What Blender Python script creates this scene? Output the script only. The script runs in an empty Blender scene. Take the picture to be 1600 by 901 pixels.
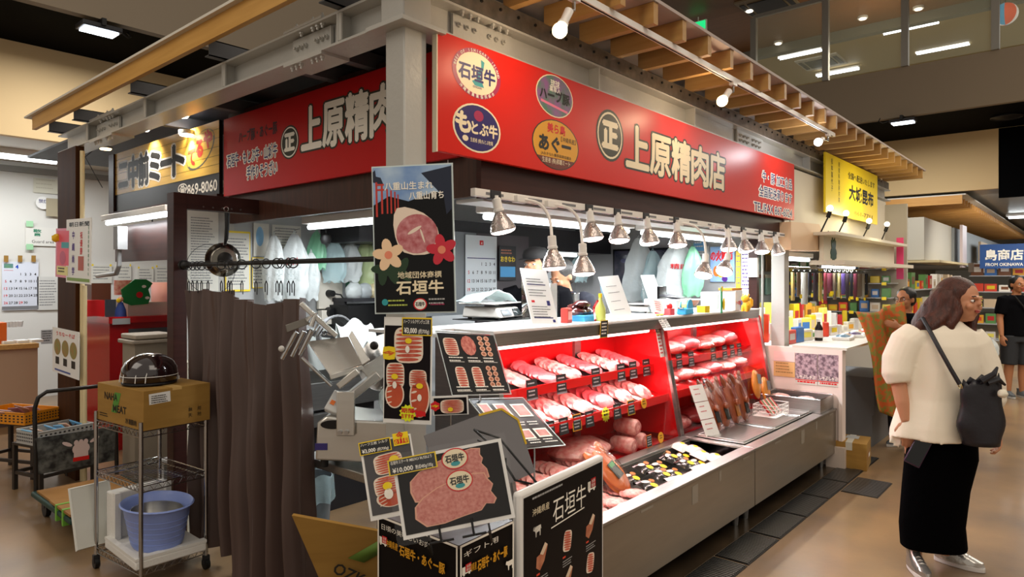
import bpy, math, random
from mathutils import Vector as V, Matrix
from math import sin, cos, pi, radians as R
random.seed(7)
SC = bpy.context.scene; COL = SC.collection
# ---------------------------------------------------------------- camera
F, H, CX, CY, YAW = 1052.0, 1.6, 800.0, 436.0, R(41)
cam = bpy.data.objects.new('camera', bpy.data.cameras.new('camera')); COL.objects.link(cam)
cam.location = (0, 0, H); cam.rotation_euler = (R(90), 0, YAW - R(90))
cam.data.sensor_width = 36; cam.data.lens = F / 1600 * 36; cam.data.shift_y = -(450.5 - CY) / 1600
cam.data.clip_start = .02; cam.data.clip_end = 200
SC.camera = cam
# ---------------------------------------------------------------- world, exposure
SC.view_settings.view_transform = 'Standard'; SC.view_settings.look = 'None'
SC.view_settings.gamma = 1; SC.view_settings.exposure = 0.0; SC.view_settings.use_curve_mapping = False
wd = bpy.data.worlds.new('world'); SC.world = wd; wd.use_nodes = True
bg = wd.node_tree.nodes['Background']; bg.inputs[0].default_value = (1.0, .90, .78, 1); bg.inputs[1].default_value = .55
def lamp(kind, loc, power, color=(1, 1, 1), size=.1, size_y=None, aim=None, spot=90, blend=.6, shape=None):
    l = bpy.data.lights.new('lamp_light', kind); l.energy = power; l.color = color
    if kind == 'AREA':
        l.size = size
        if size_y: l.shape = 'RECTANGLE'; l.size_y = size_y
    else: l.shadow_soft_size = size
    if kind == 'SPOT': l.spot_size = R(spot); l.spot_blend = blend
    o = bpy.data.objects.new('lamp_light', l); COL.objects.link(o); o.location = loc
    if aim is not None: o.rotation_euler = (V(aim) - V(loc)).to_track_quat('-Z', 'Y').to_euler()
    return o
# general hall lighting high above the aisles (added fills for the hall's unseen lights)
WARM, COOL, PINK = (1, .86, .68), (.93, .97, 1), (1, .62, .62)
lamp('AREA', (1.5, -1.5, 5.6), 130, (1, .88, .74), 4, 4, aim=(2.0, 0, 0))
lamp('AREA', (-2.5, 4.5, 5.2), 70, (1, .90, .78), 3, 3, aim=(1, 4.5, 0))
lamp('AREA', (16.2, 1.5, 6.4), 90, (1,.96,.85), 3, 8)  # added area lamp boosting the weak upper floor tubes
lamp('POINT', (13.4, 3.0, 5.6), 35, (1,.85,.6), .3)  # added fill brightening the upper timber ceiling, no fixture there
lamp('AREA', (9.5, -.5, 4.1), 110, (1, .90, .76), 3, 3, aim=(9, 0, 0))
# ---------------------------------------------------------------- photograph pixel -> point in the place
fwd, rgt = V((cos(YAW), sin(YAW), 0)), V((sin(YAW), -cos(YAW), 0))
C0 = V((0, 0, H))
def ray(px, py): return fwd + rgt * ((px - CX) / F) + V((0, 0, (CY - py) / F))
def PX(px, py, X): r = ray(px, py); return C0 + r * (X / r.x)
def PY(px, py, Y): r = ray(px, py); return C0 + r * (Y / r.y)
def PZ(px, py, Z): r = ray(px, py); return C0 + r * ((Z - H) / r.z)
def PD(px, py, d): return C0 + ray(px, py) * d
# ---------------------------------------------------------------- mesh builder
class M:
    def __init__(s): s.v = []; s.f = []; s.mi = []; s.m = Matrix(); s.k = 0
    def add(s, vs, fs):
        n = len(s.v); s.v += [s.m @ V(v) for v in vs]
        s.f += [tuple(i + n for i in f) for f in fs]; s.mi += [s.k] * len(fs); return s
    def box(s, x0, y0, z0, x1, y1, z1):
        return s.add([(x0,y0,z0),(x1,y0,z0),(x1,y1,z0),(x0,y1,z0),(x0,y0,z1),(x1,y0,z1),(x1,y1,z1),(x0,y1,z1)],
              [(0,3,2,1),(4,5,6,7),(0,1,5,4),(1,2,6,5),(2,3,7,6),(3,0,4,7)])
    def cbox(s, c, d): return s.box(c[0]-d[0]/2, c[1]-d[1]/2, c[2]-d[2]/2, c[0]+d[0]/2, c[1]+d[1]/2, c[2]+d[2]/2)
    def bar(s, a, b, w, h):
        a, b = V(a), V(b); z = (b - a); L = z.length; z.normalize()
        up = V((0, 0, 1)) if abs(z.z) < .95 else V((0, 1, 0))
        x = up.cross(z).normalized(); y = z.cross(x)
        vs = [a + x*i*w/2 + y*j*h/2 + z*k*L for k in (0, 1) for i, j in ((-1,-1),(1,-1),(1,1),(-1,1))]
        return s.add(vs, [(0,3,2,1),(4,5,6,7),(0,1,5,4),(1,2,6,5),(2,3,7,6),(3,0,4,7)])
    def cyl(s, a, b, r, r2=None, n=12, cap=True):
        r2 = r if r2 is None else r2; a, b = V(a), V(b); z = (b - a).normalized()
        x = z.orthogonal().normalized(); y = z.cross(x); vs = []
        for p, q in ((a, r), (b, r2)):
            vs += [p + (x*cos(2*pi*i/n) + y*sin(2*pi*i/n))*q for i in range(n)]
        fs = [(i, (i+1) % n, n+(i+1) % n, n+i) for i in range(n)]
        if cap: fs += [tuple(range(n-1, -1, -1)), tuple(range(n, 2*n))]
        return s.add(vs, fs)
    def tube(s, pts, r, n=8, closed=False):
        pts = [V(p) for p in pts]; N = len(pts); vs = []; fs = []; x = None
        for i, p in enumerate(pts):
            t = (pts[(i+1) % N] - pts[i-1]) if closed else (pts[min(i+1, N-1)] - pts[max(i-1, 0)])
            t.normalize()
            x = t.orthogonal().normalized() if x is None else (x - t*x.dot(t)).normalized()
            y = t.cross(x); rr = r[i] if isinstance(r, (list, tuple)) else r
            vs += [p + (x*cos(2*pi*j/n) + y*sin(2*pi*j/n))*rr for j in range(n)]
        for i in range(N if closed else N-1):
            for j in range(n):
                a, b = i*n, ((i+1) % N)*n; fs.append((a+j, a+(j+1) % n, b+(j+1) % n, b+j))
        if not closed: fs += [tuple(range(n-1, -1, -1)), tuple(range((N-1)*n, N*n))]
        return s.add(vs, fs)
    def lathe(s, prof, n=20, c=(0,0,0), axis=None):
        c = V(c); vs = []; fs = []
        z = V(axis).normalized() if axis is not None else V((0,0,1)); x = z.orthogonal().normalized(); y = z.cross(x)
        for r, h in prof: vs += [c + (x*cos(2*pi*i/n) + y*sin(2*pi*i/n))*r + z*h for i in range(n)]
        for k in range(len(prof)-1):
            for i in range(n): fs.append((k*n+i, k*n+(i+1) % n, (k+1)*n+(i+1) % n, (k+1)*n+i))
        if prof[0][0] > 1e-5: fs.append(tuple(range(n-1, -1, -1)))
        if prof[-1][0] > 1e-5: fs.append(tuple(range((len(prof)-1)*n, len(prof)*n)))
        return s.add(vs, fs)
    def ball(s, c, rx, ry=None, rz=None, nu=12, nv=8, j=0):
        ry = ry or rx; rz = rz or rx; c = V(c); vs = [c+V((0,0,-rz))]; fs = []
        for k in range(1, nv):
            a = -pi/2 + pi*k/nv
            for i in range(nu):
                q = 1 + random.uniform(-j, j); t = 2*pi*i/nu
                vs.append(c + V((rx*cos(a)*cos(t)*q, ry*cos(a)*sin(t)*q, rz*sin(a)*q)))
        vs.append(c+V((0,0,rz)))
        for i in range(nu):
            fs.append((0, 1+(i+1) % nu, 1+i)); fs.append((len(vs)-1, 1+(nv-2)*nu+i, 1+(nv-2)*nu+(i+1) % nu))
            for k in range(nv-2): a = 1+k*nu; b = a+nu; fs.append((a+i, a+(i+1) % nu, b+(i+1) % nu, b+i))
        return s.add(vs, fs)
    def prism(s, poly, z0, z1):
        n = len(poly)
        return s.add([(p[0], p[1], z0) for p in poly] + [(p[0], p[1], z1) for p in poly],
              [tuple(range(n-1, -1, -1)), tuple(range(n, 2*n))] + [(i, (i+1) % n, n+(i+1) % n, n+i) for i in range(n)])
    def grid(s, fn, nu, nv, thick=0):
        vs = [fn(i/nu, j/nv) for j in range(nv+1) for i in range(nu+1)]
        return s.add(vs, [(j*(nu+1)+i, j*(nu+1)+i+1, (j+1)*(nu+1)+i+1, (j+1)*(nu+1)+i) for j in range(nv) for i in range(nu)])
    def disc(s, c, rx, ry, z0, z1, n=28, rot=0):
        return s.prism([(c[0]+rx*cos(2*pi*i/n)*cos(rot)-ry*sin(2*pi*i/n)*sin(rot), c[1]+rx*cos(2*pi*i/n)*sin(rot)+ry*sin(2*pi*i/n)*cos(rot)) for i in range(n)], z0, z1)
    def ring(s, c, R0, r, axis=(0,0,1), n=16, k=6):
        z = V(axis).normalized(); x = z.orthogonal().normalized(); y = z.cross(x); c = V(c)
        return s.tube([c + (x*cos(2*pi*i/n) + y*sin(2*pi*i/n))*R0 for i in range(n)], r, k, True)
MATW = {}
def obj(name, m, mat, parent=None, world=False, smooth=True, bevel=0, solid=0, sub=0, shift=None):
    """link a mesh builder as ONE mesh object; world=True: coordinates are world, made local to the parent"""
    me = bpy.data.meshes.new(name)
    vs = m.v
    if world and parent is not None:
        inv = MATW[parent.name].inverted(); vs = [inv @ v for v in vs]
    me.from_pydata([tuple(v) for v in vs], [], m.f)
    for q in (mat if isinstance(mat, (list, tuple)) else [mat]): me.materials.append(q)
    if any(m.mi): me.polygons.foreach_set('material_index', m.mi)
    me.update()
    if smooth:
        me.polygons.foreach_set('use_smooth', [True]*len(me.polygons)); me.set_sharp_from_angle(angle=R(38))
    o = bpy.data.objects.new(name, me); COL.objects.link(o)
    if parent is not None: o.parent = parent; MATW[o.name] = MATW[parent.name].copy()
    else: MATW[o.name] = Matrix()
    if solid: q = o.modifiers.new('solid', 'SOLIDIFY'); q.thickness = solid; q.offset = 0
    if bevel: q = o.modifiers.new('bevel', 'BEVEL'); q.width = bevel; q.segments = 2; q.limit_method = 'ANGLE'
    if sub: q = o.modifiers.new('sub', 'SUBSURF'); q.levels = sub; q.render_levels = sub
    return o
def tag(o, label=None, cat=None, group=None, kind=None):
    if label: o['label'] = label
    if cat: o['category'] = cat
    if group: o['group'] = group
    if kind: o['kind'] = kind
    return o
def thing(name, label, cat, loc=(0,0,0), rz=0, group=None, mtx=None):
    o = bpy.data.objects.new(name, None); COL.objects.link(o); o.empty_display_size = .05
    mt = mtx if mtx is not None else Matrix.Translation(V(loc)) @ Matrix.Rotation(rz, 4, 'Z')
    o.matrix_world = mt; MATW[o.name] = mt.copy()
    return tag(o, label, cat, group)
def one(name, m, mat, label, cat, group=None, loc=None, **k):
    """a thing that is one mesh, in world coordinates, origin moved to its base"""
    lo = V((min(v.x for v in m.v), min(v.y for v in m.v), min(v.z for v in m.v))); hi = V((max(v.x for v in m.v), max(v.y for v in m.v), 0))
    c = V(((lo.x+hi.x)/2, (lo.y+hi.y)/2, lo.z)); m.v = [v - c for v in m.v]
    o = obj(name, m, mat, **k); o.location = c; MATW[o.name] = Matrix.Translation(c)
    return tag(o, label, cat, group)
def struct(name, m, mat, label=None, **k): return tag(obj(name, m, mat, **k), label, None, None, 'structure')
def kids(o): return [c for c in bpy.data.objects if c.parent == o]
def dup(o, mt, label=None, parent=None, _ch=None):
    """copy a thing with its parts and sub-parts"""
    c = o.copy(); COL.objects.link(c); c.parent = parent
    if parent is None: c.matrix_world = mt; MATW[c.name] = mt.copy()
    else: MATW[c.name] = MATW[parent.name].copy()
    if label: c['label'] = label
    for ch in o.children: dup(ch, None, None, c)
    return c
# ---------------------------------------------------------------- materials
def lin(h):
    if not isinstance(h, str): return tuple(h)
    q = [int(h[i:i+2], 16)/255 for i in (0, 2, 4)]
    return tuple(c/12.92 if c <= .04045 else ((c+.055)/1.055)**2.4 for c in q)
CACHE = {}
def mat(col, r=.5, m=0., em=0, col2=None, scale=8, stretch=(1,1,1), bump=0, bscale=None, trans=0, alpha=1, coat=0, contrast=.25, detail=4, kind='noise', sss=0, ior=1.45, coord='Object'):
    key = repr((col, r, m, em, col2, scale, stretch, bump, bscale, trans, alpha, coat, contrast, detail, kind, sss, ior, coord))
    if key in CACHE: return CACHE[key]
    mt = bpy.data.materials.new('surface'); CACHE[key] = mt; mt.use_nodes = True
    nt = mt.node_tree; b = nt.nodes['Principled BSDF']; L = nt.links; N = nt.nodes.new
    c = lin(col)
    b.inputs['Base Color'].default_value = (*c, 1); b.inputs['Roughness'].default_value = r; b.inputs['Metallic'].default_value = m
    b.inputs['IOR'].default_value = ior
    if trans: b.inputs['Transmission Weight'].default_value = trans
    if alpha < 1: b.inputs['Alpha'].default_value = alpha
    if coat: b.inputs['Coat Weight'].default_value = coat; b.inputs['Coat Roughness'].default_value = .12
    if sss: b.inputs['Subsurface Weight'].default_value = sss; b.inputs['Subsurface Radius'].default_value = (.02, .006, .004)
    if em: b.inputs['Emission Color'].default_value = (*c, 1); b.inputs['Emission Strength'].default_value = em
    if col2 is not None or bump:
        tc = N('ShaderNodeTexCoord'); mp = N('ShaderNodeMapping'); mp.inputs['Scale'].default_value = stretch
        L.new(tc.outputs[coord], mp.inputs['Vector'])
        def tex(sc):
            if kind == 'voronoi':
                t = N('ShaderNodeTexVoronoi'); t.inputs['Scale'].default_value = sc; o = t.outputs['Distance']
            elif kind == 'wave':
                t = N('ShaderNodeTexWave'); t.inputs['Scale'].default_value = sc; t.inputs['Distortion'].default_value = 3; o = t.outputs['Fac']
            else:
                t = N('ShaderNodeTexNoise'); t.inputs['Scale'].default_value = sc; t.inputs['Detail'].default_value = detail; o = t.outputs['Fac']
            L.new(mp.outputs[0], t.inputs['Vector']); return o
        o = tex(scale)
        if col2 is not None:
            rp = N('ShaderNodeValToRGB'); L.new(o, rp.inputs[0])
            rp.color_ramp.elements[0].position = .5-contrast; rp.color_ramp.elements[1].position = .5+contrast
            rp.color_ramp.elements[0].color = (*c, 1); rp.color_ramp.elements[1].color = (*lin(col2), 1)
            L.new(rp.outputs[0], b.inputs['Base Color'])
        if bump:
            bp = N('ShaderNodeBump'); bp.inputs['Strength'].default_value = bump; bp.inputs['Distance'].default_value = .01
            L.new(tex(bscale) if bscale else o, bp.inputs['Height']); L.new(bp.outputs[0], b.inputs['Normal'])
    return mt
def glassmat(tint=(1,1,1), rough=.02):
    mt = bpy.data.materials.new('glass'); mt.use_nodes = True; nt = mt.node_tree; N = nt.nodes.new; nt.nodes.remove(nt.nodes['Principled BSDF'])
    mx, tr, gl, lw, pw, ad = N('ShaderNodeMixShader'), N('ShaderNodeBsdfTransparent'), N('ShaderNodeBsdfGlossy'), N('ShaderNodeLayerWeight'), N('ShaderNodeMath'), N('ShaderNodeMath')
    pw.operation = 'POWER'; pw.inputs[1].default_value = 4; ad.operation = 'MULTIPLY_ADD'; ad.inputs[1].default_value = .7; ad.inputs[2].default_value = .022
    tr.inputs[0].default_value = (*tint, 1); gl.inputs['Roughness'].default_value = rough
    L = nt.links.new; L(lw.outputs['Facing'], pw.inputs[0]); L(pw.outputs[0], ad.inputs[0]); L(ad.outputs[0], mx.inputs[0])
    L(tr.outputs[0], mx.inputs[1]); L(gl.outputs[0], mx.inputs[2]); L(mx.outputs[0], nt.nodes['Material Output'].inputs[0])
    return mt
STEEL = mat('9a9a98', .28, .9, col2='b8b6b2', scale=3, stretch=(1, 1, 30), contrast=.4)
STEELH = mat('8f8d8a', .3, .9, col2='adaba6', scale=3, stretch=(1, 40, 40), contrast=.4)
CHROME = mat('b9b9b9', .15, 1)
GALV = mat('70706e', .35, .85, col2='96948e', scale=18)
PAINT = mat('b2b1ab', .3, 0, coat=.3, bump=.15, bscale=40)
BROWN = mat('2c1613', .42, 0, ior=1.3, col2='3e211b', scale=3, stretch=(1, 1, 10))
BROWNX = mat('4a2a1e', .4, 0, col2='2e1b14', scale=4, stretch=(12, 12, 1))
OAK = mat('b9803c', .5, 0, col2='d29f58', scale=2, stretch=(18, 1.2, 18), contrast=.3)
OAKX = mat('b98a4c', .5, 0, col2='cfa363', scale=2, stretch=(18, 1.2, 18), contrast=.3)
WHITE = mat('e9e8e4', .5); OFFW = mat('cfc9bc', .6); BLACK = mat('0b0b0c', .5); DARK = mat('26262a', .5); BLACKG = mat('0c0c0e', .12)
PLW = mat('e6e2dc', .3); PLB = mat('15151a', .3); RED = mat('c01414', .35); REDG = mat('b30f12', .2); YEL = mat('e9c21c', .4); GREEN = mat('1f8a3d', .4)
BLUE = mat('1f63c4', .4); NAVY = mat('1c1f5a', .4); CARD = mat('8f6a2c', .85, 0, col2='a07a38', scale=4, stretch=(1,1,6)); CARDD = mat('8c6230', .8, 0, col2='a1753e', scale=5)
CREAM = mat('e6dcc2', .5); ORANGE = mat('e0701c', .5); PINKP = mat('e58aa2', .5); SKIN = mat('c98f72', .5, sss=.1); GREY = mat('77787a', .5); LGREY = mat('adadac', .5)
WRAP = mat('e8e4e4', .12, 0, trans=.0, alpha=.28); GLASS = glassmat((.97,.99,.98)); BAGM = mat('d5e6e6', .22, 0, alpha=.62, bump=.8, bscale=14)
ACRY = glassmat((.93,.95,.95), .06)
TUBE = mat('f3fbff', .3, 0, em=6); TUBEW = mat('fff0d8', .3, 0, em=5); BULB = mat('ffd9a0', .3, 0, em=14); REFL = mat('ffe6df', .3, 0, em=7); FLOOD = mat('e8f2ff', .3, 0, em=14)
FATP = mat('e9aaa2', .45, 0, col2='bb2f36', scale=22, contrast=.2, bump=.3, coat=.5); MEATR = mat('c0232e', .35, 0, col2='e06a6e', scale=16, contrast=.25, bump=.35, coat=.6)
MEATP = mat('f0a79f', .4, 0, col2='c9464c', scale=26, contrast=.14, bump=.3, coat=.5); MEATL = mat('f3c3b8', .4, 0, col2='d9736f', scale=30, contrast=.2, bump=.4, coat=.4)
WAGYU = mat('bc665c', .5, 0, col2='d9968a', scale=130, contrast=.22, detail=8); WAGYUD = mat('a83a32', .5, 0, col2='d58a78', scale=60, contrast=.2, detail=8)
FAT = mat('ecd9c6', .5)
# ---------------------------------------------------------------- lettering and flat print
def glyphs(s, h, bold=0, sp=1.0, vert=False):
    out = []
    if vert:
        for i, ch in enumerate(s):
            if ch.strip():
                for me, dx, dy in glyphs(ch, h, bold): out.append((me, dx - h*.5, dy - i*h*1.08*sp))
        return out
    c = bpy.data.curves.new('t', 'FONT'); c.body = s; c.size = h; c.offset = bold*h; c.space_character = sp; c.resolution_u = 2
    o = bpy.data.objects.new('t', c); COL.objects.link(o)
    me = bpy.data.meshes.new_from_object(o.evaluated_get(bpy.context.evaluated_depsgraph_get()))
    bpy.data.objects.remove(o); bpy.data.curves.remove(c)
    return [(me, 0, 0)]
GC = {}
def text(m, s, x, y, h, z=.002, bold=.0, w=None, vert=False, align='l', sp=1.0, rot=0, th=.8):
    """add lettering to a builder in its local xy plane (flat print, facing +z); w squeezes it to a width"""
    if bold > .012:
        e = (bold-.008)*h*1.12; k = 8 if bold > .07 else 4
        for i in range(k): text(m, s, x+e*cos(2*pi*i/k), y+e*sin(2*pi*i/k), h, z+.00004*i, .008, w, vert, align, sp, rot)
        return
    key = (s, bold, vert, sp)
    if key not in GC:
        vs, fs = [], []
        for me, dx, dy in glyphs(s, 1.0, bold, sp, vert):
            n = len(vs); vs += [(v.co.x+dx, v.co.y+dy) for v in me.vertices]; fs += [tuple(i+n for i in p.vertices) for p in me.polygons]
            bpy.data.meshes.remove(me)
        GC[key] = (vs, fs)
    vs, fs = GC[key]
    if not vs: return
    x0 = min(v[0] for v in vs); x1 = max(v[0] for v in vs)
    k = h*1.12; kx = (w/(x1-x0)) if w else k
    ox = {'l': 0, 'c': -(x1-x0)*kx/2, 'r': -(x1-x0)*kx}[align] - (x0*kx if not vert else (0 if align == 'l' else x0*kx))
    pts = []
    for a, b in vs:
        X, Y = a*kx+ox, b*k; pts.append((x + X*cos(rot) - Y*sin(rot), y + X*sin(rot) + Y*cos(rot), z))
    m.add(pts, fs)
def rect(m, x, y, w, h, z=.001, rot=0):
    c, s_ = cos(rot), sin(rot); m.add([(x+a*c-b*s_, y+a*s_+b*c, z) for a, b in ((0,0),(w,0),(w,h),(0,h))], [(0,1,2,3)])
def oval(m, cx, cy, rx, ry, z=.001, rot=0, n=28):
    m.add([(cx+rx*cos(2*pi*i/n)*cos(rot)-ry*sin(2*pi*i/n)*sin(rot), cy+rx*cos(2*pi*i/n)*sin(rot)+ry*sin(2*pi*i/n)*cos(rot), z) for i in range(n)], [tuple(range(n))])
def roval(m, cx, cy, rx, ry, z=.001, rot=0, n=24, p=.5):
    q = []
    for i in range(n):
        a = 2*pi*i/n; x = rx*math.copysign(abs(cos(a))**p, cos(a)); y = ry*math.copysign(abs(sin(a))**p, sin(a)); q.append((cx+x*cos(rot)-y*sin(rot), cy+x*sin(rot)+y*cos(rot), z))
    m.add(q, [tuple(range(n))])
def poly(m, pts, z=.001): m.add([(p[0], p[1], z) for p in pts], [tuple(range(len(pts)))])
def lines(m, x, y, w, n, lh, h=None, z=.0015, jit=.3):
    """small unreadable print as thin dashes"""
    for i in range(n):
        cx = x
        while cx < x + w*(1 - random.random()*jit):
            q = random.uniform(.5, 2.0)*(h or lh*.45); rect(m, cx, y - i*lh, min(q, x+w-cx), (h or lh*.45), z); cx += q + (h or lh*.45)*.35
def frame(TL, TR, BR, BL, n, d):
    """pose of a flat board seen at four photo pixels; n = its normal, d = depth of the bottom-left corner"""
    n = V(n).normalized(); p0 = PD(BL[0], BL[1], d)
    def hit(q): r = ray(*q); return C0 + r*((p0 - C0).dot(n)/r.dot(n))
    a, b, c, e = hit(TL), hit(TR), hit(BR), hit(BL)
    if n.dot(C0 - p0) < 0: n = -n
    x = ((b-a) + (c-e)); y = ((a-e) + (b-c))
    w, h = x.length/2, y.length/2; y.normalize(); x = (x - y*x.dot(y)).normalized(); z = x.cross(y)
    cen = (a+b+c+e)/4; o = cen - x*w/2 - y*h/2
    m = Matrix((( x.x, y.x, z.x, o.x), (x.y, y.y, z.y, o.y), (x.z, y.z, z.z, o.z), (0,0,0,1)))
    return m, w, h
def toc(yaw, tilt=0):
    """normal that points back at the camera, turned by yaw (deg, + = turned to face photo right) and tilted back (deg)"""
    a = YAW + pi - R(yaw); t = R(tilt); return V((cos(a)*cos(t), sin(a)*cos(t), sin(t)))
# ================================================================ SETTING
FLOORM = mat('9a7a54', .30, 0, col2='6a5846', scale=1.5, contrast=.2, bump=.04, bscale=30, coat=.3, detail=9)
struct('floor', M().box(-6, -14, -.1, 46, 16, 0), FLOORM)
TAUPE = mat('8d7f6c', .8); BEIGE = mat('d8b987', .75); SOFF = mat('040405', .7, ior=1.1)
struct('wall_left', M().box(-8, 7.49, 4.19, 12.3, 7.60, 8.4), TAUPE)
struct('ceiling', M().box(-8, 7.60, 4.19, 12.3, 9.0, 4.3), SOFF)
struct('wall_left', M().box(-8, 8.9, 3.16, 14.2, 9.0, 4.19), BEIGE)
struct('ceiling', M().box(-8, 9.0, 3.16, 14.2, 12, 3.26), OFFW)
struct('wall_back', M().box(-8, 10.85, 0, 14.2, 10.95, 3.16), mat('d9d7d0', .6))
struct('trim_1', M().box(-8, 10.80, 3.02, 14.2, 10.85, 3.10), mat('8b8a86', .5))
struct('wall_right', M().box(12.2, -9, 4.19, 12.3, 7.49, 4.985), TAUPE)
struct('ceiling', M().box(12.3, -9, 4.19, 14.2, 8.9, 4.3), SOFF)
struct('wall_right', M().box(14.2, 1.28, 3.16, 14.3, 8.9, 4.19), BEIGE)
struct('wall_right', M().box(14.22, -9, 3.0, 14.32, 1.28, 4.19), SOFF)
struct('ceiling', M().box(14.3, -9, 3.16, 44, 9, 3.26), mat('8e8a80', .28, .55, col2='a59f92', scale=2, stretch=(6, .6, 1)))
struct('wall_back', M().box(40, -9, 0, 40.1, 9, 3.16), mat('b8b4a8', .6))
struct('wall_right', M().box(8, -9, 0, 44, -8.9, 3.2), mat('b8b0a2', .6))
# upper floor behind the glass
struct('ceiling', M().box(12.3, -9, 6.6, 14.6, 9, 6.7), mat('8a5a30', .45, 0, col2='7a4e2a', scale=2, stretch=(8, 1, 1)), label='brown timber ceiling of the upper floor')
struct('ceiling', M().box(8.5, 1.0, 6.6, 12.3, 12, 6.7), mat('7a5230', .5), label='brown timber ceiling over the hall')
struct('trim_2', M().box(14.55, -9, 6.42, 14.75, 9, 6.6), mat('77756c', .5))
struct('ceiling', M().box(14.75, -9, 6.6, 26, 9, 6.7), mat('b39a6a', .6))
struct('wall_back', M().box(25, -9, 4.985, 25.1, 9, 6.6), mat('a89468', .6))
bal = thing('glass_balustrade', 'glass balustrade with grey posts along the upper floor edge', 'balustrade', (12.2, 1.1, 4.985))
bal['kind'] = 'thing'
m = M().box(12.17, -6, 6.36, 12.24, 4.74, 6.42)
obj('rail', m, mat('8d8a82', .4), bal, True)
ys = [4.74, 3.5, 2.31, 1.135, -.05, -1.25, -2.45]
for y in ys: obj('post', M().box(12.15, y-.05, 4.985, 12.25, y+.05, 6.36), mat('8d8a82', .4), bal, True)
for a, b in zip(ys, ys[1:]): obj('pane', M().box(12.19, b+.06, 5.0, 12.2, a-.06, 6.34), mat('dfe6cc', .05, alpha=.16), bal, True)
m = M()
for (a, b, c, d) in (((1216,94),(1285,77),15.2,6.5), ((1275,121),(1343,104),17.1,6.5), ((1378,55),(1468,31),15.2,6.5), ((1430,86),(1516,67),17.1,6.5)):
    p, q = PX(a[0], a[1], c), PX(b[0], b[1], c)
    t = thing('fluorescent_light', 'twin tube fluorescent light %s behind the upper glass' % {(1216,94):'nearest the slatted canopy', (1275,121):'seen through the lower left pane', (1378,55):'high between the middle posts', (1430,86):'lowest under the cooling grille'}[a], 'light', p, group='upper floor fluorescent lights')
    obj('housing', M().box(p.x-.05, q.y, p.z+.05, p.x+.05, p.y, p.z+.098), PLW, t, True)
    for s in (-.06, .06): obj('tube', M().cyl((p.x+s, q.y+.02, p.z+.03), (p.x+s, p.y-.02, p.z+.03), .02), TUBE, t, True)
for x, y in ((1171,17), (1216,68), (1348,29), (1435,14)):
    p = PZ(x, y, 6.56)
    t = thing('downlight', 'small round downlight %s in the upper timber ceiling' % {1171:'near the green exit sign', 1216:'just left of the second post', 1348:'between the second and third posts', 1435:'just right of the third post'}[x], 'light', p, group='upper floor downlights')
    obj('trim_ring', M().cyl((0,0,.0), (0,0,.04), .09, n=16), WHITE, t); obj('diffuser', M().cyl((0,0,-.015), (0,0,0), .06, n=16), TUBEW, t)
p = PX(1090, 41, 12.0); t = thing('exit_sign', 'small green glowing exit sign under the upper timber ceiling', 'sign', p)
obj('casing', M().cbox((.03,0,0), (.04,.34,.2)), WHITE, t); obj('face', M().cbox((0,0,0), (.02,.3,.16)), mat('20c070', .4, em=1.5), t); obj('rod', M().cyl((.03,0,.1),(.03,0,6.6-p.z), .01, n=8), WHITE, t)
for (x, y, X) in ((1200, 8, 13.4), (1283, 98, 16.0)):
    p = PZ(x, y, 6.57); t = thing('ceiling_cassette', 'square ceiling air conditioning cassette %s' % ('at the top of the timber ceiling' if y < 50 else 'beyond the second balustrade post'), 'air conditioner', p)
    obj('panel', M().box(-.45,-.45,0,.45,.45,.03), mat('8b7a60', .5) if y < 50 else OFFW, t); obj('grille', M().box(-.28,-.28,-.015,.28,.28,0), DARK, t)
    for s in (-1, 1): obj('louvre', M().box(-.3,s*.37-.04,-.012,.3,s*.37+.04,0), DARK, t)
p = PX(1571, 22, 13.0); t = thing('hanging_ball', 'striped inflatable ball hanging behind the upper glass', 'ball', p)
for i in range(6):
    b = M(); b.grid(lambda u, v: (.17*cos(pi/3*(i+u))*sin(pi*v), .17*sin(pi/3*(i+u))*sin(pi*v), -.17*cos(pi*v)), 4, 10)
    obj('stripe', b, [mat('e8502a', .4, em=.4), mat('f0e6d8', .4, em=.4), mat('3aa0c8', .4, em=.4)][i % 3], t)  # each stripe has a weak glow added to its colour
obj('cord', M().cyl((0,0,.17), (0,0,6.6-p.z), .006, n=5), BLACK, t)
# floodlights on the dark soffits
def flood(px, py, rz, lab):
    p = PZ(px, py, 4.1); t = thing('floodlight', lab, 'light', p, rz)
    obj('housing', M().cbox((0,0,.02), (.36,.24,.05)), DARK, t, bevel=.01); obj('bracket', M().box(-.02,-.15,.02,.02,.15,.09), BLACK, t)
    obj('lens', M().cbox((0,0,-.012), (.30,.18,.015)), FLOOD, t)
    obj('cable', M().tube([(.18,0,.05),(.28,.05,.02),(.33,.1,.05),(.3,.12,.09)], .008, 6), BLACK, t)
    lamp('AREA', p - V((0,0,.05)), 60, (.95,.97,1), .3, .2)
flood(155, 48, 0, 'white LED floodlight on the dark soffit above the left wall')
flood(1411, 191, R(90), 'white LED floodlight on the dark soffit beyond the canopy')
p = PZ(1573, 183, 4.17); t = thing('ceiling_speaker', 'round black speaker in the dark soffit at far right', 'speaker', p)
obj('grille', M().cyl((0,0,0), (0,0,.02), .2, n=24), mat('17171a', .4), t); obj('rim', M().ring((0,0,0), .21, .012, n=24), BLACK, t)
# left back fluorescent strip
for x0, x1 in ((-40, 88), (150, 175)):
    p, q = PY(x0, 235 if x0 < 0 else 252, 9.8), PY(x1, 252 if x0 < 0 else 254, 9.8); z = 3.06
    if x0 < 0:
        t = thing('strip_light', 'long fluorescent strip light over the noticeboard wall', 'light', (q.x, 9.8, z))
        obj('housing', M().box(p.x-2, 9.74, z+.03, q.x, 9.86, z+.10), WHITE, t, True); obj('tube', M().cyl((p.x-2, 9.8, z), (q.x, 9.8, z), .03), TUBE, t, True)
        lamp('AREA', (p.x-.3, 9.8, z-.06), 70, COOL, 3, .2)
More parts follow.
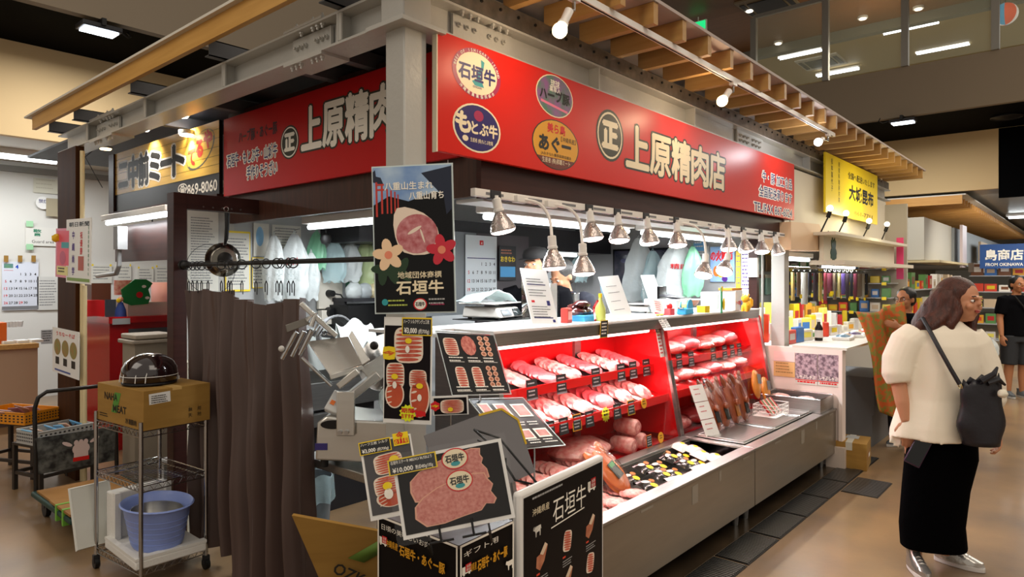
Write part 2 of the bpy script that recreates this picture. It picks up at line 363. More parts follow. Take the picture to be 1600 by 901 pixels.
# ================================================================ SHOP STRUCTURE
BX, BY = 1.85, 2.2                                    # steel frame centre lines
def ibeam(m, a, b, ax, w=.15, h=.15, z0=2.66, tf=.011, tw=.008):
    if ax == 'y':
        m.box(BX-w/2, a, z0, BX+w/2, b, z0+tf); m.box(BX-w/2, a, z0+h-tf, BX+w/2, b, z0+h); m.box(BX-tw/2, a, z0+tf, BX+tw/2, b, z0+h-tf)
    else:
        m.box(a, BY-w/2, z0, b, BY+w/2, z0+tf); m.box(a, BY-w/2, z0+h-tf, b, BY+w/2, z0+h); m.box(a, BY-tw/2, z0+tf, b, BY+tw/2, z0+h-tf)
fr = thing('steel_gantry', 'grey painted steel column and beam frame bolted over the butcher stall', 'frame', (BX, BY, 0))
obj('column', M().box(BX-.061, BY-.061, 0, BX+.061, BY+.061, 2.66).box(BX-.075, BY-.075, 2.66, BX+.075, BY+.075, 3.6), PAINT, fr, True, bevel=.006)
obj('cap_plate', M().box(BX-.12, BY-.12, 2.635, BX+.12, BY+.12, 2.655), PAINT, fr, True, bevel=.002)
m = M(); ibeam(m, BY+.07, 6.62, 'y'); obj('beam', m, PAINT, fr, True)
m = M(); ibeam(m, BX+.07, 10.3, 'x'); obj('beam', m, PAINT, fr, True)
c2 = PY(1219, 400, BY)
obj('column', M().box(c2.x-.06, BY-.061, .98, c2.x+.06, BY+.061, 2.66), PAINT, fr, True, bevel=.005)
def bolts(pts, axis, par, r=.011):
    for p in pts:
        a = V(p); b = a + V(axis)*.012; m = M().cyl(a, b, r, n=6).cyl(b, b+V(axis)*.012, r*.55, n=6)
        obj('bolt', m, PAINT, par, True)
for (y0, y1, n) in ((2.71, 3.04, 0), (5.38, 5.84, 1)):
    s = obj('splice_plate', M().box(BX-.025, y0, 2.685, BX-.010, y1, 2.79).box(BX-.078, y0, 2.645, BX+.078, y1, 2.66).box(BX-.078, y0, 2.81, BX+.078, y1, 2.822), PAINT, fr, True)
    L_ = y1-y0; pr = [y0+L_*q for q in (.08,.2,.32,.62,.74,.86)]
    bolts([(BX-.025, y, 2.74) for y in pr], (-1,0,0), s, .012); bolts([(BX-.055, y, 2.645) for y in pr], (0,0,-1), s)
    bolts([(BX-.055, y, 2.822) for y in pr[::2]], (0,0,1), s); bolts([(BX-.055, y, 2.80) for y in pr[:4]], (0,0,-1), s)
xs0 = PY(745, 40, BY-.03).x
s = obj('splice_plate', M().box(2.10, BY-.025, 2.685, 2.50, BY-.01, 2.79).box(2.10, BY-.078, 2.645, 2.5, BY+.078, 2.66), PAINT, fr, True)
bolts([(2.13+.05*i+(.05 if i > 2 else 0), BY-.025, 2.745) for i in range(6)], (0,-1,0), s, .012); bolts([(2.13+.05*i+(.05 if i > 2 else 0), BY-.055, 2.80) for i in range(6)], (0,0,-1), s)
s = obj('splice_plate', M().box(5.25, BY-.025, 2.67, 5.8, BY-.01, 2.80), PAINT, fr, True)
bolts([(5.30+.07*i+(.05 if i > 2 else 0), BY-.025, 2.72+.04*j) for i in range(6) for j in (0, 1)], (0,-1,0), s, .012)
for y in (2.59, 3.69, 4.80, 5.93):
    obj('stiffener', M().box(BX-.074, y-.005, 2.671, BX-.004, y+.005, 2.80).box(BX-.072, y-.03, 2.675, BX-.064, y+.005, 2.80), PAINT, fr, True)
for x in (3.2, 4.4, 6.9): obj('stiffener', M().box(x-.005, BY-.074, 2.671, x+.005, BY-.004, 2.80), PAINT, fr, True)
# timber fascia on channel outriggers (left side)
XF = 1.65
fa = thing('timber_fascia', 'long honey coloured timber fascia board with pale cap over the left side', 'fascia', (XF, 2.2, 2.87))
y0, y1 = 1.45, 6.86
obj('board', M().box(XF, y0, 2.875, XF+.03, y1, 2.985), OAKX if 0 else mat('b8883f', .5, 0, col2='cc9c52', scale=2, stretch=(18, 1.0, 18), contrast=.3), fa, True)
obj('cap', M().box(XF-.03, y0, 2.985, XF+.12, y1+.12, 3.0), OFFW, fa, True)
for y in (2.59, 3.69, 4.80, 5.93, 6.55):
    obj('outrigger', M().box(XF+.03, y-.05, 2.815, 1.925, y-.044, 2.905).box(XF+.03, y-.05, 2.815, 1.925, y, 2.821).box(XF+.03, y-.05, 2.899, 1.925, y, 2.905), mat('4b4b4d', .4, .3), fa, True)
# slatted timber canopy over the aisle
cn = thing('slatted_canopy', 'timber slatted canopy reaching over the aisle along the stall front', 'canopy', (2, BY, 2.9))
i = 0
X = 1.79
while X < 10.2:
    obj('slat', M().box(X, 1.70, 2.90, X+.045, 2.16, 3.01), mat('9c7440', .5, 0, col2='b08a52', scale=2, stretch=(18, 1.2, 18), contrast=.3), cn, True); X += .3155
obj('top_panel', M().box(1.7, 1.692, 3.012, 10.2, 2.3, 3.03), mat('a89a92', .6), cn, True)
obj('channel', M().box(1.93, 2.125, 2.812, 10.2, 2.215, 2.90), GALV, cn, True)
m = M()
for k in range(60): m.cyl((2.1+k*.13, 2.125, 2.87), (2.1+k*.13, 2.118, 2.87), .008, n=6)
t = obj('slot_holes', m, BLACK, cn, True); t['kind'] = 'stuff'
tr = thing('light_track', 'slim white ceiling track carrying the warm spotlights', 'track', (2, 1.775, 2.88))
obj('rail', M().box(1.6, 1.762, 2.868, 6.42, 1.788, 2.90), PLW, tr, True); obj('slot', M().box(1.62, 1.771, 2.865, 6.38, 1.779, 2.8685), BLACK, tr, True)
def spot(px, py, X, aim, e, lab, warm=True):
    q = V((X, 1.775, 2.868)); b = PY(px, py, 1.79)
    t = thing('spotlight', lab, 'light', q, group='warm track spotlights')
    obj('adapter', M().box(-.03, -.015, -.02, .03, .015, 0), PLW, t)
    d = (b - q); k = q + d*.35 + V((0,0,-.01))
    obj('stem', M().tube([q+V((0,0,-.02)), q+V((0,0,-.06)), k], .008, 8), CHROME, t, True)
    dd = (b-k).normalized()
    obj('socket', M().cyl(k, k+dd*.075, .021, .019, 14).cyl(k+dd*.07, k+dd*.085, .024, .024, 14), PLW, t, True)
    obj('bulb', M().lathe([(.014,0),(.02,.012),(.032,.03),(.034,.045),(.028,.062),(.014,.073),(0,.077)], 16, k+dd*.075, dd), BULB if warm else mat('f4f6ff', .3, em=14), t, True)
    lamp('POINT', b + dd*.05, e, (1,.74,.48) if warm else (.95,.96,1), .03)
spot(875, 47, PY(897, 0, 1.775).x, None, 5, 'lit warm bulb spotlight nearest the corner column')
spot(1127, 160, 4.22, None, 5, 'lit warm bulb spotlight midway along the track')
spot(1269, 228, 6.25, None, 6, 'lit whiter spotlight at the far end of the track', False)
# brown fascia box, soffit and roof deck
struct('beam_fascia', M().box(2.27, 2.29, 1.99, 2.30, 4.62, 2.76).box(2.27, 2.181, 1.99, 2.30, 2.29, 2.64), BROWNX, label='dark brown timber fascia behind the left sign')
struct('beam_fascia', M().box(2.255, 2.15, 1.975, 6.42, 2.18, 2.64), BROWN, label='dark brown fascia under the front red sign')
struct('ceiling', M().box(2.30, 2.18, 2.40, 6.45, 4.62, 2.44), mat('cfcac6', .6), label='plain ceiling inside the stall')
struct('trim_3', M().box(2.30, 2.18, 1.968, 6.42, 2.36, 1.985), mat('c9c8c6', .35), label='pale metal gutter strip under the front fascia')
struct('ceiling', M().box(1.93, 2.35, 2.83, 2.9, 8.2, 2.85), mat('2c2f38', .5, .3, col2='3b3f4a', scale=3, stretch=(14,1,1)), label='dark metal deck above the left signs')
struct('ceiling', M().box(2.9, 2.35, 2.83, 10.2, 8.2, 2.85), mat('2c2f38', .5, .3))
for y in (2.95, 3.3, 4.4, 5.2): struct('joist', M().box(1.93, y, 2.74, 2.9, y+.06, 2.82), mat('5d5f66', .5), label='grey steel joist under the deck')
for px, py, w in ((165,232,1), (223,202,0), (291,210,0), (283,181,0)):
    p = PZ(px, py, 2.80)
    if p.x > 2.24: p = PX(px, py, 2.18)
    t = thing('downlight', 'small round downlight %s' % {165:'glowing warm above the yellow sign end', 223:'glowing white over the middle of the yellow sign', 291:'glowing white at the yellow sign top edge', 283:'small and dim behind the grey beam'}[px], 'light', p, group='downlights above the left signs')
    obj('trim_ring', M().cyl((0,0,0), (0,0,.03), .055, n=18), WHITE, t); obj('diffuser', M().cyl((0,0,-.01), (0,0,0), .045, n=18), mat('ffd9a0' if w else 'fff4e6', .3, em=12), t)
    lamp('SPOT', p - V((0,0,.03)), 34 if w else 20, (1,.72,.42) if w else (1,.92,.85), .04, aim=p+V((.25,0,-1)), spot=110)
# inner walls of the stall
struct('wall_back', M().box(2.30, 4.6, 0, 6.5, 4.68, 2.42), mat('a8aaaa', .5), label='grey rear wall of the stall')
struct('wall_right', M().box(6.42, 2.62, 0, 6.5, 4.6, 2.42), mat('989898', .5), label='side wall inside the stall')
# brown post and header carrying the curtain rod
dfr = thing('door_post', 'dark brown timber post and header at the curtain end', 'post', (1.76, 4.2, 0))
pc = PX(278, 500, 1.76)
obj('upright', M().box(1.72, pc.y-.035, 0, 1.80, pc.y+.06, 2.125), BROWN, dfr, True, bevel=.003)
obj('header', M().box(1.80, pc.y-.03, 2.03, 2.30, pc.y+.05, 2.125), BROWN, dfr, True, bevel=.003)
for i in range(5): obj('screw', M().cyl((1.9+i*.06, pc.y-.034, 2.05), (1.9+i*.06, pc.y-.03, 2.05), .006, n=8), CHROME, dfr, True)
# brown clad column at the far left end
cl = thing('clad_column', 'tall dark brown clad column at the far left corner', 'column', (1.85, 6.7, 0))
a = PX(90, 600, 1.76).y; b_ = PX(118, 600, 1.76).y; x_r = PY(132, 600, b_).x
obj('cladding', M().box(1.76, b_, 0, x_r, a, 2.66), mat('48280f', .6, 0, ior=1.2, col2='341c0e', scale=2, stretch=(6,6,.6)), cl, True, bevel=.003)
obj('head', M().box(1.78, b_+.02, 2.64, x_r-.02, a-.02, 2.66), PAINT, cl, True)
cpx = a
for i, dx in enumerate((0, .055)):
    y = b_ - .025 - dx
    c = one('conduit_pipe', M().cyl((1.80, y, 0), (1.80, y, 2.62 if i == 0 else 1.55), .017, n=10), mat('d8c69a', .4), ('tall cream conduit pipe running up beside the brown column' if i == 0 else 'shorter cream conduit pipe beside the tall conduit'), 'pipe')
# ================================================================ SHOWCASES
FRONT = mat('7a7062', .3, .35, col2='877c6c', scale=2, stretch=(1, 1, 12), contrast=.4)
REDI = mat('d20f16', .22, coat=.4)
def case(x0, x1, lab, first):
    t = thing('meat_showcase', lab, 'showcase', (x0, 1.68, 0))
    obj('front_panel', M().box(x0+.004, 1.68, .128, x1-.004, 1.70, .488), FRONT, t, True, bevel=.002)
    obj('ledge', M().box(x0, 1.672, .488, x1, 1.76, .503).box(x0, 2.13, .488, x1, 2.215, .503).box(x0, 1.76, .488, x0+.03, 2.13, .503).box(x1-.03, 1.76, .488, x1, 2.13, .503), STEELH, t, True, bevel=.003)
    if first: obj('well', M().box(x0+.03, 1.76, .36, x1-.03, 2.13, .375).box(x0+.03, 2.12, .375, x1-.03, 2.13, .488).box(x0+.03, 1.76, .375, x1-.03, 1.77, .488), STEELH, t, True)
    if first:
        m = M()
        for i in range(12): m.box(x0+.1+.05*i, 2.112, .40, x0+.135+.05*i, 2.119, .405); [m.box(x0+.1+.05*i, 2.112, .405+.012*j, x0+.135+.05*i, 2.119, .411+.012*j) for j in range(6)]
        obj('vent_grille', m, mat('8a2a2a', .4), t, True)['kind'] = 'stuff'
    for x, z, a, b in ((x0+.9, .36, .07, .10), (x0+1.25, .41, .03, .06), (x0+.35, .46, .12, .012), (x0+1.6, .465, .10, .01)): obj('tape_patch', M().box(x, 1.678, z, x+a, 1.6799, z+b), mat('8f877a', .5), t, True)
    obj('base', M().box(x0+.01, 1.72, .12, x1-.01, 2.75, .36), DARK, t, True)
    for x in (x0+.08, x1-.08):
        for y in (1.78, 2.65): obj('leg', M().cyl((x, y, 0), (x, y, .12), .018, .028, 12), STEEL, t, True)
    obj('interior', M().box(x0+.02, 2.74, .45, x1-.02, 2.76, 1.27).box(x0+.02, 2.2, .44, x1-.02, 2.75, .46), REDI, t, True)
    for x in (x0, x1-.02): 
        m = M(); m.add([(x,2.2,.5),(x,2.76,.5),(x,2.76,1.27),(x,2.33,1.27),(x+.02,2.2,.5),(x+.02,2.76,.5),(x+.02,2.76,1.27),(x+.02,2.33,1.27)], [(0,1,2,3),(7,6,5,4),(0,4,5,1),(1,5,6,2),(2,6,7,3),(3,7,4,0)])
        obj('side_panel', m, REDI, t, True)
    obj('shelf', M().add([(x0+.02,2.42,.965),(x1-.02,2.42,.965),(x1-.02,2.74,1.05),(x0+.02,2.74,1.05)], [(0,1,2,3)]), REDI, t, True, solid=.012)
    obj('shelf', M().add([(x0+.02,2.30,.765),(x1-.02,2.30,.765),(x1-.02,2.74,.87),(x0+.02,2.74,.87)], [(0,1,2,3)]), REDI, t, True, solid=.012)
    obj('price_rail', M().box(x0+.02, 2.405, .94, x1-.02, 2.415, .995), REDI, t, True); obj('price_rail', M().box(x0+.02, 2.285, .74, x1-.02, 2.295, .795), REDI, t, True)
    for x in (x0+.012, x1-.012): obj('mullion', M().bar((x,2.2,.5), (x,2.345,1.27), .024, .02), STEEL, t, True)
    if first: obj('end_panel', M().box(x0-.012, 1.68, .128, x0-.001, 2.76, .5).add([(x0-.012,2.2,.5),(x0-.012,2.76,.5),(x0-.012,2.76,1.31),(x0-.012,2.33,1.31),(x0-.001,2.2,.5),(x0-.001,2.76,.5),(x0-.001,2.76,1.31),(x0-.001,2.33,1.31)], [(0,1,2,3),(7,6,5,4),(0,4,5,1),(1,5,6,2),(2,6,7,3),(3,7,4,0)]), STEEL, t, True)
    for x in (x0+.25, x1-.55): obj('support_strip', M().box(x, 2.72, .5, x+.07, 2.74, 1.27), STEEL, t, True)
    obj('glass', M().add([(x0+.03,2.205,.51),(x1-.03,2.205,.51),(x1-.03,2.34,1.25),(x0+.03,2.34,1.25)], [(0,1,2,3)]), GLASS, t, True, smooth=False)
    obj('back_panel', M().box(x0+.01, 2.765, .12, x1-.01, 2.775, 1.31), STEELH, t, True)
    obj('top_band', M().box(x0, 2.335, 1.25, x1, 2.36, 1.318), STEELH, t, True, bevel=.004)
    obj('countertop', M().box(x0, 2.33, 1.318, x1, 2.85, 1.334), mat('e4e4e2', .2, 0), t, True, bevel=.003)
    lt = obj('lamp_tube', M().cyl((x0+.08, 2.42, 1.235), (x1-.08, 2.42, 1.235), .014), mat('ffd9d4', .3, em=4), t, True)
    lamp('AREA', ((x0+x1)/2, 2.42, 1.215), 12 if first else 8, (1,.64,.62), x1-x0-.2, .06, aim=((x0+x1)/2, 2.47, 0))
    lamp('AREA', ((x0+x1)/2, 2.36, .93), 6 if first else 3, (1,.66,.64), x1-x0-.2, .04, aim=((x0+x1)/2, 2.42, 0))
    return t
CA = case(2.54, 4.34, 'near half of the refrigerated meat showcase with open front well', True)
CB = case(4.345, 6.14, 'far half of the refrigerated meat showcase with steel lidded ledge', False)
# steel lids on the far ledge
for i, (a, b) in enumerate(((4.38, 4.95), (4.96, 5.50), (5.51, 5.78))):
    t = thing('steel_cover', 'flat steel lid on the far ledge, %s' % ('nearest the open well', 'middle of the three', 'beside the steel tray')[i], 'lid', ((a+b)/2, 1.94, .503), group='steel lids on the far ledge')
    obj('plate', M().box(a, 1.765, .504, b, 2.12, .512), STEELH, t, True, bevel=.004); obj('rim', M().tube([(a+.02,1.78,.515),(b-.02,1.78,.515),(b-.02,2.10,.515),(a+.02,2.10,.515)], .006, 6, True), STEEL, t, True)
# low white end wall
ew = one('end_wall', M().box(6.16, 1.64, 0, 6.22, 2.75, .995).box(6.14, 1.63, 0, 6.24, 1.66, .995), mat('e6d5cc', .5), 'low pale end wall beyond the showcase with pink posters', 'partition')
ew2 = struct('baseboard_right', M().box(6.10, 1.60, 0, 6.26, 1.75, .18), mat('cdbcae', .5))
ec = one('end_wall_top', M().box(6.16, 1.6, .995, 8.2, 2.05, 1.015), OFFW, 'narrow cream counter top behind the posters', 'counter')
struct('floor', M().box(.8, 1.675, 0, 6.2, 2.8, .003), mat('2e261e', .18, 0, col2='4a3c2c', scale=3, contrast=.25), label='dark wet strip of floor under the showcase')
# floor drain in front of the case
dr = thing('floor_drain', 'long slotted steel drain cover in front of the showcase', 'drain', (4, 1.4, 0))
X = 1.2; k = 0
while X < 6.4:
    g = obj('grate', M().box(X+.01, 1.47, .0, X+.49, 1.67, .004), mat('2a2826', .4, .7), dr, True)
    m = M()
    for j in range(22): m.box(X+.02+j*.0215, 1.48, .004, X+.031+j*.0215, 1.66, .009)
    s = obj('bars', m, mat('8b8a88', .3, .9), g, True); s['kind'] = 'stuff'; X += .5
g = thing('floor_drain', 'square slotted steel drain cover past the far showcase end', 'drain', (5.7, 1.33, 0))
obj('grate', M().box(5.46, 1.21, 0, 5.93, 1.46, .004), mat('3a3836', .4, .7), g, True); m = M()
for j in range(21): m.box(5.47+j*.022, 1.22, .004, 5.482+j*.022, 1.45, .009)
s = obj('bars', m, mat('8b8a88', .35, .9), g, True); s['kind'] = 'stuff'
# tube lights under the stall ceiling
def tube_light(a, b, lab, e, cat='light'):
    a, b = V(a), V(b); t = thing('tube_light', lab, cat, a)
    d = (b-a).normalized()
    obj('housing', M().bar(a+V((0,0,.05)), b+V((0,0,.05)), .09, .05), PLW, t, True, bevel=.006); obj('tube', M().cyl(a+d*.03+V((0,0,.005)), b-d*.03+V((0,0,.005)), .018), TUBE, t, True)
    if e: l = lamp('AREA', (a+b)/2-V((0,0,.03)), e, COOL, (b-a).length, .08); l.rotation_euler = (0, 0, math.atan2(d.y, d.x))
tube_light((2.75, 2.62, 1.95), (4.35, 2.62, 1.95), 'long fluorescent tube light just behind the front fascia, near half', 38)
tube_light((4.5, 2.62, 1.95), (6.1, 2.62, 1.95), 'long fluorescent tube light just behind the front fascia, far half', 38)
tube_light((2.6, 2.9, 1.955), (2.6, 4.15, 1.955), 'fluorescent tube light running back above the slicer', 24)
tube_light((3.9, 4.2, 1.85), (5.9, 4.2, 1.85), 'fluorescent tube light near the rear wall under the dark cabinet', 24)
struct('wall_cabinet', M().box(3.0, 4.1, 1.88, 6.4, 4.6, 2.1), DARK, label='dark overhead cabinet along the rear wall')
# ================================================================ SIGNS
class Pr:
    """flat print: one builder per colour, linked as parts of one board"""
    def __init__(s): s.d = {}
    def __call__(s, name, m):
        return s.d.setdefault((name, m.name), (M(), m))[0]
    def flush(s, par):
        for (n, _), (b, m) in s.d.items():
            if b.v: obj(n, b, m, par, smooth=False)
INK = mat('16140f', .5); WINK = mat('f4efe2', .5); CINK = mat('efe0bd', .45); NINK = mat('1d1d66', .5); RINK = mat('d01820', .5); MAG = mat('a02552', .45); TEAL = mat('2f9aa0', .5); PURP = mat('2a1f63', .4); GOLD = mat('d99a1c', .45); YINK = mat('f0d21c', .5); PKINK = mat('e9799a', .5); DKG = mat('2c2f22', .5)
SIGNRED = mat('cf1d0a', .38, ior=1.33); SIGNRED2 = mat('b81618', .36, ior=1.33)
# front sign
X0, Z0, W_, H_ = 1.94, 2.143, 4.44, .512
mt = Matrix(((1,0,0,X0),(0,0,-1,2.118),(0,1,0,Z0),(0,0,0,1)))
sg = thing('shop_sign', 'long red front sign with white shop lettering and four oval crests', 'sign', mtx=mt)
obj('panel', M().box(0,0,-.012,W_,H_,.014), SIGNRED, sg, bevel=.002)
obj('edging', M().box(-.006,-.004,-.012,0,H_+.004,.016), CREAM, sg)
def fp(px, py): p = PY(px, py, 2.10); return p.x-X0, p.z-Z0
P = Pr(); zz = .0145
def crest(x0, x1, yc, y0, y1):
    c = fp((x0+x1)/2, yc); a = fp(x0, yc)[0]; b = fp(x1, yc)[0]; t = fp((x0+x1)/2, y0)[1]; u = fp((x0+x1)/2, y1)[1]
    return (a+b)/2, (t+u)/2, (b-a)/2, (t-u)/2
def ringtext(m, s, cx, cy, rx, ry, a0, a1, h, z, inward=False):
    for i, ch in enumerate(s):
        a = a0 + (a1-a0)*(i+.5)/len(s); x, y = cx+rx*cos(a), cy+ry*sin(a)
        text(m, ch, x, y, h, z, .02, align='c', rot=a - pi/2 if not inward else a + pi/2)
cx, cy, rx, ry = crest(707, 783, 115, 76, 153)
oval(P('crest_ring', MAG), cx, cy, rx, ry, zz+.0002); oval(P('crest', CINK), cx, cy, rx*.84, ry*.84, zz+.0005)
poly(P('island', TEAL), [(cx+rx*a, cy+ry*b) for a, b in ((.15,.62),(.3,.55),(.25,.2),(.1,-.05),(.2,-.3),(.28,-.5),(-.1,-.5),(-.22,-.35),(.0,-.2),(.02,.1),(.16,.3))], zz+.0008)
text(P('lettering', NINK), '石垣牛', cx, cy-ry*.28, ry*.62, zz+.0012, .035, align='c', w=rx*1.5)
ringtext(P('ring_lettering', WINK), 'BEEF OF ISHIGAKI ISLAND', cx, cy, rx*.87, ry*.86, pi*.97, pi*.03, ry*.15, zz+.0012)
ringtext(P('ring_lettering', WINK), '沖縄県農業協同組合', cx, cy, rx*.97, ry*.97, pi*1.22, pi*1.78, ry*.14, zz+.0012, True)
text(P('lettering', NINK), 'ISHIGAKI', cx, cy-ry*.6, ry*.12, zz+.0012, align='c')
cx, cy, rx, ry = crest(708, 783, 200, 162, 238)
oval(P('crest', CINK), cx, cy, rx, ry, zz+.0002); oval(P('crest_field', PURP), cx, cy, rx*.93, ry*.93, zz+.0005)
oval(P('crest_spot', MAG), cx+rx*.05, cy+ry*.52, rx*.2, ry*.22, zz+.0008)
text(P('lettering', CINK), 'も', cx-rx*.88, cy-ry*.22, ry*.85, zz+.0012, .05, w=rx*.6); text(P('lettering', CINK), 'とぶ牛', cx-rx*.25, cy-ry*.22, ry*.52, zz+.0012, .04, w=rx*1.1)
oval(P('lettering', CINK), cx-rx*.5, cy-ry*.5, rx*.12, ry*.12, zz+.0009); text(P('lettering', CINK), '生産者 (株)もとぶ牧場', cx-rx*.3, cy-ry*.58, ry*.17, zz+.0012, .01, w=rx*.95)
cx, cy, rx, ry = crest(838, 896, 150, 117, 183)
oval(P('crest', CINK), cx, cy, rx, ry, zz+.0002); oval(P('crest_field', mat('4e7a62', .45, col2='8a5a90', scale=14, contrast=.15)), cx, cy, rx*.95, ry*.95, zz+.0005)
rect(P('crest_band', PKINK), cx-rx*.75, cy-ry*.42, rx*1.45, ry*.12, zz+.0008, -.12)
text(P('lettering', INK), 'ハーブ豚', cx, cy-ry*.22, ry*.5, zz+.0012, .05, align='c', w=rx*1.6); text(P('lettering', WINK), '琉球', cx, cy+ry*.45, ry*.32, zz+.0012, .02, align='c'); text(P('lettering', WINK), '薬草入', cx, cy+ry*.2, ry*.26, zz+.0012, .02, align='c')
cx, cy, rx, ry = crest(832, 905, 226, 187, 265)
oval(P('crest_ring', DKG), cx, cy, rx, ry, zz+.0002); oval(P('crest_field', GOLD), cx, cy, rx*.96, ry*.96, zz+.0005)
poly(P('crest_base', mat('6b2a1c', .45)), [(cx+rx*.96*cos(a), cy+ry*.96*sin(a)) for a in [pi*(1.19+.62*i/14) for i in range(15)]], zz+.0008)
text(P('lettering', INK), 'あぐー', cx-rx*.72, cy-ry*.25, ry*.6, zz+.0012, .05, w=rx*1.35); text(P('lettering', RINK), '美ら島', cx, cy+ry*.48, ry*.36, zz+.0012, .03, align='c'); text(P('lettering', INK), '【沖縄県産】', cx+rx*.2, cy+ry*.2, ry*.2, zz+.0012, w=rx*.65)
text(P('lettering', INK), 'JAおきなわ養豚振興協議会', cx, cy-ry*.48, ry*.13, zz+.0012, w=rx*1.3, align='c'); text(P('lettering', CINK), '生産者 (株)那覇ミート', cx, cy-ry*.75, ry*.2, zz+.0012, w=rx*1.2, align='c')
def seal(P, cx, cy, rx, ry, z, light, dark):
    oval(P('seal', dark), cx, cy, rx, ry, z); oval(P('seal_ring', light), cx, cy, rx*.9, ry*.9, z+.0003); oval(P('seal', dark), cx, cy, rx*.82, ry*.82, z+.0006)
    text(P('lettering', light), '正', cx, cy-ry*.42, ry*1.05, z+.001, .06, align='c')
cx, cy, rx, ry = crest(932, 975, 212, 171, 252); seal(P, cx, cy, rx, ry, zz+.0002, CINK, DKG)
a, b = fp(978, 258), fp(1134, 291)
for i, ch in enumerate('上原精肉店'):
    x = a[0] + (b[0]-a[0])*(i+.5)/5
    text(P('lettering_outline', DKG), ch, x, a[1]+.012, .255, zz+.0003, .072, align='c', w=(b[0]-a[0])/5*.98); text(P('lettering', CINK), ch, x, a[1]+.012, .255, zz+.0008, .032, align='c', w=(b[0]-a[0])/5*.93)
def outl(P, s, x, y, h, z, w=None, align='r', dark=NINK, light=WINK, b1=.09, b2=.015):
    text(P('lettering', light), s, x, y, h, z, b1, align=align, w=w); text(P('lettering', dark), s, x, y, h, z+.0005, b2, align=align, w=w*.985 if w else None)
R1 = fp(1238, 300); L1 = fp(1188, 300)[0]; L2 = fp(1176, 300)[0]; ww = R1[0]
outl(P, '牛・豚 加工食品', ww, fp(1215, 283)[1]-.03, .088, zz+.0003, ww-fp(1191,280)[0]); outl(P, '全国配送承ります', ww, fp(1215, 306)[1]-.03, .088, zz+.0003, ww-fp(1186,280)[0]); outl(P, 'TEL/FAX 867-6024', ww, fp(1215, 330)[1]-.03, .088, zz+.0003, ww-fp(1178,280)[0])
P.flush(sg)
# left red sign
def leftsign(name, lab, x0px, Yr, X, zb, zt, mtl):
    yl = PX(x0px, 300, X).y
    mt = Matrix(((0,0,-1,X),(-1,0,0,yl),(0,1,0,zb),(0,0,0,1)))
    t = thing(name, lab, 'sign', mtx=mt); w = yl-Yr
    obj('panel', M().box(0,0,-.014,w,zt-zb,.012), mtl, t, bevel=.002)
    return t, w, (lambda px, py: (yl-PX(px, py, X).y, PX(px, py, X).z-zb))
s2, w2, lp = leftsign('shop_sign', 'red side sign with white shop lettering running behind the grey column', 352, 2.285, 2.243, 2.178, 2.715, SIGNRED2)
P = Pr(); zz = .0125
a, b = lp(441, 222), lp(470, 222); c = lp(455, 196); d = lp(455, 249)
seal(P, (a[0]+b[0])/2, (c[1]+d[1])/2, (b[0]-a[0])/2, (c[1]-d[1])/2, zz, WINK, DKG)
a, b = lp(473, 238), lp(620, 208)
hh = .255; cw = (lp(580,200)[0]-lp(473,200)[0])/3
for i, ch in enumerate('上原精肉店'):
    x = a[0]+cw*(i+.5)
    text(P('lettering_outline', DKG), ch, x, a[1]+.02, hh, zz+.0003, .072, align='c', w=cw*.97); text(P('lettering', WINK), ch, x, a[1]+.02, hh, zz+.0008, .032, align='c', w=cw*.92)
e = lp(436, 230)[0]
text(P('lettering_outline', mat('3a1a22', .5)), 'ハーブ豚・あぐー豚', e, lp(405,215)[1], .075, zz+.0003, .03, align='r', w=e-lp(376,200)[0])
outl(P, '石垣牛・もとぶ牛・山城牛', e, lp(397,247)[1]-.02, .085, zz+.0003, e-lp(357,200)[0]); outl(P, '手作りそうざい', e, lp(412,270)[1]-.02, .085, zz+.0003, e-lp(388,200)[0])
P.flush(s2)
# yellow meat shop sign
s3, w3, lp = leftsign('shop_sign', 'yellow timber look sign with black brush lettering at the far left stall', 183, 4.66, 2.235, 2.2, 2.72, mat('15110e', .4))
P = Pr(); x0 = 0.0
for i in range(6):
    z0 = .15 + i*.062; obj('plank', M().box(0, z0+.001, .012, w3, z0+.060, .0145), mat('d8a42a', .4, 0, col2='edc558', scale=3, stretch=(1.5, 14, 1), contrast=.35), s3)
obj('frame', M().box(-.12, -.02, -.03, 0, .52, .03), BROWN, s3)
obj('frame', M().box(0, -.02, -.03, w3, 0, .03), BROWN, s3)
a = lp(188, 300); b = lp(292, 275); n = 6; cw = (b[0]-a[0])/n
for i, ch in enumerate('二中前ミート'):
    x = a[0]+cw*(i+.5); text(P('lettering_outline', WINK), ch, x, .20+.012, .25, .0150, .1, align='c', w=cw*1.02); text(P('lettering', INK), ch, x, .212, .25, .0155, .05, align='c', w=cw*.93)
c = lp(316, 243); cw = c[0]
m = P('swoosh', mat('5b5a4a', .5))
for i in range(24):
    t0, t1 = 2*pi*i/24, 2*pi*(i+1)/24; th = .025 if pi < t0 < 2*pi else .008
    q = [(cw+.24*k*cos(t)*cos(.35)-.12*k*sin(t)*sin(.35), .345+.24*k*cos(t)*sin(.35)+.12*k*sin(t)*cos(.35)) for k, t in ((1,t0),(1,t1),(1-th*4,t1),(1-th*4,t0))]
    poly(m, q, .0150)
for i, ch in enumerate('てるや'): text(P('lettering', mat('d4361a', .5)), ch, cw-.2+i*.13, .255+i*.05, .13, .0155, .06)
text(P('lettering', WINK), '☎869-8060', lp(281, 300)[0], .03, .10, .0130, .02, w=lp(342,300)[0]-lp(281,300)[0])
P.flush(s3)
tube_light((2.2, PX(267,330,2.2).y, 2.10), (2.2, PX(166,340,2.2).y, 2.10), 'slim fluorescent light under the yellow sign', 8)
struct('beam_fascia', M().box(2.28, 4.7, 1.76, 2.34, PX(180,380,2.28).y, 2.08), BROWN, label='dark brown fascia below the yellow sign')
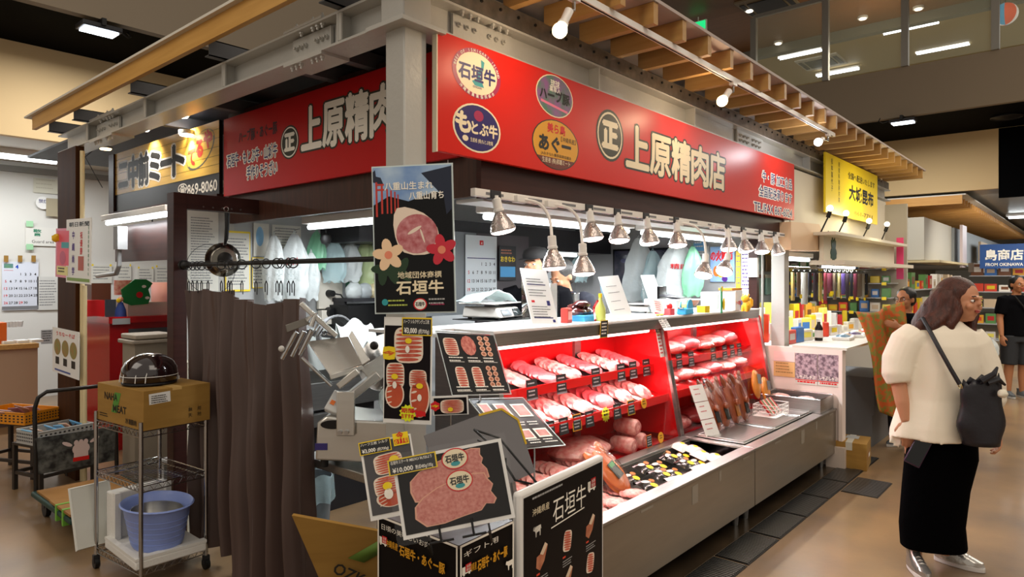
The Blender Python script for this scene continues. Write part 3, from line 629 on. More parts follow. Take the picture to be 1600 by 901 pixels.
j = one('junction_box', M().box(2.16, PX(185,380,2.2).y-.1, 1.86, 2.24, PX(185,380,2.2).y, 2.06), LGREY, 'small pale junction box hanging at the end of the slim light', 'box')
q = PX(183, 360, 2.2)
one('conduit_pipe', M().tube([(2.2,q.y-.05,1.86),(2.2,q.y-.05,1.72),(2.2,q.y+.02,1.65),(2.2,q.y+.5,1.63)], .02, 8), LGREY, 'bent grey conduit pipe below the junction box', 'pipe')
p = PX(238, 384, 2.5)
t = thing('pendant_lamp', 'small pendant lamp with flared shade hanging at the far left stall', 'lamp', p)
obj('shade', M().lathe([(.02,.09),(.03,.06),(.07,.02),(.11,0),(.105,-.005),(.06,.012),(.018,.06)], 20), mat('4a3c38', .3, .3), t); obj('bulb', M().ball((0,0,.0), .04), mat('ffc8bc', .4, em=5), t); obj('cord', M().cyl((0,0,.09),(0,0,2.82-p.z), .006, n=6), BLACK, t)
LAM0 = glassmat((1,1,1), .05)
# ================================================================ HEAT LAMPS ON THE FRONT RAIL
rl = thing('lamp_rail', 'long white rail with sockets for heat lamps under the front fascia', 'rail', (2.17, 2.12, 1.97))
obj('rail', M().box(2.17, 2.105, 1.975, 6.30, 2.135, 2.01), PLW, rl, True, bevel=.002)
for k in range(14): obj('slot', M().box(2.24+k*.29, 2.1035, 1.986, 2.36+k*.29, 2.105, 1.998), GREY, rl, True)
REFG = mat('b4aaa6', .16, .75, bump=.5, bscale=60)
def reflector(t, top, d, s=1.0):
    """socket and pressed glass reflector bulb hanging from top along d"""
    top = V(top); d = V(d).normalized()
    obj('socket', M().lathe([(.017,0),(.021,.004),(.021,.05),(.025,.052),(.025,.062),(.020,.066)], 16, top, d), PLW, t, True)
    obj('reflector', M().lathe([(.020,.066),(.026,.075),(.040,.098),(.054,.125),(.062,.150),(.060,.155)], 24, top, d), REFG, t, True)
    obj('lens', M().lathe([(.060,.152),(.052,.162),(.03,.169),(0,.171)], 24, top, d), REFL, t, True)
    lamp('SPOT', top+d*.19, 5, (1,.80,.76), .05, aim=top+d, spot=100, blend=.8)
names = ['first heat lamp at the near end of the rail, tilted towards the corner', 'second straight heat lamp from the corner column', 'third straight heat lamp from the corner column', 'fourth straight heat lamp from the corner column', 'fifth straight heat lamp, beside the third bent arm', 'straight heat lamp just past the bent arms', 'straight heat lamp, third from the far end of the rail', 'straight heat lamp, second from the far end of the rail', 'straight heat lamp at the far end of the rail']
for n_, (x, y, bx, by) in zip(names, ((775,301,781,360),(921,323,921,372),(965,331,963,375),(1010,338,1011,381),(1057,344,1055,384),(1137,356,1135,388),(1161,360,1162,391),(1189,363,1187,393),(1211,366,1212,394))):
    p = PY(x, y, 2.10); q = PY(bx, by, 2.10); t = thing('heat_lamp', n_, 'lamp', (p.x, 2.10, 1.99), group='straight heat lamps on the rail')
    a = V((p.x, 2.10, 1.975)); d = V((q.x-p.x, -.02, q.z-a.z)).normalized()
    obj('clip', M().cbox((p.x, 2.115, 1.99), (.07,.035,.04)), DARK, t, True, bevel=.003)
    obj('holder', M().cyl(a+V((0,0,.012)), a, .012, n=10), PLW, t, True); reflector(t, a, d)
gl = ['bent arm heat lamp nearest the corner, over the near scale', 'second bent arm heat lamp, over the blue tray', 'third bent arm heat lamp, over the tape dispenser', 'bent arm heat lamp farthest from the corner']
for n_, pts in zip(gl, (((815,311),(842,318),(858,340),(862,368),(866,424)), ((862,319),(888,325),(905,345),(910,380),(912,434)), ((1062,348),(1085,353),(1099,370),(1103,397),(1098,437)), ((1118,354),(1132,357),(1139,372),(1138,397),(1129,434)))):
    P_ = [PY(x, y, 2.09-.03*i) for i, (x, y) in enumerate(pts[:4])]; b = PY(pts[4][0], pts[4][1], 1.99)
    t = thing('bent_heat_lamp', n_, 'lamp', P_[0], group='bent arm heat lamps on the rail')
    obj('clip', M().cbox((P_[0].x, 2.10, P_[0].z), (.08,.04,.035)), PLW, t, True, bevel=.004)
    sm = []
    for i in range(3):
        for k in range(5):
            u = k/5; p0 = P_[max(i-1,0)]; p1 = P_[i]; p2 = P_[i+1]; p3 = P_[min(i+2,3)]
            sm.append(.5*((2*p1)+(p2-p0)*u+(2*p0-5*p1+4*p2-p3)*u*u+(3*p1-p0-3*p2+p3)*u**3))
    sm.append(P_[3]); obj('arm', M().tube(sm, .008, 8), PLW, t, True); reflector(t, P_[3], b-P_[3])
# ================================================================ MEAT IN THE CASES
TRAYB = mat('1b1a1e', .3); TRAYW = mat('eee6e2', .4); FILM = glassmat((1,.98,.98), .12); STK = mat('f0d84a', .4)
def slices(t, n, L, w, mt, slope=0, x=0, th=.010, z=.012, par=None):
    for i in range(n):
        y = -L/2 + L*(i+.5)/n; m = M(); m.m = Matrix.Translation((x+random.uniform(-.006,.006), y, z+.008+.002*(n-i))) @ Matrix.Rotation(R(30+random.uniform(-5,5)), 4, 'X') @ Matrix.Rotation(R(random.uniform(-10,10)), 4, 'Z')
        m.ball((0,0,.004), w/2*random.uniform(.94,1.06), L/n*.95*random.uniform(.9,1.1)+.010, th*.9, 14, 6, .05); obj('slice', m, mt, t)
def pack(x, y, z, w, L, slope, lab, mt, n=7, grp='sliced meat trays on the showcase shelves', tray=TRAYB, sticker=True, rz=0):
    mx = Matrix.Translation((x, y, z)) @ Matrix.Rotation(slope, 4, 'X') @ Matrix.Rotation(rz, 4, 'Z')
    t = thing('meat_tray', lab, 'meat tray', mtx=mx, group=grp)
    obj('tray', M().box(-w/2,-L/2,0,w/2,L/2,.006), tray, t, bevel=.002)
    slices(t, n, L*.9, w*.86, mt)
    if sticker:
        s = M(); s.m = Matrix.Translation((random.uniform(-.02,.02), -L*.25, .032)) @ Matrix.Rotation(R(8), 4, 'X'); oval(s, 0, 0, .016, .013, 0); obj('sticker', s, STK, t)
    return t
where = ['beside the near end', 'second from the near end', 'third from the near end', 'fourth from the near end', 'fourth from the divider', 'third from the divider', 'second from the divider', 'next to the divider']
for k in range(7):
    pack(2.68+k*.235, 2.575, 1.012, .20, .30, .26, 'fanned red meat slices on the upper near shelf, '+where[k if k < 3 else k+1], [MEATR, FATP, MEATR, MEATP, MEATR, FATP, MEATR][k], 7)
for k in range(7):
    pack(2.68+k*.235, 2.50, .822, .21, .34, .235, 'sliced meat pack on the lower near shelf, '+where[k if k < 3 else k+1], [MEATP, FATP, MEATP, FATP, MEATR, MEATP, FATP][k], 6, tray=[TRAYW,TRAYB][k % 2])
for k in range(5):
    pack(2.66+k*.21, 2.36, .475, .19, .22, .12, 'flat pale meat pack on the near showcase floor, %s' % ['at the near end','second along','third along','fourth along','under the big bag'][k], MEATL, 5, tray=TRAYW, grp='flat packs on the showcase floor')
def lump(x, y, z, rx, ry, rz, mt, lab, cat='meat', grp=None, name='meat_cut', rot=0, wrap=True, j=.07):
    t = thing(name, lab, cat, (x, y, z), rot, group=grp)
    m = M().ball((0,0,rz), rx, ry, rz, 16, 10, j); obj('flesh', m, mt, t, sub=1)
    if wrap: m = M().ball((0,0,rz*1.05), rx*1.06, ry*1.06, rz*1.1, 14, 8, .05); obj('film', m, FILM, t)
    return t
lump(3.42, 2.42, .47, .24, .17, .075, MEATL, 'large bag of pale minced pork on the near showcase floor', 'meat', name='mince_bag', j=.12)
for k, (x, y, z) in enumerate(((3.78,2.36,.47),(3.95,2.38,.47),(3.86,2.38,.575))):
    t = thing('pork_roll', 'pale rolled pork joint on the showcase floor, %s' % ['nearest the mince bag','nearest the divider','on top of two others'][k], 'meat', (x, y, z), group='rolled pork joints')
    obj('flesh', M().lathe([(.0,0),(.04,.004),(.053,.02),(.055,.08),(.052,.15),(.04,.17),(0,.175)], 16, (0,-.12,.055), (0,1,0)), MEATL, t); obj('cut_face', M().lathe([(.04,-.001),(0,-.003)], 16, (0,-.116,.055), (0,1,0)), FATP, t)
rn = ['at the near end', 'second along', 'third along', 'fourth along', 'fifth along', 'at the far end']
for k in range(6): lump(4.56+k*.26, 2.56, 1.005, .15, .13, .042+.012*(k % 3), [MEATR, MEATP, MEATR, FATP, MEATP, MEATR][k], 'shrink wrapped meat cut on the far upper shelf, '+rn[k], grp='wrapped cuts on the far upper shelf', rot=random.uniform(-.4,.4))
for k in range(6): lump(4.56+k*.26, 2.49, .81, .15, .15, .042+.012*(k % 2), [MEATP, FATP, MEATP, MEATR, MEATL, FATP][k], 'shrink wrapped meat cut on the far lower shelf, '+rn[k], grp='wrapped cuts on the far lower shelf', rot=random.uniform(-.4,.4))
for k in range(4): lump(4.62+k*.36, 2.42, .465, .17, .14, .06, [MEATP, MEATR, FATP, MEATR][k], 'wrapped meat cut on the far showcase floor, '+rn[k], grp='wrapped cuts on the far floor')
# price tags
SLATE = mat('26282a', .5); SLW = mat('b9bcc0', .6)
def tag_card(mx, w, h, lab, border=None, grp=None, cat='price tag', body=None, ink=SLW, n=4, stick=True):
    t = thing('price_tag', lab, cat, mtx=mx, group=grp)
    if border: obj('border', M().box(0,0,-.002,w,h,0), border, t); obj('card', M().box(w*.06,w*.06,0,w*.94,h-w*.06,.0012), body or SLATE, t)
    else: obj('card', M().box(0,0,-.002,w,h,0.0012), body or SLATE, t)
    m = M(); lines(m, w*.15, h*.78, w*.7, n, h*.19, h*.07, .0018); obj('handwriting', m, ink, t)
    return t
def up(x, y, z, n=(0,-1), tilt=0):
    z_ = V((n[0]*cos(tilt), n[1]*cos(tilt), sin(tilt))).normalized(); x_ = V((-n[1], n[0], 0)).normalized(); y_ = z_.cross(x_)
    return Matrix(((x_.x,y_.x,z_.x,x),(x_.y,y_.y,z_.y,y),(x_.z,y_.z,z_.z,z),(0,0,0,1)))
for row, (Yp, zp, L_) in (('upper', (2.40, .93, ((824,0),(871,1),(926,2),(966,3),(985,4),(1006,5)))), ('lower', (2.28, .73, ((853,0),(875,1),(896,2),(916,3),(960,5),(982,6))))):
    for px, k in L_:
        p = PY(px, 600, Yp); o = ['first from the near end','second from the near end','third from the near end','fourth from the near end','third from the divider','second from the divider','nearest the divider'][k if row == 'lower' or k < 3 else k+1]
        tag_card(up(p.x, Yp, zp-.01, tilt=.1), .095 if row == 'upper' else .085, .115 if row == 'upper' else .095, 'slate price tag on the %s near shelf rail, %s' % (row, o), border=mat('d9a01c', .5) if row == 'lower' and k in (2,6) else None, grp='slate price tags on the near rails')
for row, (Yp, zp, L_) in (('upper', (2.40, .93, (1058,1077,1112,1130,1142,1153))), ('lower', (2.28, .73, (1100,)))):
    for k, px in enumerate(L_):
        p = PY(px, 570, Yp); tag_card(up(p.x, Yp, zp-.01, tilt=.1), .09, .11, 'slate price tag on the far %s shelf rail, %s' % (row, rn[k] if row == 'upper' else 'by itself'), grp='slate price tags on the far rails')
p = PY(941, 655, 2.275); t = thing('burst_label', 'yellow burst price label with red hand on the lower near rail', 'label', mtx=up(p.x, 2.275, .72, tilt=.1))
m = M(); poly(m, [(.045+(.048 if i % 2 else .036)*cos(pi*i/12), .05+(.048 if i % 2 else .036)*sin(pi*i/12)) for i in range(24)], .001); obj('burst', m, mat('e8ea20', .5), t, solid=.001); m = M(); lines(m, .02, .065, .05, 2, .022, .012, .003, .1); obj('handwriting', m, INK, t); m = M().ball((.10,.045,0), .022, .022, .003, 10, 6); obj('hand', m, RINK, t)
p = PY(1003, 632, 2.275); t = thing('round_label', 'round gold label on the lower near rail by the divider', 'label', mtx=up(p.x, 2.275, .745, tilt=.1)); obj('disc', M().disc((.03,.03), .034, .034, 0, .002), GOLD, t); m = M(); lines(m, .012, .04, .036, 2, .016, .006, .003); obj('lettering', m, INK, t)
p = PY(1010, 690, 2.21); tag_card(up(p.x, 2.205, .503, tilt=.1), .07, .08, 'slate tag with orange border standing at the foot of the near glass', border=ORANGE)
p = PY(1024, 690, 2.21); t = thing('round_label', 'round gold label standing at the foot of the near glass', 'label', mtx=up(p.x+.04, 2.205, .505, tilt=.1)); obj('disc', M().disc((.03,.035), .036, .036, 0, .002), GOLD, t); m = M(); lines(m, .012, .045, .036, 2, .016, .006, .003); obj('lettering', m, INK, t)
p = PY(937, 530, 2.33); tag_card(up(p.x, 2.328, 1.235, tilt=-.05), .085, .11, 'slate tag with yellow border clipped to the steel counter edge', border=mat('d6b43a', .5), ink=WINK)
p = PY(1030, 530, 2.33); t = thing('notice_strip', 'narrow yellow and white notice strip taped to the divider', 'notice', mtx=up(p.x, 2.32, 1.05, tilt=.2))
obj('sheet', M().box(0,0,0,.065,.17,.001), WHITE, t); obj('head', M().box(0,.17,0,.065,.27,.0015), mat('e5dfa0', .5), t); m = M(); text(m, '全国', .032, .215, .035, .002, .02, align='c'); text(m, '配送', .032, .178, .035, .002, .02, align='c'); obj('lettering', m, NINK, t)
m = M(); lines(m, .01, .15, .045, 6, .025, .012, .002); obj('lettering', m, RINK, t)
# ---- well packs in front of the near case
def flatpack(mx, w, h, th, lab, body, marks, grp, n=3):
    t = thing('food_pack', lab, 'packet', mtx=mx, group=grp)
    obj('pouch', M().grid(lambda u, v: ((u-.5)*w, (v-.5)*h, th*(1-abs(2*u-1)**3)*(1-abs(2*v-1)**4)), 8, 8).grid(lambda u, v: ((.5-u)*w, (v-.5)*h, 0), 2, 2), body, t)
    for i, (c, x, y, a, b) in enumerate(marks): m = M(); oval(m, x*w, y*h, a*w, b*h, th*1.03, n=14); obj('print', m, c, t)
    return t
BLKP = mat('1a1512', .15, coat=.5); CLRP = mat('e9dcd8', .12, coat=.5, bump=.6, bscale=20)
pos = []
for i in range(5):
    for j in range(3):
        x = 3.42+i*.155; y = 1.83+j*.11
        far = i > 2
        mx = Matrix.Translation((x+random.uniform(-.01,.01), y, .395+.02*j+.03*(i % 2))) @ Matrix.Rotation(R(18), 4, 'X') @ Matrix.Rotation(random.uniform(-.3,.3), 4, 'Z')
        side = ['front','middle','back'][j]; col = ['nearest the orange pack','second along','third along','fourth along','by the steel lid'][i]
        if j > 0 or i < 1: flatpack(mx, .14, .11, .02, 'black and yellow food packet in the open well, %s row, %s' % (side, col), BLKP, ((YINK, .1, -.2, .17, .2), (WINK, -.15, .15, .22, .12), (mat('b8702a', .4), .25, .2, .15, .15)), 'black food packets in the well')
        else: flatpack(mx, .14, .11, .025, 'clear packet with yellow mark in the open well, %s row, %s' % (side, col), CLRP, ((YINK, -.1, -.1, .12, .13), (WINK, .15, .15, .2, .14)), 'clear food packets in the well')
for i in range(5):
    mx = Matrix.Translation((4.13+.04*(i % 2), 1.80+i*.075, .42+.015*i)) @ Matrix.Rotation(R(15), 4, 'X')
    flatpack(mx, .15, .11, .025, 'clear packet at the far end of the well, %s' % ['at the front','second back','middle','fourth back','at the rear'][i], CLRP, ((YINK, .1, 0, .12, .14),), 'clear food packets in the well')
for i in range(4):
    for j in range(3):
        pack(2.66+i*.2, 1.83+j*.115, .385, .18, .10, .0, 'white wrapped tray in the well, %s row, %s' % (['front','middle','back'][j], ['at the near end','second along','third along','by the orange pack'][i]), MEATL, 4, tray=TRAYW, grp='trays in the near end of the well')
t = thing('pig_face_pack', 'big orange brown vacuum packed pig face with green label in the well', 'meat pack', mtx=Matrix.Translation((3.28, 2.0, .39)) @ Matrix.Rotation(R(48), 4, 'X') @ Matrix.Rotation(R(14), 4, 'Z'))
PIGF = mat('a34a1c', .25, 0, col2='c8702c', scale=9, contrast=.25, coat=.6, bump=.3)
obj('face', M().ball((0,.14,.02), .10, .15, .03, 18, 12, .12), PIGF, t, sub=1); obj('film', M().ball((0,.15,.02), .12, .19, .04, 14, 10, .06), FILM, t)
for s in (-1, 1): m = M(); m.m = Matrix.Translation((s*.06,.27,.02)) @ Matrix.Rotation(-s*.6, 4, 'Z'); m.ball((0,0,0), .04, .06, .014, 12, 8, .1); obj('ear', m, PIGF, t)
obj('label', M().box(-.03,.09,.053,.04,.19,.055), mat('17201a', .4), t); obj('label_mark', M().box(-.02,.16,.055,.03,.185,.057), GREEN, t)
# ---- items on the far ledge
PB = mat('6e2a14', .22, 0, col2='a4522a', scale=12, contrast=.25, coat=.6, bump=.4)
for k, (px, py) in enumerate(((1103,680),(1127,668),(1152,655),(1172,640))):
    p = PZ(px, py, .503); p.y = 2.06; p.x = 4.60+k*.17
    t = thing('pig_face_pack', 'brown vacuum packed pig face hanging card on top, %s' % ['nearest the menu stand','second from the menu stand','third from the menu stand','beside the white basket'][k], 'meat pack', mtx=Matrix.Translation(p) @ Matrix.Rotation(R(68+3*k), 4, 'X') @ Matrix.Rotation(R(random.uniform(-8,8)), 4, 'Z'), group='brown pig face packs on the far ledge')
    obj('face', M().ball((0,.17,.02), .088, .17, .030, 18, 12, .12), PB, t, sub=1); obj('film', M().ball((0,.19,.02), .105, .20, .04, 14, 10, .06), FILM, t)
    for s in (-1, 1): m = M(); m.m = Matrix.Translation((s*.055,.33,.02)) @ Matrix.Rotation(-s*.5, 4, 'Z'); m.ball((0,0,0), .035, .06, .012, 12, 8, .1); obj('ear', m, PB, t)
    obj('label', M().box(-.03,.06,.05,.03,.15,.052), [BLACK, mat('17201a', .4), mat('a5641c', .4), BLACK][k], t)
    obj('snout', M().lathe([(.024,0),(.026,.02),(.02,.028),(0,.029)], 14, (0,.16,.045), (0,.1,1)), PB, t)
for k, (px, py) in enumerate(((1180,590),(1196,597))):
    t = thing('smoked_ear_pack', 'orange brown smoked ear pack with grey card, %s' % ['nearer the glass','leaning at the glass end'][k], 'meat pack', mtx=Matrix.Translation((5.60+k*.22, 2.16, .60-.08*k)) @ Matrix.Rotation(R(78), 4, 'X') @ Matrix.Rotation(R(-10), 4, 'Z'), group='smoked ear packs')
    obj('ear', M().ball((0,.12,.02), .07, .13, .03, 14, 8, .1), mat('c06a20', .25, 0, col2='dc9238', scale=8, coat=.6), t, sub=1); obj('card', M().box(-.03,.12,.05,.04,.20,.053), GREY, t)
t = thing('leaflet_card', 'tall white three panel card leaning beside the pig face packs', 'card', mtx=Matrix.Translation((4.46, 2.02, .506)) @ Matrix.Rotation(R(-12), 4, 'Z') @ Matrix.Rotation(R(66), 4, 'X'))
for k in range(3): obj('panel', M().box(-.075,.125*k,0,.075,.12+.125*k,.003), WHITE, t); m = M(); lines(m, -.045, .085+.125*k, .08, 2, .035, .008, .0035); obj('lettering', m, mat('c86a6a', .5), t, smooth=False)
obj('sleeve', M().box(-.09,-.005,.006,.09,.385,.007), LAM0, t)
bk = thing('wire_basket', 'white plastic basket of red and green wrapped snacks on the far ledge', 'basket', (5.45, 1.98, .515))
m = M()
for z in (0, .03, .06, .09): m.tube([(-.14,-.09,z),(.14,-.09,z),(.14,.09,z),(-.14,.09,z)], .003, 5, True)
for i in range(9): m.cyl((-.14+i*.035,-.09,0), (-.14+i*.035,-.09,.09), .0025, n=5); m.cyl((-.14+i*.035,.09,0), (-.14+i*.035,.09,.09), .0025, n=5)
b_ = obj('mesh_side', m, WHITE, bk); b_['kind'] = 'stuff'; obj('floor_mat', M().box(-.14,-.09,0,.14,.09,.003), WHITE, bk)
for i in range(10): one('snack_stick', M().bar((5.34+i*.024, 1.94, .53), (5.35+i*.024, 2.03, .63), .02, .012), [mat('b32a22', .3), mat('2f6a2c', .3), mat('d9b0a0', .3)][i % 3], '%s wrapped snack stick in the white basket, %s' % (['red','green','pale'][i % 3], ['first from the near end','second','third','fourth','fifth','sixth','seventh','eighth','ninth','last, at the far end'][i]), 'snack', group='snack sticks in the white basket')
st = thing('steel_tray', 'deep stainless steel tray at the far end of the ledge', 'tray', (5.98, 2.0, .505))
obj('wall', M().box(-.20,-.30,0,.16,-.29,.11).box(-.20,.18,0,.16,.19,.11).box(-.20,-.29,0,-.19,.18,.11).box(.15,-.29,0,.16,.18,.11), STEEL, st); obj('bottom', M().box(-.19,-.29,0,.15,.18,.005), STEEL, st); obj('rim', M().tube([(-.2,-.3,.11),(.16,-.3,.11),(.16,.19,.11),(-.2,.19,.11)], .006, 6, True), CHROME, st)
for k in range(2): one('meat_bag', M().ball((5.90+.02*k, 1.85+.22*k, .585), .09, .09, .03, 12, 8, .08), mat('e5c2bc', .2, coat=.5), 'pale bag lying in the steel tray, %s' % ['front one','rear one'][k], 'bag')
# ================================================================ ON THE COUNTERTOP
ZT = 1.334
def leaner(name, lab, TL, TR, BR, BL, n, tilt, d, body=WHITE):
    mx, w, h = frame(TL, TR, BR, BL, V((n[0]*cos(tilt), n[1]*cos(tilt), sin(tilt))), d)
    return mx, w, h
def dz(px, py, z=ZT): r = ray(px, py); return (z-H)/r.z
def menu(lab, TL, TR, BR, BL, lines_fn, grp=None, name='menu_stand'):
    mx, w, h = leaner(name, lab, TL, TR, BR, BL, (-.15,-1), R(22), dz(*BL))
    t = thing(name, lab, 'menu stand', mtx=mx, group=grp)
    obj('board', M().box(0,0,-.004,w,h,0), WHITE, t); obj('back_leg', M().add([(w*.05,h*.95,-.006),(w*.95,h*.95,-.006),(w*.95,.03*h,-.10),(w*.05,.03*h,-.10)], [(0,3,2,1)]), ACRY, t, solid=.003)
    lines_fn(t, w, h); return t
def m1(t, w, h):
    P = Pr(); m = P('print', NAVY); rect(m, w*.12, h*.70, w*.7, h*.018); rect(m, w*.12, h*.1, w*.72, h*.018)
    m = P('lettering', INK); lines(m, w*.12, h*.80, w*.75, 2, h*.05, h*.015); lines(m, w*.12, h*.60, w*.75, 3, h*.05, h*.013); lines(m, w*.12, h*.3, w*.75, 5, h*.045, h*.013)
    rect(P('print', NINK), w*.72, h*.33, w*.12, h*.09); rect(P('print', NINK), w*.8, h*.03, w*.1, h*.05); rect(P('print', RINK), w*.15, h*.38, w*.12, h*.04); P.flush(t)
menu('tall white menu stand with blue ruled lines beside the near scale', (813,421), (853,419), (872,503), (833,509), m1)
def m2(t, w, h):
    P = Pr(); m = P('lettering', INK); 
    for q in (.75, .6, .4, .2): lines(m, w*.2, h*q, w*.6, 1, h*.05, h*.012)
    P.flush(t)
menu('white menu stand behind the second bent arm lamp', (935,432), (966,430), (989,495), (958,499), m2)
menu('white menu stand beside the far scale', (1001,430), (1022,429), (1039,478), (1018,481), m2)
def m3(t, w, h):
    P = Pr(); lines(P('lettering', RINK), w*.2, h*.8, w*.6, 5, h*.13, h*.04); rect(P('print', RINK), 0, 0, w, h*.1); P.flush(t)
menu('small white menu stand with red foot strip', (1019,468), (1033,466), (1038,490), (1024,493), m3)
t = thing('acrylic_holder', 'clear acrylic leaflet holder behind the tall menu stand', 'holder', PZ(866, 503, ZT)); obj('pocket', M().box(-.03,0,0,.05,.04,.2), ACRY, t); obj('leaflet', M().box(-.025,.012,.005,.045,.02,.24), mat('dfeceb', .4), t)
def scale(px, py, s, lab, rz):
    p = PZ(px, py, ZT+.006); t = thing('weighing_scale', lab, 'scale', mtx=Matrix.Translation(p) @ Matrix.Rotation(rz, 4, 'Z') @ Matrix.Scale(s, 4))
    obj('body', M().add([(-.17,-.14,.012),(.17,-.14,.012),(.17,.15,.012),(-.17,.15,.012),(-.15,-.10,.075),(.15,-.10,.075),(.16,.14,.085),(-.16,.14,.085)], [(0,3,2,1),(4,5,6,7),(0,1,5,4),(1,2,6,5),(2,3,7,6),(3,0,4,7)]), mat('9c9892', .3, coat=.3), t, bevel=.012)
    obj('platter', M().box(-.19,-.11,.098,.19,.16,.108), mat('d8d2cc', .2, .3), t, bevel=.006); obj('spider', M().cyl((0,.02,.08), (0,.02,.1), .05), GREY, t)
    d = M(); d.add([(.03,-.138,.022),(.14,-.138,.022),(.13,-.112,.064),(.04,-.112,.064)], [(0,1,2,3)]); obj('display', d, mat('2a3030', .2), t, solid=.004)
    d = M(); d.add([(-.13,-.137,.025),(0,-.137,.025),(-.01,-.112,.062),(-.12,-.112,.062)], [(0,1,2,3)]); obj('keypad', d, mat('6b6f72', .5), t, solid=.003)
    for a in (-.13, .13):
        for b in (-.1, .11): obj('foot', M().cyl((a,b,0), (a,b,.014), .014, n=10), BLACK, t)
    return t, p
t, p = scale(772, 497, 1.0, 'grey weighing scale on a black mat at the near counter end', R(14))
one('counter_mat', M().box(p.x-.22, p.y-.17, ZT, p.x+.24, p.y+.17, ZT+.005), BLACK, 'black mat under the near weighing scale', 'mat')
one('plastic_bag_pack', M().grid(lambda u, v: (p.x-.22+.36*u, p.y-.08+.22*v, ZT+.12+.07*sin(pi*u)*(1-.4*v)+.006*sin(17*u+9*v)), 14, 8), BAGM, 'stack of clear bags lying on the near scale', 'bag', solid=.008)
scale(1003, 487, .62, 'smaller grey weighing scale between the menu stands', R(14))
one('white_work_shelf', M().box(2.42, 2.62, 1.318, 2.54, 2.95, 1.334).box(2.22, 2.38, 1.318, 2.42, 2.95, 1.334), mat('e4e4e2', .2), 'white worktop end beside the corner column', 'worktop')
def boxy(name, lab, cat, px, py, w, d, h, mt, rz=0, z=ZT, bev=.003, extra=None):
    p = PZ(px, py, z); t = thing(name, lab, cat, p, rz); obj('body', M().box(-w/2,-d/2,0,w/2,d/2,h), mt, t, bevel=bev)
    if extra: extra(t)
    return t
boxy('leaflet_box', 'red leaflet box beside the tall menu stand', 'box', 885, 504, .06, .05, .085, mat('b83a32', .4), R(10), extra=lambda t: (obj('label', M().box(-.025,-.027,.02,.025,-.025,.07), mat('e0a8a0', .5), t), obj('lid', M().box(-.03,-.02,.085,.03,.02,.09), mat('d8402c', .4), t)))
t = boxy('shallow_tray', 'shallow light blue tray on the counter', 'tray', 913, 501, .17, .12, .035, mat('3fa6dc', .3), 0, extra=lambda t: obj('rim', M().tube([(-.088,-.063,.037),(.088,-.063,.037),(.088,.063,.037),(-.088,.063,.037)], .005, 6, True), mat('58b6e6', .3), t))
p = PZ(913, 501, ZT)
for k, (dx, dy, dz_) in enumerate(((-.05,0,.06),(.04,.01,.062),(0,.0,.105),(-.02,.03,.085))):
    one('offal_pack', M().ball((p.x+dx, p.y+dy+.02, ZT+dz_), .075, .05, .026, 12, 8, .1), mat('4a1c1c', .15, coat=.6), 'dark red shiny offal pack piled in the blue tray, %s' % ['left one at the bottom','right one at the bottom','topmost','tucked in the middle'][k], 'meat pack', group='offal packs in the blue tray')
boxy('steel_can', 'short steel can behind the offal packs', 'can', 912, 492, .001, .001, .001, STEEL, extra=lambda t: (obj('cylinder_wall', M().cyl((0,.08,0),(0,.08,.16), .035, n=20), STEEL, t), obj('rim', M().ring((0,.08,.16), .035, .003, n=20), CHROME, t)))
t = thing('sauce_bottle', 'clear bottle of yellow green sauce by the second menu stand', 'bottle', PZ(938, 501, ZT)); obj('bottle', M().lathe([(.035,0),(.036,.005),(.034,.08),(.012,.13),(.01,.15),(.006,.152)], 16), mat('c9cf6a', .15, alpha=.8), t); obj('cap', M().cyl((0,0,.15),(0,0,.175), .012), YEL, t)
one('red_handle_brush', M().tube([PZ(930,500,ZT+.02), PZ(928,480,ZT+.09), PZ(934,470,ZT+.14)], .007, 6), RED, 'red curved brush handle behind the sauce bottle', 'brush')
t = thing('tape_dispenser', 'light blue tape dispenser with a clear roll', 'tape dispenser', PZ(1071, 491, ZT), R(5))
obj('base', M().add([(-.08,-.04,0),(.08,-.04,0),(.08,.04,0),(-.08,.04,0),(-.075,-.035,.05),(.07,-.035,.05),(.07,.035,.05),(-.075,.035,.05)], [(0,3,2,1),(4,5,6,7),(0,1,5,4),(1,2,6,5),(2,3,7,6),(3,0,4,7)]), mat('36a5d8', .3), t, bevel=.01); obj('side_wall', M().lathe([(.055,-.03),(.055,-.025),(0,-.025)], 20, (.02,0,.06), (0,1,0)).lathe([(.055,.025),(.055,.03),(0,.03)], 20, (.02,0,.06), (0,1,0)), mat('36a5d8', .3), t); obj('roll', M().lathe([(.05,-.02),(.05,.02),(.03,.02),(.03,-.02)], 20, (.02,0,.07), (0,1,0)), mat('d8cf80', .2), t); obj('cutter', M().box(-.1,-.02,.045,-.075,.02,.055), CHROME, t)
boxy('yellow_pot', 'small square yellow pot beside the tape dispenser', 'pot', 1099, 488, .09, .07, .055, YEL)
t = thing('noodle_bowl', 'brown bowl with a white rim behind the yellow pot', 'bowl', PZ(1097, 483, ZT)); obj('bowl', M().lathe([(.03,.06),(.05,.07),(.075,.115),(.07,.115),(.045,.075),(0,.07)], 20, (0,.1,-.03)), mat('6b3f26', .4), t); obj('rim', M().ring((0,.1,.087), .074, .005, n=24), WHITE, t)
boxy('candy_box', 'small clear box of red sweets beside the tape dispenser', 'box', 1046, 492, .07, .05, .05, mat('d8484a', .25), extra=lambda t: obj('heap', M().ball((0,0,.06), .03, .024, .03, 8, 6, .2), mat('e02a2a', .3), t))
t = thing('pen_cup', 'black cup of scissors and pens behind the candy box', 'cup', PZ(1050, 484, ZT)); obj('cup', M().lathe([(.035,0),(.04,.08),(.037,.08),(.03,.01)], 16, (0,.08,0)), DARK, t)
for k in range(2): obj('scissor_loop', M().ring((-.015+.04*k,.08,.13), .022, .005, (0,1,.2), 14), BLACK, t)
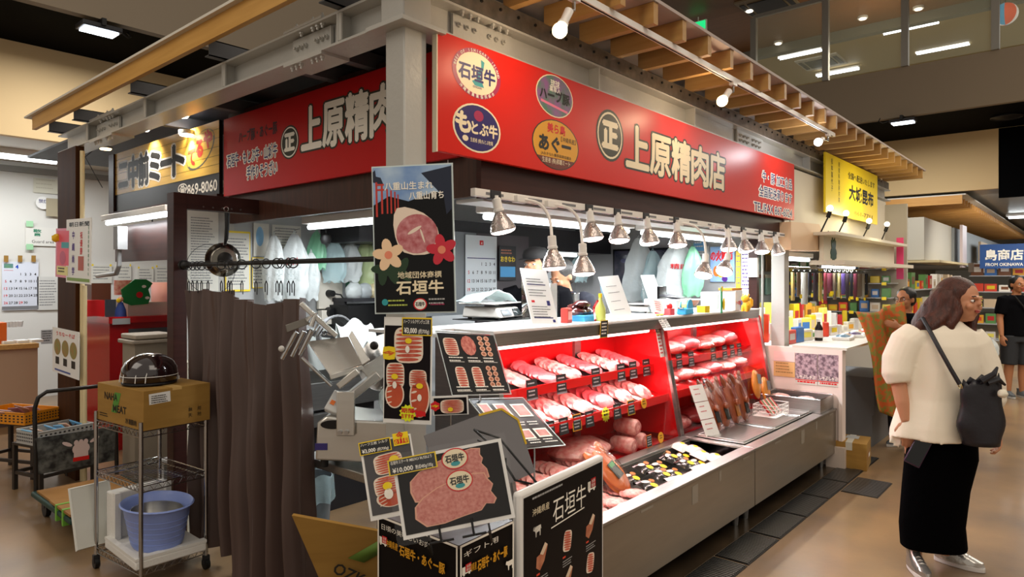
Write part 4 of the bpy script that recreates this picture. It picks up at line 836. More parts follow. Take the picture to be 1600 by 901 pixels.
obj('blade', M().bar((0,.08,.02),(.005,.08,.12), .012, .004), STEEL, t)
t = thing('cash_register', 'white cash register with black screen behind the tape dispenser', 'register', PZ(1085, 489, ZT), R(12)); obj('base', M().box(-.15,.1,0,.15,.36,.11), PLW, t, bevel=.008); obj('keypad', M().add([(-.14,.11,.112),(.14,.11,.112),(.14,.24,.14),(-.14,.24,.14)], [(0,1,2,3)]), DARK, t, solid=.01); obj('screen', M().box(-.1,.25,.11,.1,.27,.21), BLACKG, t, bevel=.004); obj('printer', M().box(.0,.27,.11,.14,.36,.19), PLW, t, bevel=.006)
boxy('white_carton', 'plain white carton behind the cash register', 'carton', 1110, 482, .16, .13, .15, mat('dfe6e2', .5), R(8))
def cart2(t):
    P = Pr(); m = P('lettering', RINK); m.m = Matrix(((1,0,0,-.09),(0,0,-1,-.071),(0,1,0,.05),(0,0,0,1))); text(m, 'クール宅急便', 0, 0, .035, .001, .03, w=.15); m = P('print', BLUE); m.m = Matrix(((1,0,0,-.09),(0,0,-1,-.071),(0,1,0,.02),(0,0,0,1))); rect(m, .13, 0, .04, .06, .001); P.flush(t)
boxy('delivery_carton', 'pale delivery carton with red and blue print near the counter end', 'carton', 1142, 484, .2, .14, .17, mat('d6d8da', .5), R(6), extra=cart2)
p = PZ(1142, 484, ZT); one('orange_file_tray', M().box(p.x-.12, p.y-.06, ZT+.171, p.x+.09, p.y+.06, ZT+.19), mat('d08a24', .5), 'flat orange tray lying on the delivery carton', 'tray')
t = thing('banana_sign', 'tall narrow green and yellow price stand', 'price stand', PZ(1128, 489, ZT), R(8)); obj('plate', M().box(-.02,0,0,.02,.006,.2), mat('2f9a6a', .4), t); obj('top', M().box(-.015,-.003,.17,.015,0,.21), YEL, t); obj('fruit', M().ball((.018,-.01,.07), .012, .01, .05, 8, 8), YEL, t)
for k, (px, py, rz) in enumerate(((1118,493,.25),(1133,498,-.1))):
    p = PZ(px, py, ZT+.002); t = thing('leaflet', 'leaflet with grey and yellow columns, %s' % ['lying flat on the counter edge','hanging over the counter edge'][k], 'leaflet', mtx=Matrix.Translation((p.x, 2.35 if k else 2.42, ZT+.004)) @ Matrix.Rotation(rz, 4, 'Z') @ Matrix.Rotation(R(55 if k else 8), 4, 'X') @ Matrix.Translation((0, -.12 if k else 0, 0)))
    obj('sheet', M().box(-.05,0,0,.05,.14,.001), WHITE, t); P = Pr(); lines(P('lettering', INK), -.045, .12, .04, 7, .016, .007, .0015); lines(P('lettering', INK), .005, .12, .04, 7, .016, .007, .0015); rect(P('print', YINK), -.045, .125, .09, .01, .0015); P.flush(t)
t = thing('lion_figurine', 'small yellow guardian lion figurine at the far counter end', 'figurine', PZ(1167, 486, ZT), R(-20)); YF = mat('e0aa28', .35)
obj('torso', M().ball((0,0,.045), .04, .032, .05, 12, 10, .04), YF, t, sub=1); obj('head', M().ball((-.02,0,.105), .036, .033, .034, 12, 10, .1), YF, t, sub=1)
for s in (-1, 1): obj('leg', M().cyl((-.03,s*.018,.0),(-.025,s*.018,.05), .012, .014), YF, t); obj('ear', M().ball((-.01,s*.028,.135), .01, .006, .012, 8, 6), YF, t)
obj('tail', M().tube([(.03,0,.03),(.055,0,.05),(.055,0,.09),(.04,0,.11)], [.012,.014,.014,.006], 8), YF, t)
# ================================================================ BOARDS AND POSTERS AT THE FRONT CORNER
MBK = mat('191416', .5, ior=1.2); MBLK = mat('0e0b0c', .45, ior=1.2); LAM = glassmat((1,1,1), .05)
HANDW = mat('f2efe6', .5)
def pmeat(P, kind, cx, cy, rx, ry, rot=0, z=.002):
    """printed meat: fanned strips or a marbled slab, flat on the sheet"""
    if kind == 'fan':
        n = 7
        n = 8; rr_ = .55; m_ = P('print', FAT); roval(m_, cx, cy, rx, ry, z, rot*.4)
        for i in range(n):
            k = (i-(n-1)/2)/n; yy = k*2*ry*.92; xx = rx*.93*(1-abs(yy/ry)**4)**.5; oval(P('strip_print', mat('b8402c', .4, col2='cf6a50', scale=60)), cx+rx*.03*(i % 2), cy+yy, xx, ry/n*.78, z+.0002+.0001*i, rot*.4, 16); continue
            oval(P('print', [FAT, mat('c8553a', .4), mat('d98a70', .4)][0]), cx + k*2*rx*sin(rot)*-1, cy - k*2*ry*cos(rot)*1.0, rx, ry/n*1.25, z+.0001*i*2, rot*.4, 14)
            oval(P('print', mat('bf4a32', .4)), cx + k*2*rx*sin(rot)*-1, cy - k*2*ry*cos(rot)-ry*.03, rx*.86, ry/n*.62, z+.0001*(i*2+1), rot*.4, 14)
    elif kind == 'round':
        oval(P('print', FAT), cx, cy, rx, ry, z, rot); oval(P('print', mat('c95a36', .4, col2='b8452c', scale=18)), cx, cy, rx*.86, ry*.9, z+.0002, rot)
        for i in range(4): oval(P('print', FAT), cx-rx*.55, cy+ry*(.6-.4*i), rx*.3, ry*.05, z+.0004, rot+.3, 10)
    elif kind == 'slab':
        oval(P('print', WAGYUD), cx, cy, rx, ry, z, rot, 12)
    elif kind == 'rolls':
        for i in range(2):
            for j in range(4): oval(P('print', mat('d9a58a', .4)), cx+(i-.5)*rx, cy+(j-1.5)*ry*.5, rx*.42, ry*.24, z, rot, 12); oval(P('print', mat('a3603e', .4)), cx+(i-.5)*rx, cy+(j-1.5)*ry*.5, rx*.25, ry*.14, z+.0002, rot, 12)
def pcard(P, x, y, w, h, top, price, bottom='', z=.004, rot=0):
    c, s_ = cos(rot), sin(rot)
    rect(P('card_border', mat('e9c81c', .5)), x, y, w, h, z, rot); rect(P('card', SLATE), x+w*.03*c, y+h*.06, w*.94, h*.86, z+.0003, rot)
    text(P('handwriting', HANDW), top, x+w*.06-h*.7*s_, y+h*.68, h*.22, z+.0007, .01, w=w*.85, rot=rot); text(P('handwriting', HANDW), price, x+w*.08, y+h*.14+0*c, h*.36, z+.0007, .025, w=w*.42, rot=rot)
    if bottom: text(P('handwriting', HANDW), bottom, x+w*.55*c, y+h*.14+w*.55*s_, h*.26, z+.0007, .01, w=w*.36, rot=rot)
def burst(P, cx, cy, r, s, bc, tc, z=.005, n=14, fs=None):
    poly(P('burst', bc), [(cx+r*(1 if i % 2 else .8)*cos(pi*i/n), cy+r*(1 if i % 2 else .8)*sin(pi*i/n)) for i in range(2*n)], z)
    for i, l in enumerate(s): text(P('lettering', tc), l, cx, cy+(len(s)/2-i-.85)*r*.62, r*.5, z+.0005, .03, align='c', w=r*1.45)
def pinkhand(P, cx, cy, s, z=.005):
    m = P('hand', mat('d8181c', .5)); oval(m, cx, cy, s*.55, s*.42, z, 0, 16)
    rect(m, cx-s*1.15, cy+s*.12, s*.8, s*.24, z+.0001, .12)
    for i in range(3): oval(m, cx-s*.42, cy-s*.02-i*s*.18, s*.2, s*.1, z+.0001*(i+2), 0, 10)
    rect(P('cuff', mat('d8181c', .5)), cx+s*.35, cy-s*.3, s*.4, s*.6, z+.0004)
def prop(t, w, h, z_end, fx=.5, name='stand_rod'):
    mx = MATW[t.name]; a = mx @ V((w*fx, h*.5, -.008)); b = mx @ V((w*fx, h*.04, -.012)); obj(name, M().tube([a, b, V((b.x, b.y, z_end))], .004, 6), CHROME, t, True)
    if z_end < .1: obj('stand_foot', M().cyl((b.x,b.y,0),(b.x,b.y,.012), .06, n=20), DARK, t, True)
# big hanging poster
mx, w, h = frame((582,254),(705,265),(710,482),(588,492), toc(8, 0), 2.70)
t = thing('hanging_poster', 'large dark glossy beef poster with flowers hanging in front of the grey column', 'poster', mtx=mx)
obj('sheet', M().box(0,0,-.006,w,h,0), mat('0b0b0d', .3, ior=1.25, coat=.15), t); obj('edging', M().box(-.006,-.006,-.008,w+.006,h+.006,-.003), mat('cfdede', .2), t)
P = Pr()
poly(P('sky', mat('2f6db8', .2, col2='bcd4e6', scale=5, contrast=.2, coat=.5)), [(0,h),(0,h*.74),(w*.2,h*.80),(w*.45,h*.76),(w*.8,h*.82),(w,h*.78),(w,h)], .0006)
poly(P('roof', mat('1a2236', .3)), [(w*.62,h*.95),(w,h*.99),(w,h*.70),(w*.93,h*.66),(w*.9,h*.78)], .001); poly(P('roof', mat('1a2236', .3)), [(0,h*.97),(0,h*.9),(w*.14,h*.875),(w*.1,h*.93),(w*.04,h*.94),(w*.03,h*.985)], .001)
for i, (x, ww, y0, y1) in enumerate(((.03,.025,.66,.9),(.10,.025,.68,.88),(.17,.02,.68,.85),(.22,.02,.68,.84),(.27,.018,.69,.83),(.31,.016,.69,.81))): rect(P('gate', mat('c0382c', .4)), w*x, h*y0, w*ww, h*(y1-y0), .0012)
for y in (.875,.84): rect(P('gate', mat('c0382c', .4)), w*.03, h*y, w*.11, h*.012, .0014)
sl = [(.25,.60),(.26,.67),(.30,.715),(.40,.722),(.52,.705),(.64,.675),(.74,.63),(.81,.57),(.84,.50),(.83,.44),(.76,.405),(.64,.39),(.5,.39),(.38,.41),(.31,.45),(.27,.52)]
poly(P('fat', FAT), [(w*a,h*b) for a,b in sl], .0014); cxm, cym = .54, .55
oval(P('meat', mat('a8484e', .3, 0, col2='cf8f92', scale=40, contrast=.2, detail=8)), w*.55, h*.535, w*.265, h*.135, .0018); oval(P('marbling', FAT), w*.52, h*.56, w*.10, h*.012, .002, .5); oval(P('marbling', FAT), w*.62, h*.52, w*.012, h*.05, .0021, .3)
for sx, sy, col, sc in ((.18,.395,mat('f2cfa8', .4),1),(.86,.42,mat('c92a3c', .4),.95)):
    for i in range(5): a = 2*pi*i/5+.5; oval(P('petal', col), w*sx+.034*sc*cos(a), h*sy+.034*sc*sin(a), .033*sc, .021*sc, .0022+.0002*i, a, 14)
    oval(P('flower_eye', mat('e88a6a', .4) if col.name != 'x' else col), w*sx, h*sy, .016, .016, .0035)
for i in range(6): oval(P('leaf', mat('1f3a22', .4)), w*(.1+.12*(i % 3)), h*(.30-.03*(i//3)), .05, .02, .0012+.0001*i, .5*i, 12)
text(P('lettering', WINK), '八重山生まれ', w*.15, h*.845, .030, .0022, .02, w=w*.62); text(P('lettering', WINK), '八重山育ち', w*.46, h*.775, .030, .0022, .02, w=w*.44)
text(P('lettering', CINK), '地域団体商標', w*.29, h*.235, .026, .0022, .01, w=w*.56); text(P('lettering', CINK), '石垣牛', w*.27, h*.13, .052, .0022, .028, w=w*.60)
oval(P('badge', RINK), w*.57, h*.052, .028, .024, .002); oval(P('badge_field', WINK), w*.57, h*.052, .023, .020, .0024); text(P('lettering', INK), '石垣牛', w*.57, h*.042, .016, .0028, .03, align='c', w=.038)
oval(P('emblem', TEAL), w*.12, h*.07, .013, .013, .002); m = P('small_print', mat('b9c85a', .5)); lines(m, w*.16, h*.075, w*.28, 2, .018, .006, .002); lines(P('small_print', LGREY), w*.68, h*.08, w*.22, 2, .016, .006, .002); lines(P('small_print', MAG), w*.7, h*.045, w*.22, 1, .016, .006, .002)
P.flush(t)
one('hanging_string', M().tube([PD(700,266,2.69), PX(700,250,2.2)], .002, 5), WHITE, 'thin white cord holding the hanging poster', 'cord')
# tall photo board of sliced packs
mx, w, h = frame((600,494),(676,497),(673,667),(599,656), toc(10, 0), 2.71)
t = thing('photo_board', 'tall laminated photo board of three meat packs with handwritten slate price card', 'board', mtx=mx)
obj('sheet', M().box(0,0,-.004,w,h,0), WHITE, t); obj('print_ground', M().box(w*.02,h*.04,0,w*.97,h*.92,.001), MBK, t)
P = Pr(); pmeat(P, 'fan', w*.52, h*.74, w*.30, h*.17, .1); pmeat(P, 'fan', w*.25, h*.45, w*.19, h*.12, .05); pmeat(P, 'round', w*.24, h*.27, w*.2, h*.13); pmeat(P, 'fan', w*.72, h*.42, w*.18, h*.09); pmeat(P, 'round', w*.76, h*.26, w*.21, h*.2)
for a, b in ((.52,.78),(.24,.44),(.76,.36)): oval(P('seal_sticker', YINK), w*a, h*b, .014, .011, .0045)
for a, b in ((.5,.70),(.24,.36),(.76,.25)): oval(P('paper_sticker', WINK), w*a, h*b, .009, .014, .0045)
pcard(P, w*.38, h*.83, w*.62, h*.17, 'ハーフ シルクサングェ三枚', '¥3,000', '(約700g)')
burst(P, w*.12, h*.66, .034, ('今',), YINK, RINK, n=4); burst(P, w*.52, h*.10, .036, ('期間','おすすめ'), mat('e6f01e', .5), RINK, n=12); pinkhand(P, w*.78, h*.10, .03)
P.flush(t)
# panel of six packs on the glass
def sixboard(name, lab, c, n, d, rows, top=None):
    mx, w, h = frame(*c, n, d); t = thing(name, lab, 'board', mtx=mx); obj('sheet', M().box(0,0,-.004,w,h,0), mat('0e0b0c', .3, ior=1.25, coat=.3), t); obj('sleeve_edge', M().tube([(-.006,-.006,0),(w+.006,-.006,0),(w+.006,h+.006,0),(-.006,h+.006,0)], .003, 5, True), mat('cdd6d6', .2), t)
    P = Pr()
    for (k, x, y, a, b, *r) in rows: pmeat(P, k, w*x, h*y, w*a, h*b, r[0] if r else 0, .001)
    if top: top(P, w, h)
    prop(t, w, h, .0); P.flush(t); return t, w, h
def f1(P, w, h):
    for x, y in ((.08,.53),(.40,.53),(.68,.53),(.08,.05),(.40,.05),(.70,.05)): lines(P('handwriting', HANDW), w*x, h*(y+.05), w*.24, 2, h*.05, h*.018, .002); rect(P('card_line', HANDW), w*x, h*(y-.015), w*.25, h*.006, .002)
sixboard('photo_board', 'black photo board of six meat packs leaning on the near end of the case', ((680,524),(773,520),(792,612),(713,617)), V((0,-cos(R(28)),sin(R(28)))), 2.75, (('fan',.17,.77,.12,.15),('slab',.48,.8,.13,.17),('rolls',.78,.8,.12,.18),('fan',.22,.27,.09,.17),('fan',.50,.27,.09,.17),('rolls',.78,.28,.11,.18)), f1)
def f2(P, w, h):
    for x, y in ((.1,.42),(.4,.42),(.68,.42),(.12,.06),(.42,.06),(.7,.06)): lines(P('handwriting', HANDW), w*x, h*(y+.05), w*.24, 2, h*.05, h*.018, .004)
PKM = mat('d99a8e', .4, col2='c0605a', scale=20)
t, w, h = sixboard('photo_board', 'photo board of pale meat blocks lying aslant beside the lower shelf', ((733,631),(817,617),(867,688),(810,708)), V((0,-cos(R(61)),sin(R(61)))), 2.62, (), f2)
P = Pr()
for x, y, a, b in ((.05,.58,.2,.34),(.33,.58,.22,.32),(.64,.6,.28,.28),(.05,.15,.22,.2),(.38,.15,.24,.2),(.68,.17,.26,.18)): rect(P('tray_print', WINK), w*x, h*y, w*a, h*b, .0015); rect(P('print', PKM), w*(x+.03), h*(y+.03), w*(a-.06), h*(b-.06), .002)
P.flush(t)
# small board glimpsed
mx, w, h = frame((676,620),(730,616),(733,646),(676,650), toc(4), 2.55)
t = thing('photo_board', 'small photo board of sliced red meat half hidden behind the grey sheet', 'board', mtx=mx); obj('sheet', M().box(0,0,-.003,w,h,0), WHITE, t); obj('print_ground', M().box(w*.04,h*.04,0,w*.96,h*.9,.001), MBK, t)
P = Pr(); pmeat(P, 'fan', w*.55, h*.45, w*.33, h*.36); oval(P('seal_sticker', YINK), w*.5, h*.3, .01, .008, .004); burst(P, w*.08, h*.5, .02, ('今',), RINK, YINK, n=6); P.flush(t); prop(t, w, h, 0)
# back of a board on a wire easel
mx, w, h = frame((664,655),(800,652),(845,752),(690,782), V((-.35,-1,.30)), 2.3)
t = thing('board_back', 'plain grey back of a sleeved board with yellow edge standing on a wire easel', 'board', mtx=mx)
m = M(); pts = [(0,0),(w,0),(w,h*.75),(w*.86,h*.97),(w*.6,h),(0,h)]; m.prism(pts, -.003, 0); obj('sheet', m, mat('6d6a6b', .35, coat=.3), t); m = M(); m.bar((w,h*.75,0),(w*.86,h*.97,0), .008, .004).bar((w*.86,h*.97,0),(w*.6,h,0),.008,.004).bar((w,h*.4,0),(w,h*.75,0),.008,.004); obj('edging', m, mat('c9a41c', .5), t)
prop(t, w, h, 0)
ez = thing('wire_easel', 'black wire easel holding the plain grey sheet', 'easel', PD(790, 760, 2.2))
obj('wire', M().tube([PD(741,671,2.2), PD(776,703,2.17), PD(805,750,2.15), PD(842,758,2.2), PD(780,684,2.3), PD(741,671,2.2)], .004, 6).tube([PD(746,687,2.2), PD(776,703,2.18)], .003, 6).tube([PD(790,715,2.3), V((PD(790,715,2.3).x, PD(790,715,2.3).y, 0))], .004, 6), BLACK, ez, True)
# counter stand the boards rest on
cs = thing('display_stand', 'black box stand printed with meat photographs and gold brush lettering', 'stand', mtx=Matrix())
a = PD(592, 815, 1.95); b = PD(717, 852, 1.72); c = PD(801, 815, 1.90); zt = b.z
a.z = zt; c.z = zt; bk_ = a + (c-b); bk_.z = zt
MATW[cs.name] = Matrix.Translation((b.x, b.y, 0)); cs.matrix_world = MATW[cs.name]
def vb(z): return [(p.x, p.y, z) for p in (a, b, c, bk_)]
obj('top_panel', M().add(vb(zt-.01)+vb(zt), [(0,1,2,3),(7,6,5,4),(0,4,5,1),(1,5,6,2),(2,6,7,3),(3,7,4,0)]), mat('3c2f30', .35), cs, True)
obj('core', M().add(vb(.0)+vb(zt-.012), [(0,1,2,3),(7,6,5,4),(0,4,5,1),(1,5,6,2),(2,6,7,3),(3,7,4,0)]), MBLK, cs, True)
def face(p, q, zt, lift=.004):
    x = (q-p); x.z = 0; w = x.length; x.normalize(); z = x.cross(V((0,0,1))); o = p + z*lift; o.z = 0
    return Matrix(((x.x,0,z.x,o.x),(x.y,0,z.y,o.y),(x.z,1,z.z,0),(0,0,0,1))), w
def childface(par, name, mxf, fn, mt=MBLK):
    P = Pr(); fn(P)
    inv = MATW[par.name].inverted()
    for (n, _), (bd, mm) in P.d.items():
        bd.v = [mxf @ v for v in bd.v]; obj(n, bd, mm, par, True, smooth=False)
mf, wl = face(a, b, zt)
def boxprint(w, tx):
    def fn(P):
        for x0, x1 in ((0,.006),(w-.006,w)): rect(P('border', WINK), x0, 0, x1-x0, zt, .0005)
        rect(P('border', WINK), 0, zt-.006, w, .006, .0005)
        text(P('lettering', GOLD), '石垣牛・あぐー豚', w*.30, zt-.085, .028, .0015, .03, w=w*.56); text(P('lettering', GOLD), '沖縄県産', w*.12, zt-.078, .020, .0015, .01, w=w*.16); text(P('lettering', WINK), tx, w*.06, zt-.035, .016, .0015, w=w*.62)
        truck(P, w*.03, zt-.075, .022); cow(P, w*.83, zt-.13, .035)
        for k, (x, y) in enumerate(((.15,.75),(.48,.66),(.8,.6),(.15,.5),(.5,.4),(.82,.35))):
            k_ = ['fan','fan','slab'][k % 3]; pmeat(P, k_, w*x, zt*y, .028, .035, .2, .002); rect(P('caption_mark', RINK), w*(x-.08), zt*y-.05, .02, .005, .002); lines(P('caption', LGREY), w*(x-.08), zt*y-.06, .06, 2, .008, .003, .002)
    return fn
def truck(P, x, y, s):
    m = P('truck', WINK); rect(m, x, y, s*.55, s*.75, .0015); rect(P('truck_body', RINK), x+s*.6, y+s*.05, s*1.0, s*.9, .0015); text(P('lettering', WINK), '全国', x+s*.75, y+s*.55, s*.3, .002, w=s*.7); text(P('lettering', WINK), '配送', x+s*.75, y+s*.15, s*.3, .002, w=s*.7)
    rect(m, x, y-s*.12, s*1.6, s*.14, .0016); oval(m, x+s*.3, y-s*.15, s*.17, s*.17, .0018, n=12); oval(m, x+s*1.25, y-s*.15, s*.17, s*.17, .0018, n=12)
def cow(P, x, y, s):
    m = P('cow', WINK); poly(m, [(x+s*a_, y+s*b_) for a_, b_ in ((0,.62),(.1,.78),(.28,.72),(.95,.72),(1.05,.4),(1.0,.42),(.95,.55),(.92,.0),(.82,0),(.8,.32),(.45,.30),(.42,0),(.32,0),(.28,.35),(.15,.5),(.05,.48))], .0015)
childface(cs, 'print', mf, boxprint(wl, '日頃の美味しいお肉'))
mf, wr = face(b, c, zt); childface(cs, 'print', mf, boxprint(wr, 'ギフト用'))
# big steak photo board
mx, w, h = frame((612,712),(783,690),(806,810),(630,842), toc(0, 14), 1.66)
t = thing('photo_board', 'big laminated photo board of two marbled steaks with oval beef labels', 'board', mtx=mx)
obj('sheet', M().box(0,0,-.005,w,h,0), WHITE, t); obj('print_ground', M().box(w*.03,h*.05,0,w*.97,h*.96,.001), mat('0d0a09', .4, ior=1.2), t); obj('sleeve', M().box(-.015,-.012,.009,w+.012,h+.012,.0095), LAM, t)
P = Pr()
st1 = [(.12,.55),(.13,.68),(.22,.78),(.38,.86),(.6,.93),(.72,.95),(.80,.93),(.79,.85),(.81,.80),(.79,.74),(.83,.66),(.84,.55),(.6,.45),(.3,.38),(.15,.42)]
st2 = [(.13,.22),(.14,.36),(.22,.46),(.36,.55),(.55,.62),(.7,.64),(.80,.62),(.82,.54),(.86,.46),(.83,.38),(.87,.28),(.84,.22),(.77,.24),(.72,.17),(.55,.14),(.38,.10),(.22,.10)]
rect(P('tray_print', mat('100c0b', .4, ior=1.2)), w*.06, h*.09, w*.88, h*.84, .0014)
for k, s_ in enumerate((st1, st2)):
    poly(P('steak_rim', mat('e0a78c', .45)), [(w*a_, h*b_) for a_, b_ in s_], .0018+.001*k); cxm = sum(p[0] for p in s_)/len(s_); cym = sum(p[1] for p in s_)/len(s_)
    poly(P('steak', WAGYU), [(w*(cxm+(a_-cxm)*.965), h*(cym+(b_-cym)*.95)) for a_, b_ in s_], .0021+.001*k)
for k, (x, y) in enumerate(((.56,.86),(.57,.58))):
    oval(P('oval_label', RINK), w*x, h*y, .034, .026, .0035+.0004*k); oval(P('oval_label_field', CINK), w*x, h*y, .031, .023, .0038+.0004*k); oval(P('island', TEAL), w*x, h*y-.012, .012, .006, .0042+.0004*k); text(P('lettering', INK), '石垣牛', w*x, h*y-.006, .018, .0048, .03, align='c', w=.048)
pcard(P, -w*.04, h*.80, w*.44, h*.20, '石垣牛ステーキ MBS/VLV ¥6,920より', '¥10,000', '熟成480g/100g', z=.0060)
P.flush(t)
for x in (.33,.62): obj('easel_hook', M().tube([(w*x,-.02,.0),(w*x,-.02,.014),(w*x,h*.10,.014)], .003, 6).tube([(w*x-.03,-.02,.0),(w*x+.03,-.02,.0)], .003, 6), BLACK, t)
obj('easel_foot', M().tube([(w*.2,-.02,-.004),(w*.2,-.055,-.06),(w*.2,h*.6,-.012)], .003, 6).tube([(w*.75,-.02,-.004),(w*.75,-.055,-.06),(w*.75,h*.6,-.012)], .003, 6), BLACK, t)
# second pack board behind it
mx, w, h = frame((562,692),(640,678),(662,800),(578,812), toc(0, 10), 1.80)
t = thing('photo_board', 'laminated board of two sliced packs tucked behind the big steak photo', 'board', mtx=mx)
obj('sheet', M().box(0,0,-.005,w,h,0), WHITE, t); obj('print_ground', M().box(w*.05,h*.06,0,w*.97,h*.98,.001), mat('4b4a4c', .3), t)
P = Pr(); pmeat(P, 'fan', w*.5, h*.68, w*.28, h*.13, .15); pmeat(P, 'fan', w*.42, h*.40, w*.26, h*.13, .1); pmeat(P, 'round', w*.45, h*.24, w*.28, h*.11)
for a_, b_ in ((.62,.72),(.42,.40)): oval(P('seal_sticker', YINK), w*a_, h*b_, .013, .01, .0045)
oval(P('paper_sticker', WINK), w*.42, h*.30, .012, .014, .0045); pcard(P, -w*.01, h*.84, w*.62, h*.17, 'ハーフ三枚 シルク', '¥3,000', '(約700g)')
rect(P('flash_card', YINK), w*.66, h*.88, w*.30, h*.16, .004); text(P('lettering', RINK), '今', w*.8, h*.97, .018, .005, .03, align='c'); rect(P('flash_band', RINK), w*.68, h*.90, w*.26, h*.06, .0045); text(P('lettering', YINK), 'おすすめ', w*.81, h*.908, .018, .005, .02, align='c', w=w*.24)
burst(P, w*.80, h*.30, .028, ('旨',), mat('e6f01e', .5), RINK); P.flush(t)
# tall black free standing poster
a, b = PD(812, 765, 1.98), PD(944, 715, 2.42)
zt = a.z; b = PZ(944, 715, zt) if False else b
x = b-a; x.z = 0; wq = x.length
tp = thing('poster_stand', 'tall black poster board of beef cuts standing beside the showcase', 'poster', mtx=Matrix.Translation((a.x, a.y, 0)))
zt = (a.z+b.z)/2; mf, wq = face(a, b, zt, 0); MATW[tp.name] = mf.copy(); tp.matrix_world = mf
obj('sheet', M().box(0,0,-.03,wq,zt,0), mat('dedbd6', .4), tp, bevel=.012); obj('print_ground', M().box(.02,0.0,0,wq-.018,zt-.02,.0015), MBLK, tp)
P = Pr(); lines(P('small_print', LGREY), wq*.12, zt-.035, wq*.4, 1, .01, .006, .0025); text(P('lettering', WINK), '石垣牛', wq*.34, zt-.135, .075, .0025, .0, w=wq*.40); rect(P('underline', WINK), wq*.32, zt-.155, wq*.40, .004, .0025, .03)
text(P('lettering', CINK), '沖縄県産', wq*.12, zt-.085, .022, .0025, w=wq*.18); cow(P, wq*.13, zt-.155, .045); truck(P, wq*.77, zt-.095, .035)
k = 0
for j in range(6):
    for i in range(3):
        x, y = wq*(.22+.29*i), zt-.225-.125*j+.0*i
        kd = ['slab','fan','slab','fan','slab','slab'][(i+j) % 6]
        if kd == 'slab':
            poly(P('print', mat('a04a30', .4, col2='c98a66', scale=25)), [(x+a_*.036, y+b_*.04) for a_, b_ in ((-.9,-.6),(-.3,-.95),(.4,-.4),(.95,.7),(.5,.95),(-.2,.3),(-.8,.2))], .002)
            poly(P('print', mat('e0c8ac', .4)), [(x+a_*.036, y+b_*.04) for a_, b_ in ((-.3,.3),(.2,.1),(.9,.75),(.5,1.0))], .0023)
        else: pmeat(P, 'fan', x, y, .026, .034, -.5, .002)
        rect(P('caption_mark', mat('d8442a', .5)), x-.03, y-.05, .018, .006, .002); lines(P('caption', LGREY), x-.03, y-.062, .07, 3, .008, .003, .002)
P.flush(tp)
# ================================================================ LEFT SIDE: CURTAIN, SLICER, CARTS
CUR = mat('54423c', .42, 0, bump=.2, bscale=6, coat=.15)
rd = thing('curtain_rod', 'black curtain rod with ball end between the brown post and the grey column', 'rod', (1.76, 4.16, 1.685))
obj('rod', M().cyl((1.76,4.15,1.685),(1.76,2.27,1.685), .012, n=12), BLACK, rd, True); obj('finial', M().ball((1.76,4.12,1.685), .027, nu=14, nv=10), BLACK, rd, True)
obj('socket', M().cyl((1.76,4.16,1.685),(1.76,4.135,1.685), .03, n=14), BLACK, rd, True)
def oy(px, X): return PX(px, 440, X).y
rings = (295,301,308,315,325,346,357,361,378,400,416,433,439,451,458)
for k, px in enumerate(rings):
    y = oy(px, 1.76); t = thing('curtain_ring', 'black curtain ring with clear link and hook, %s' % (['nearest the ball end','second','third','fourth','fifth','sixth','seventh','eighth','ninth','tenth','eleventh','twelfth','third from the column end','second from the column end','nearest the column'][k]), 'ring', (1.76, y, 1.685), group='curtain rings on the black rod')
    obj('ring', M().ring((0,0,-.006), .024, .003, (random.uniform(-.5,.5),1,0), 16), BLACK, t); obj('link', M().ring((0,0,-.048), .013, .0018, (1,.3,0), 10, 5), ACRY, t); obj('link', M().ring((0,0,-.074), .013, .0018, (.3,1,0), 10, 5), ACRY, t)
    obj('hook', M().tube([(0,.010,-.15),(0,.012,-.11),(0,.0,-.093),(0,-.012,-.11),(0,-.010,-.165)], .0028, 6), BLACK, t)
def curtain(name, lab, ya, yb, yA, yB, z1, z0, n, X=1.76, amp=.045, seed=1, droop=0):
    rr = random.Random(seed); ph = [rr.uniform(-.6,.6) for _ in range(6)]
    def fn(u, v):
        y = (ya+(yb-ya)*u)*(1-v) + (yA+(yB-yA)*u)*v
        a = amp*(.35+.65*min(1, v*1.5)); q = n*2*pi*u
        x = X + a*sin(q+.5*sin(2*q+ph[0])+ph[1]*v) + .012*sin(2.3*q+ph[2]+2*v) + .006*sin(9*u+13*v+ph[3])
        return (x, y + .012*cos(q+ph[4]), z1 - droop*sin(pi*u)*(1-v)**4 + (z0-z1)*v - .01*sin(q*.5)*(1-v)**3)
    return one(name, M().grid(fn, 90, 24), CUR, lab, 'curtain')
curtain('hanging_curtain', 'dark brown vinyl curtain panel nearer the wire shelf', oy(291,1.76), oy(358,1.76), oy(296,1.76), oy(352,1.70), 1.535, .10, 3.2, seed=2)
curtain('hanging_curtain', 'dark brown vinyl curtain panel with gathered top nearer the slicer', oy(356,1.74), oy(474,1.74), oy(350,1.70), oy(468,1.66), 1.525, .04, 4.6, X=1.74, seed=5, droop=.05)
# frying pan
p = V((2.01, 4.14, 1.725)); t = thing('frying_pan', 'steel frying pan hanging upside down from the brown header', 'frying pan', p)
dn = V((-.25,-1,.05)).normalized()
obj('bowl', M().lathe([(.075,0),(.078,.002),(.098,.03),(.106,.045),(.109,.046),(.100,.03),(.07,-.004),(0,-.006)], 32, (0,0,0), -dn), mat('8a857c', .18, 1), t); obj('base', M().lathe([(.045,.007),(.04,.009),(0,.009)], 24, (0,0,0), dn), mat('1a1714', .3, .5), t)
obj('handle', M().tube([(0,0,.095),(0,-.02,.13),(0,-.03,.2),(0,-.03,.29)], [.008,.012,.013,.015], 10), BLACK, t); obj('hanger', M().ring((0,-.02,.315), .014, .003, (0,1,0), 12), CHROME, t); obj('handle_bracket', M().bar((0,0,.09),(0,-.02,.15), .02, .006), CHROME, t)
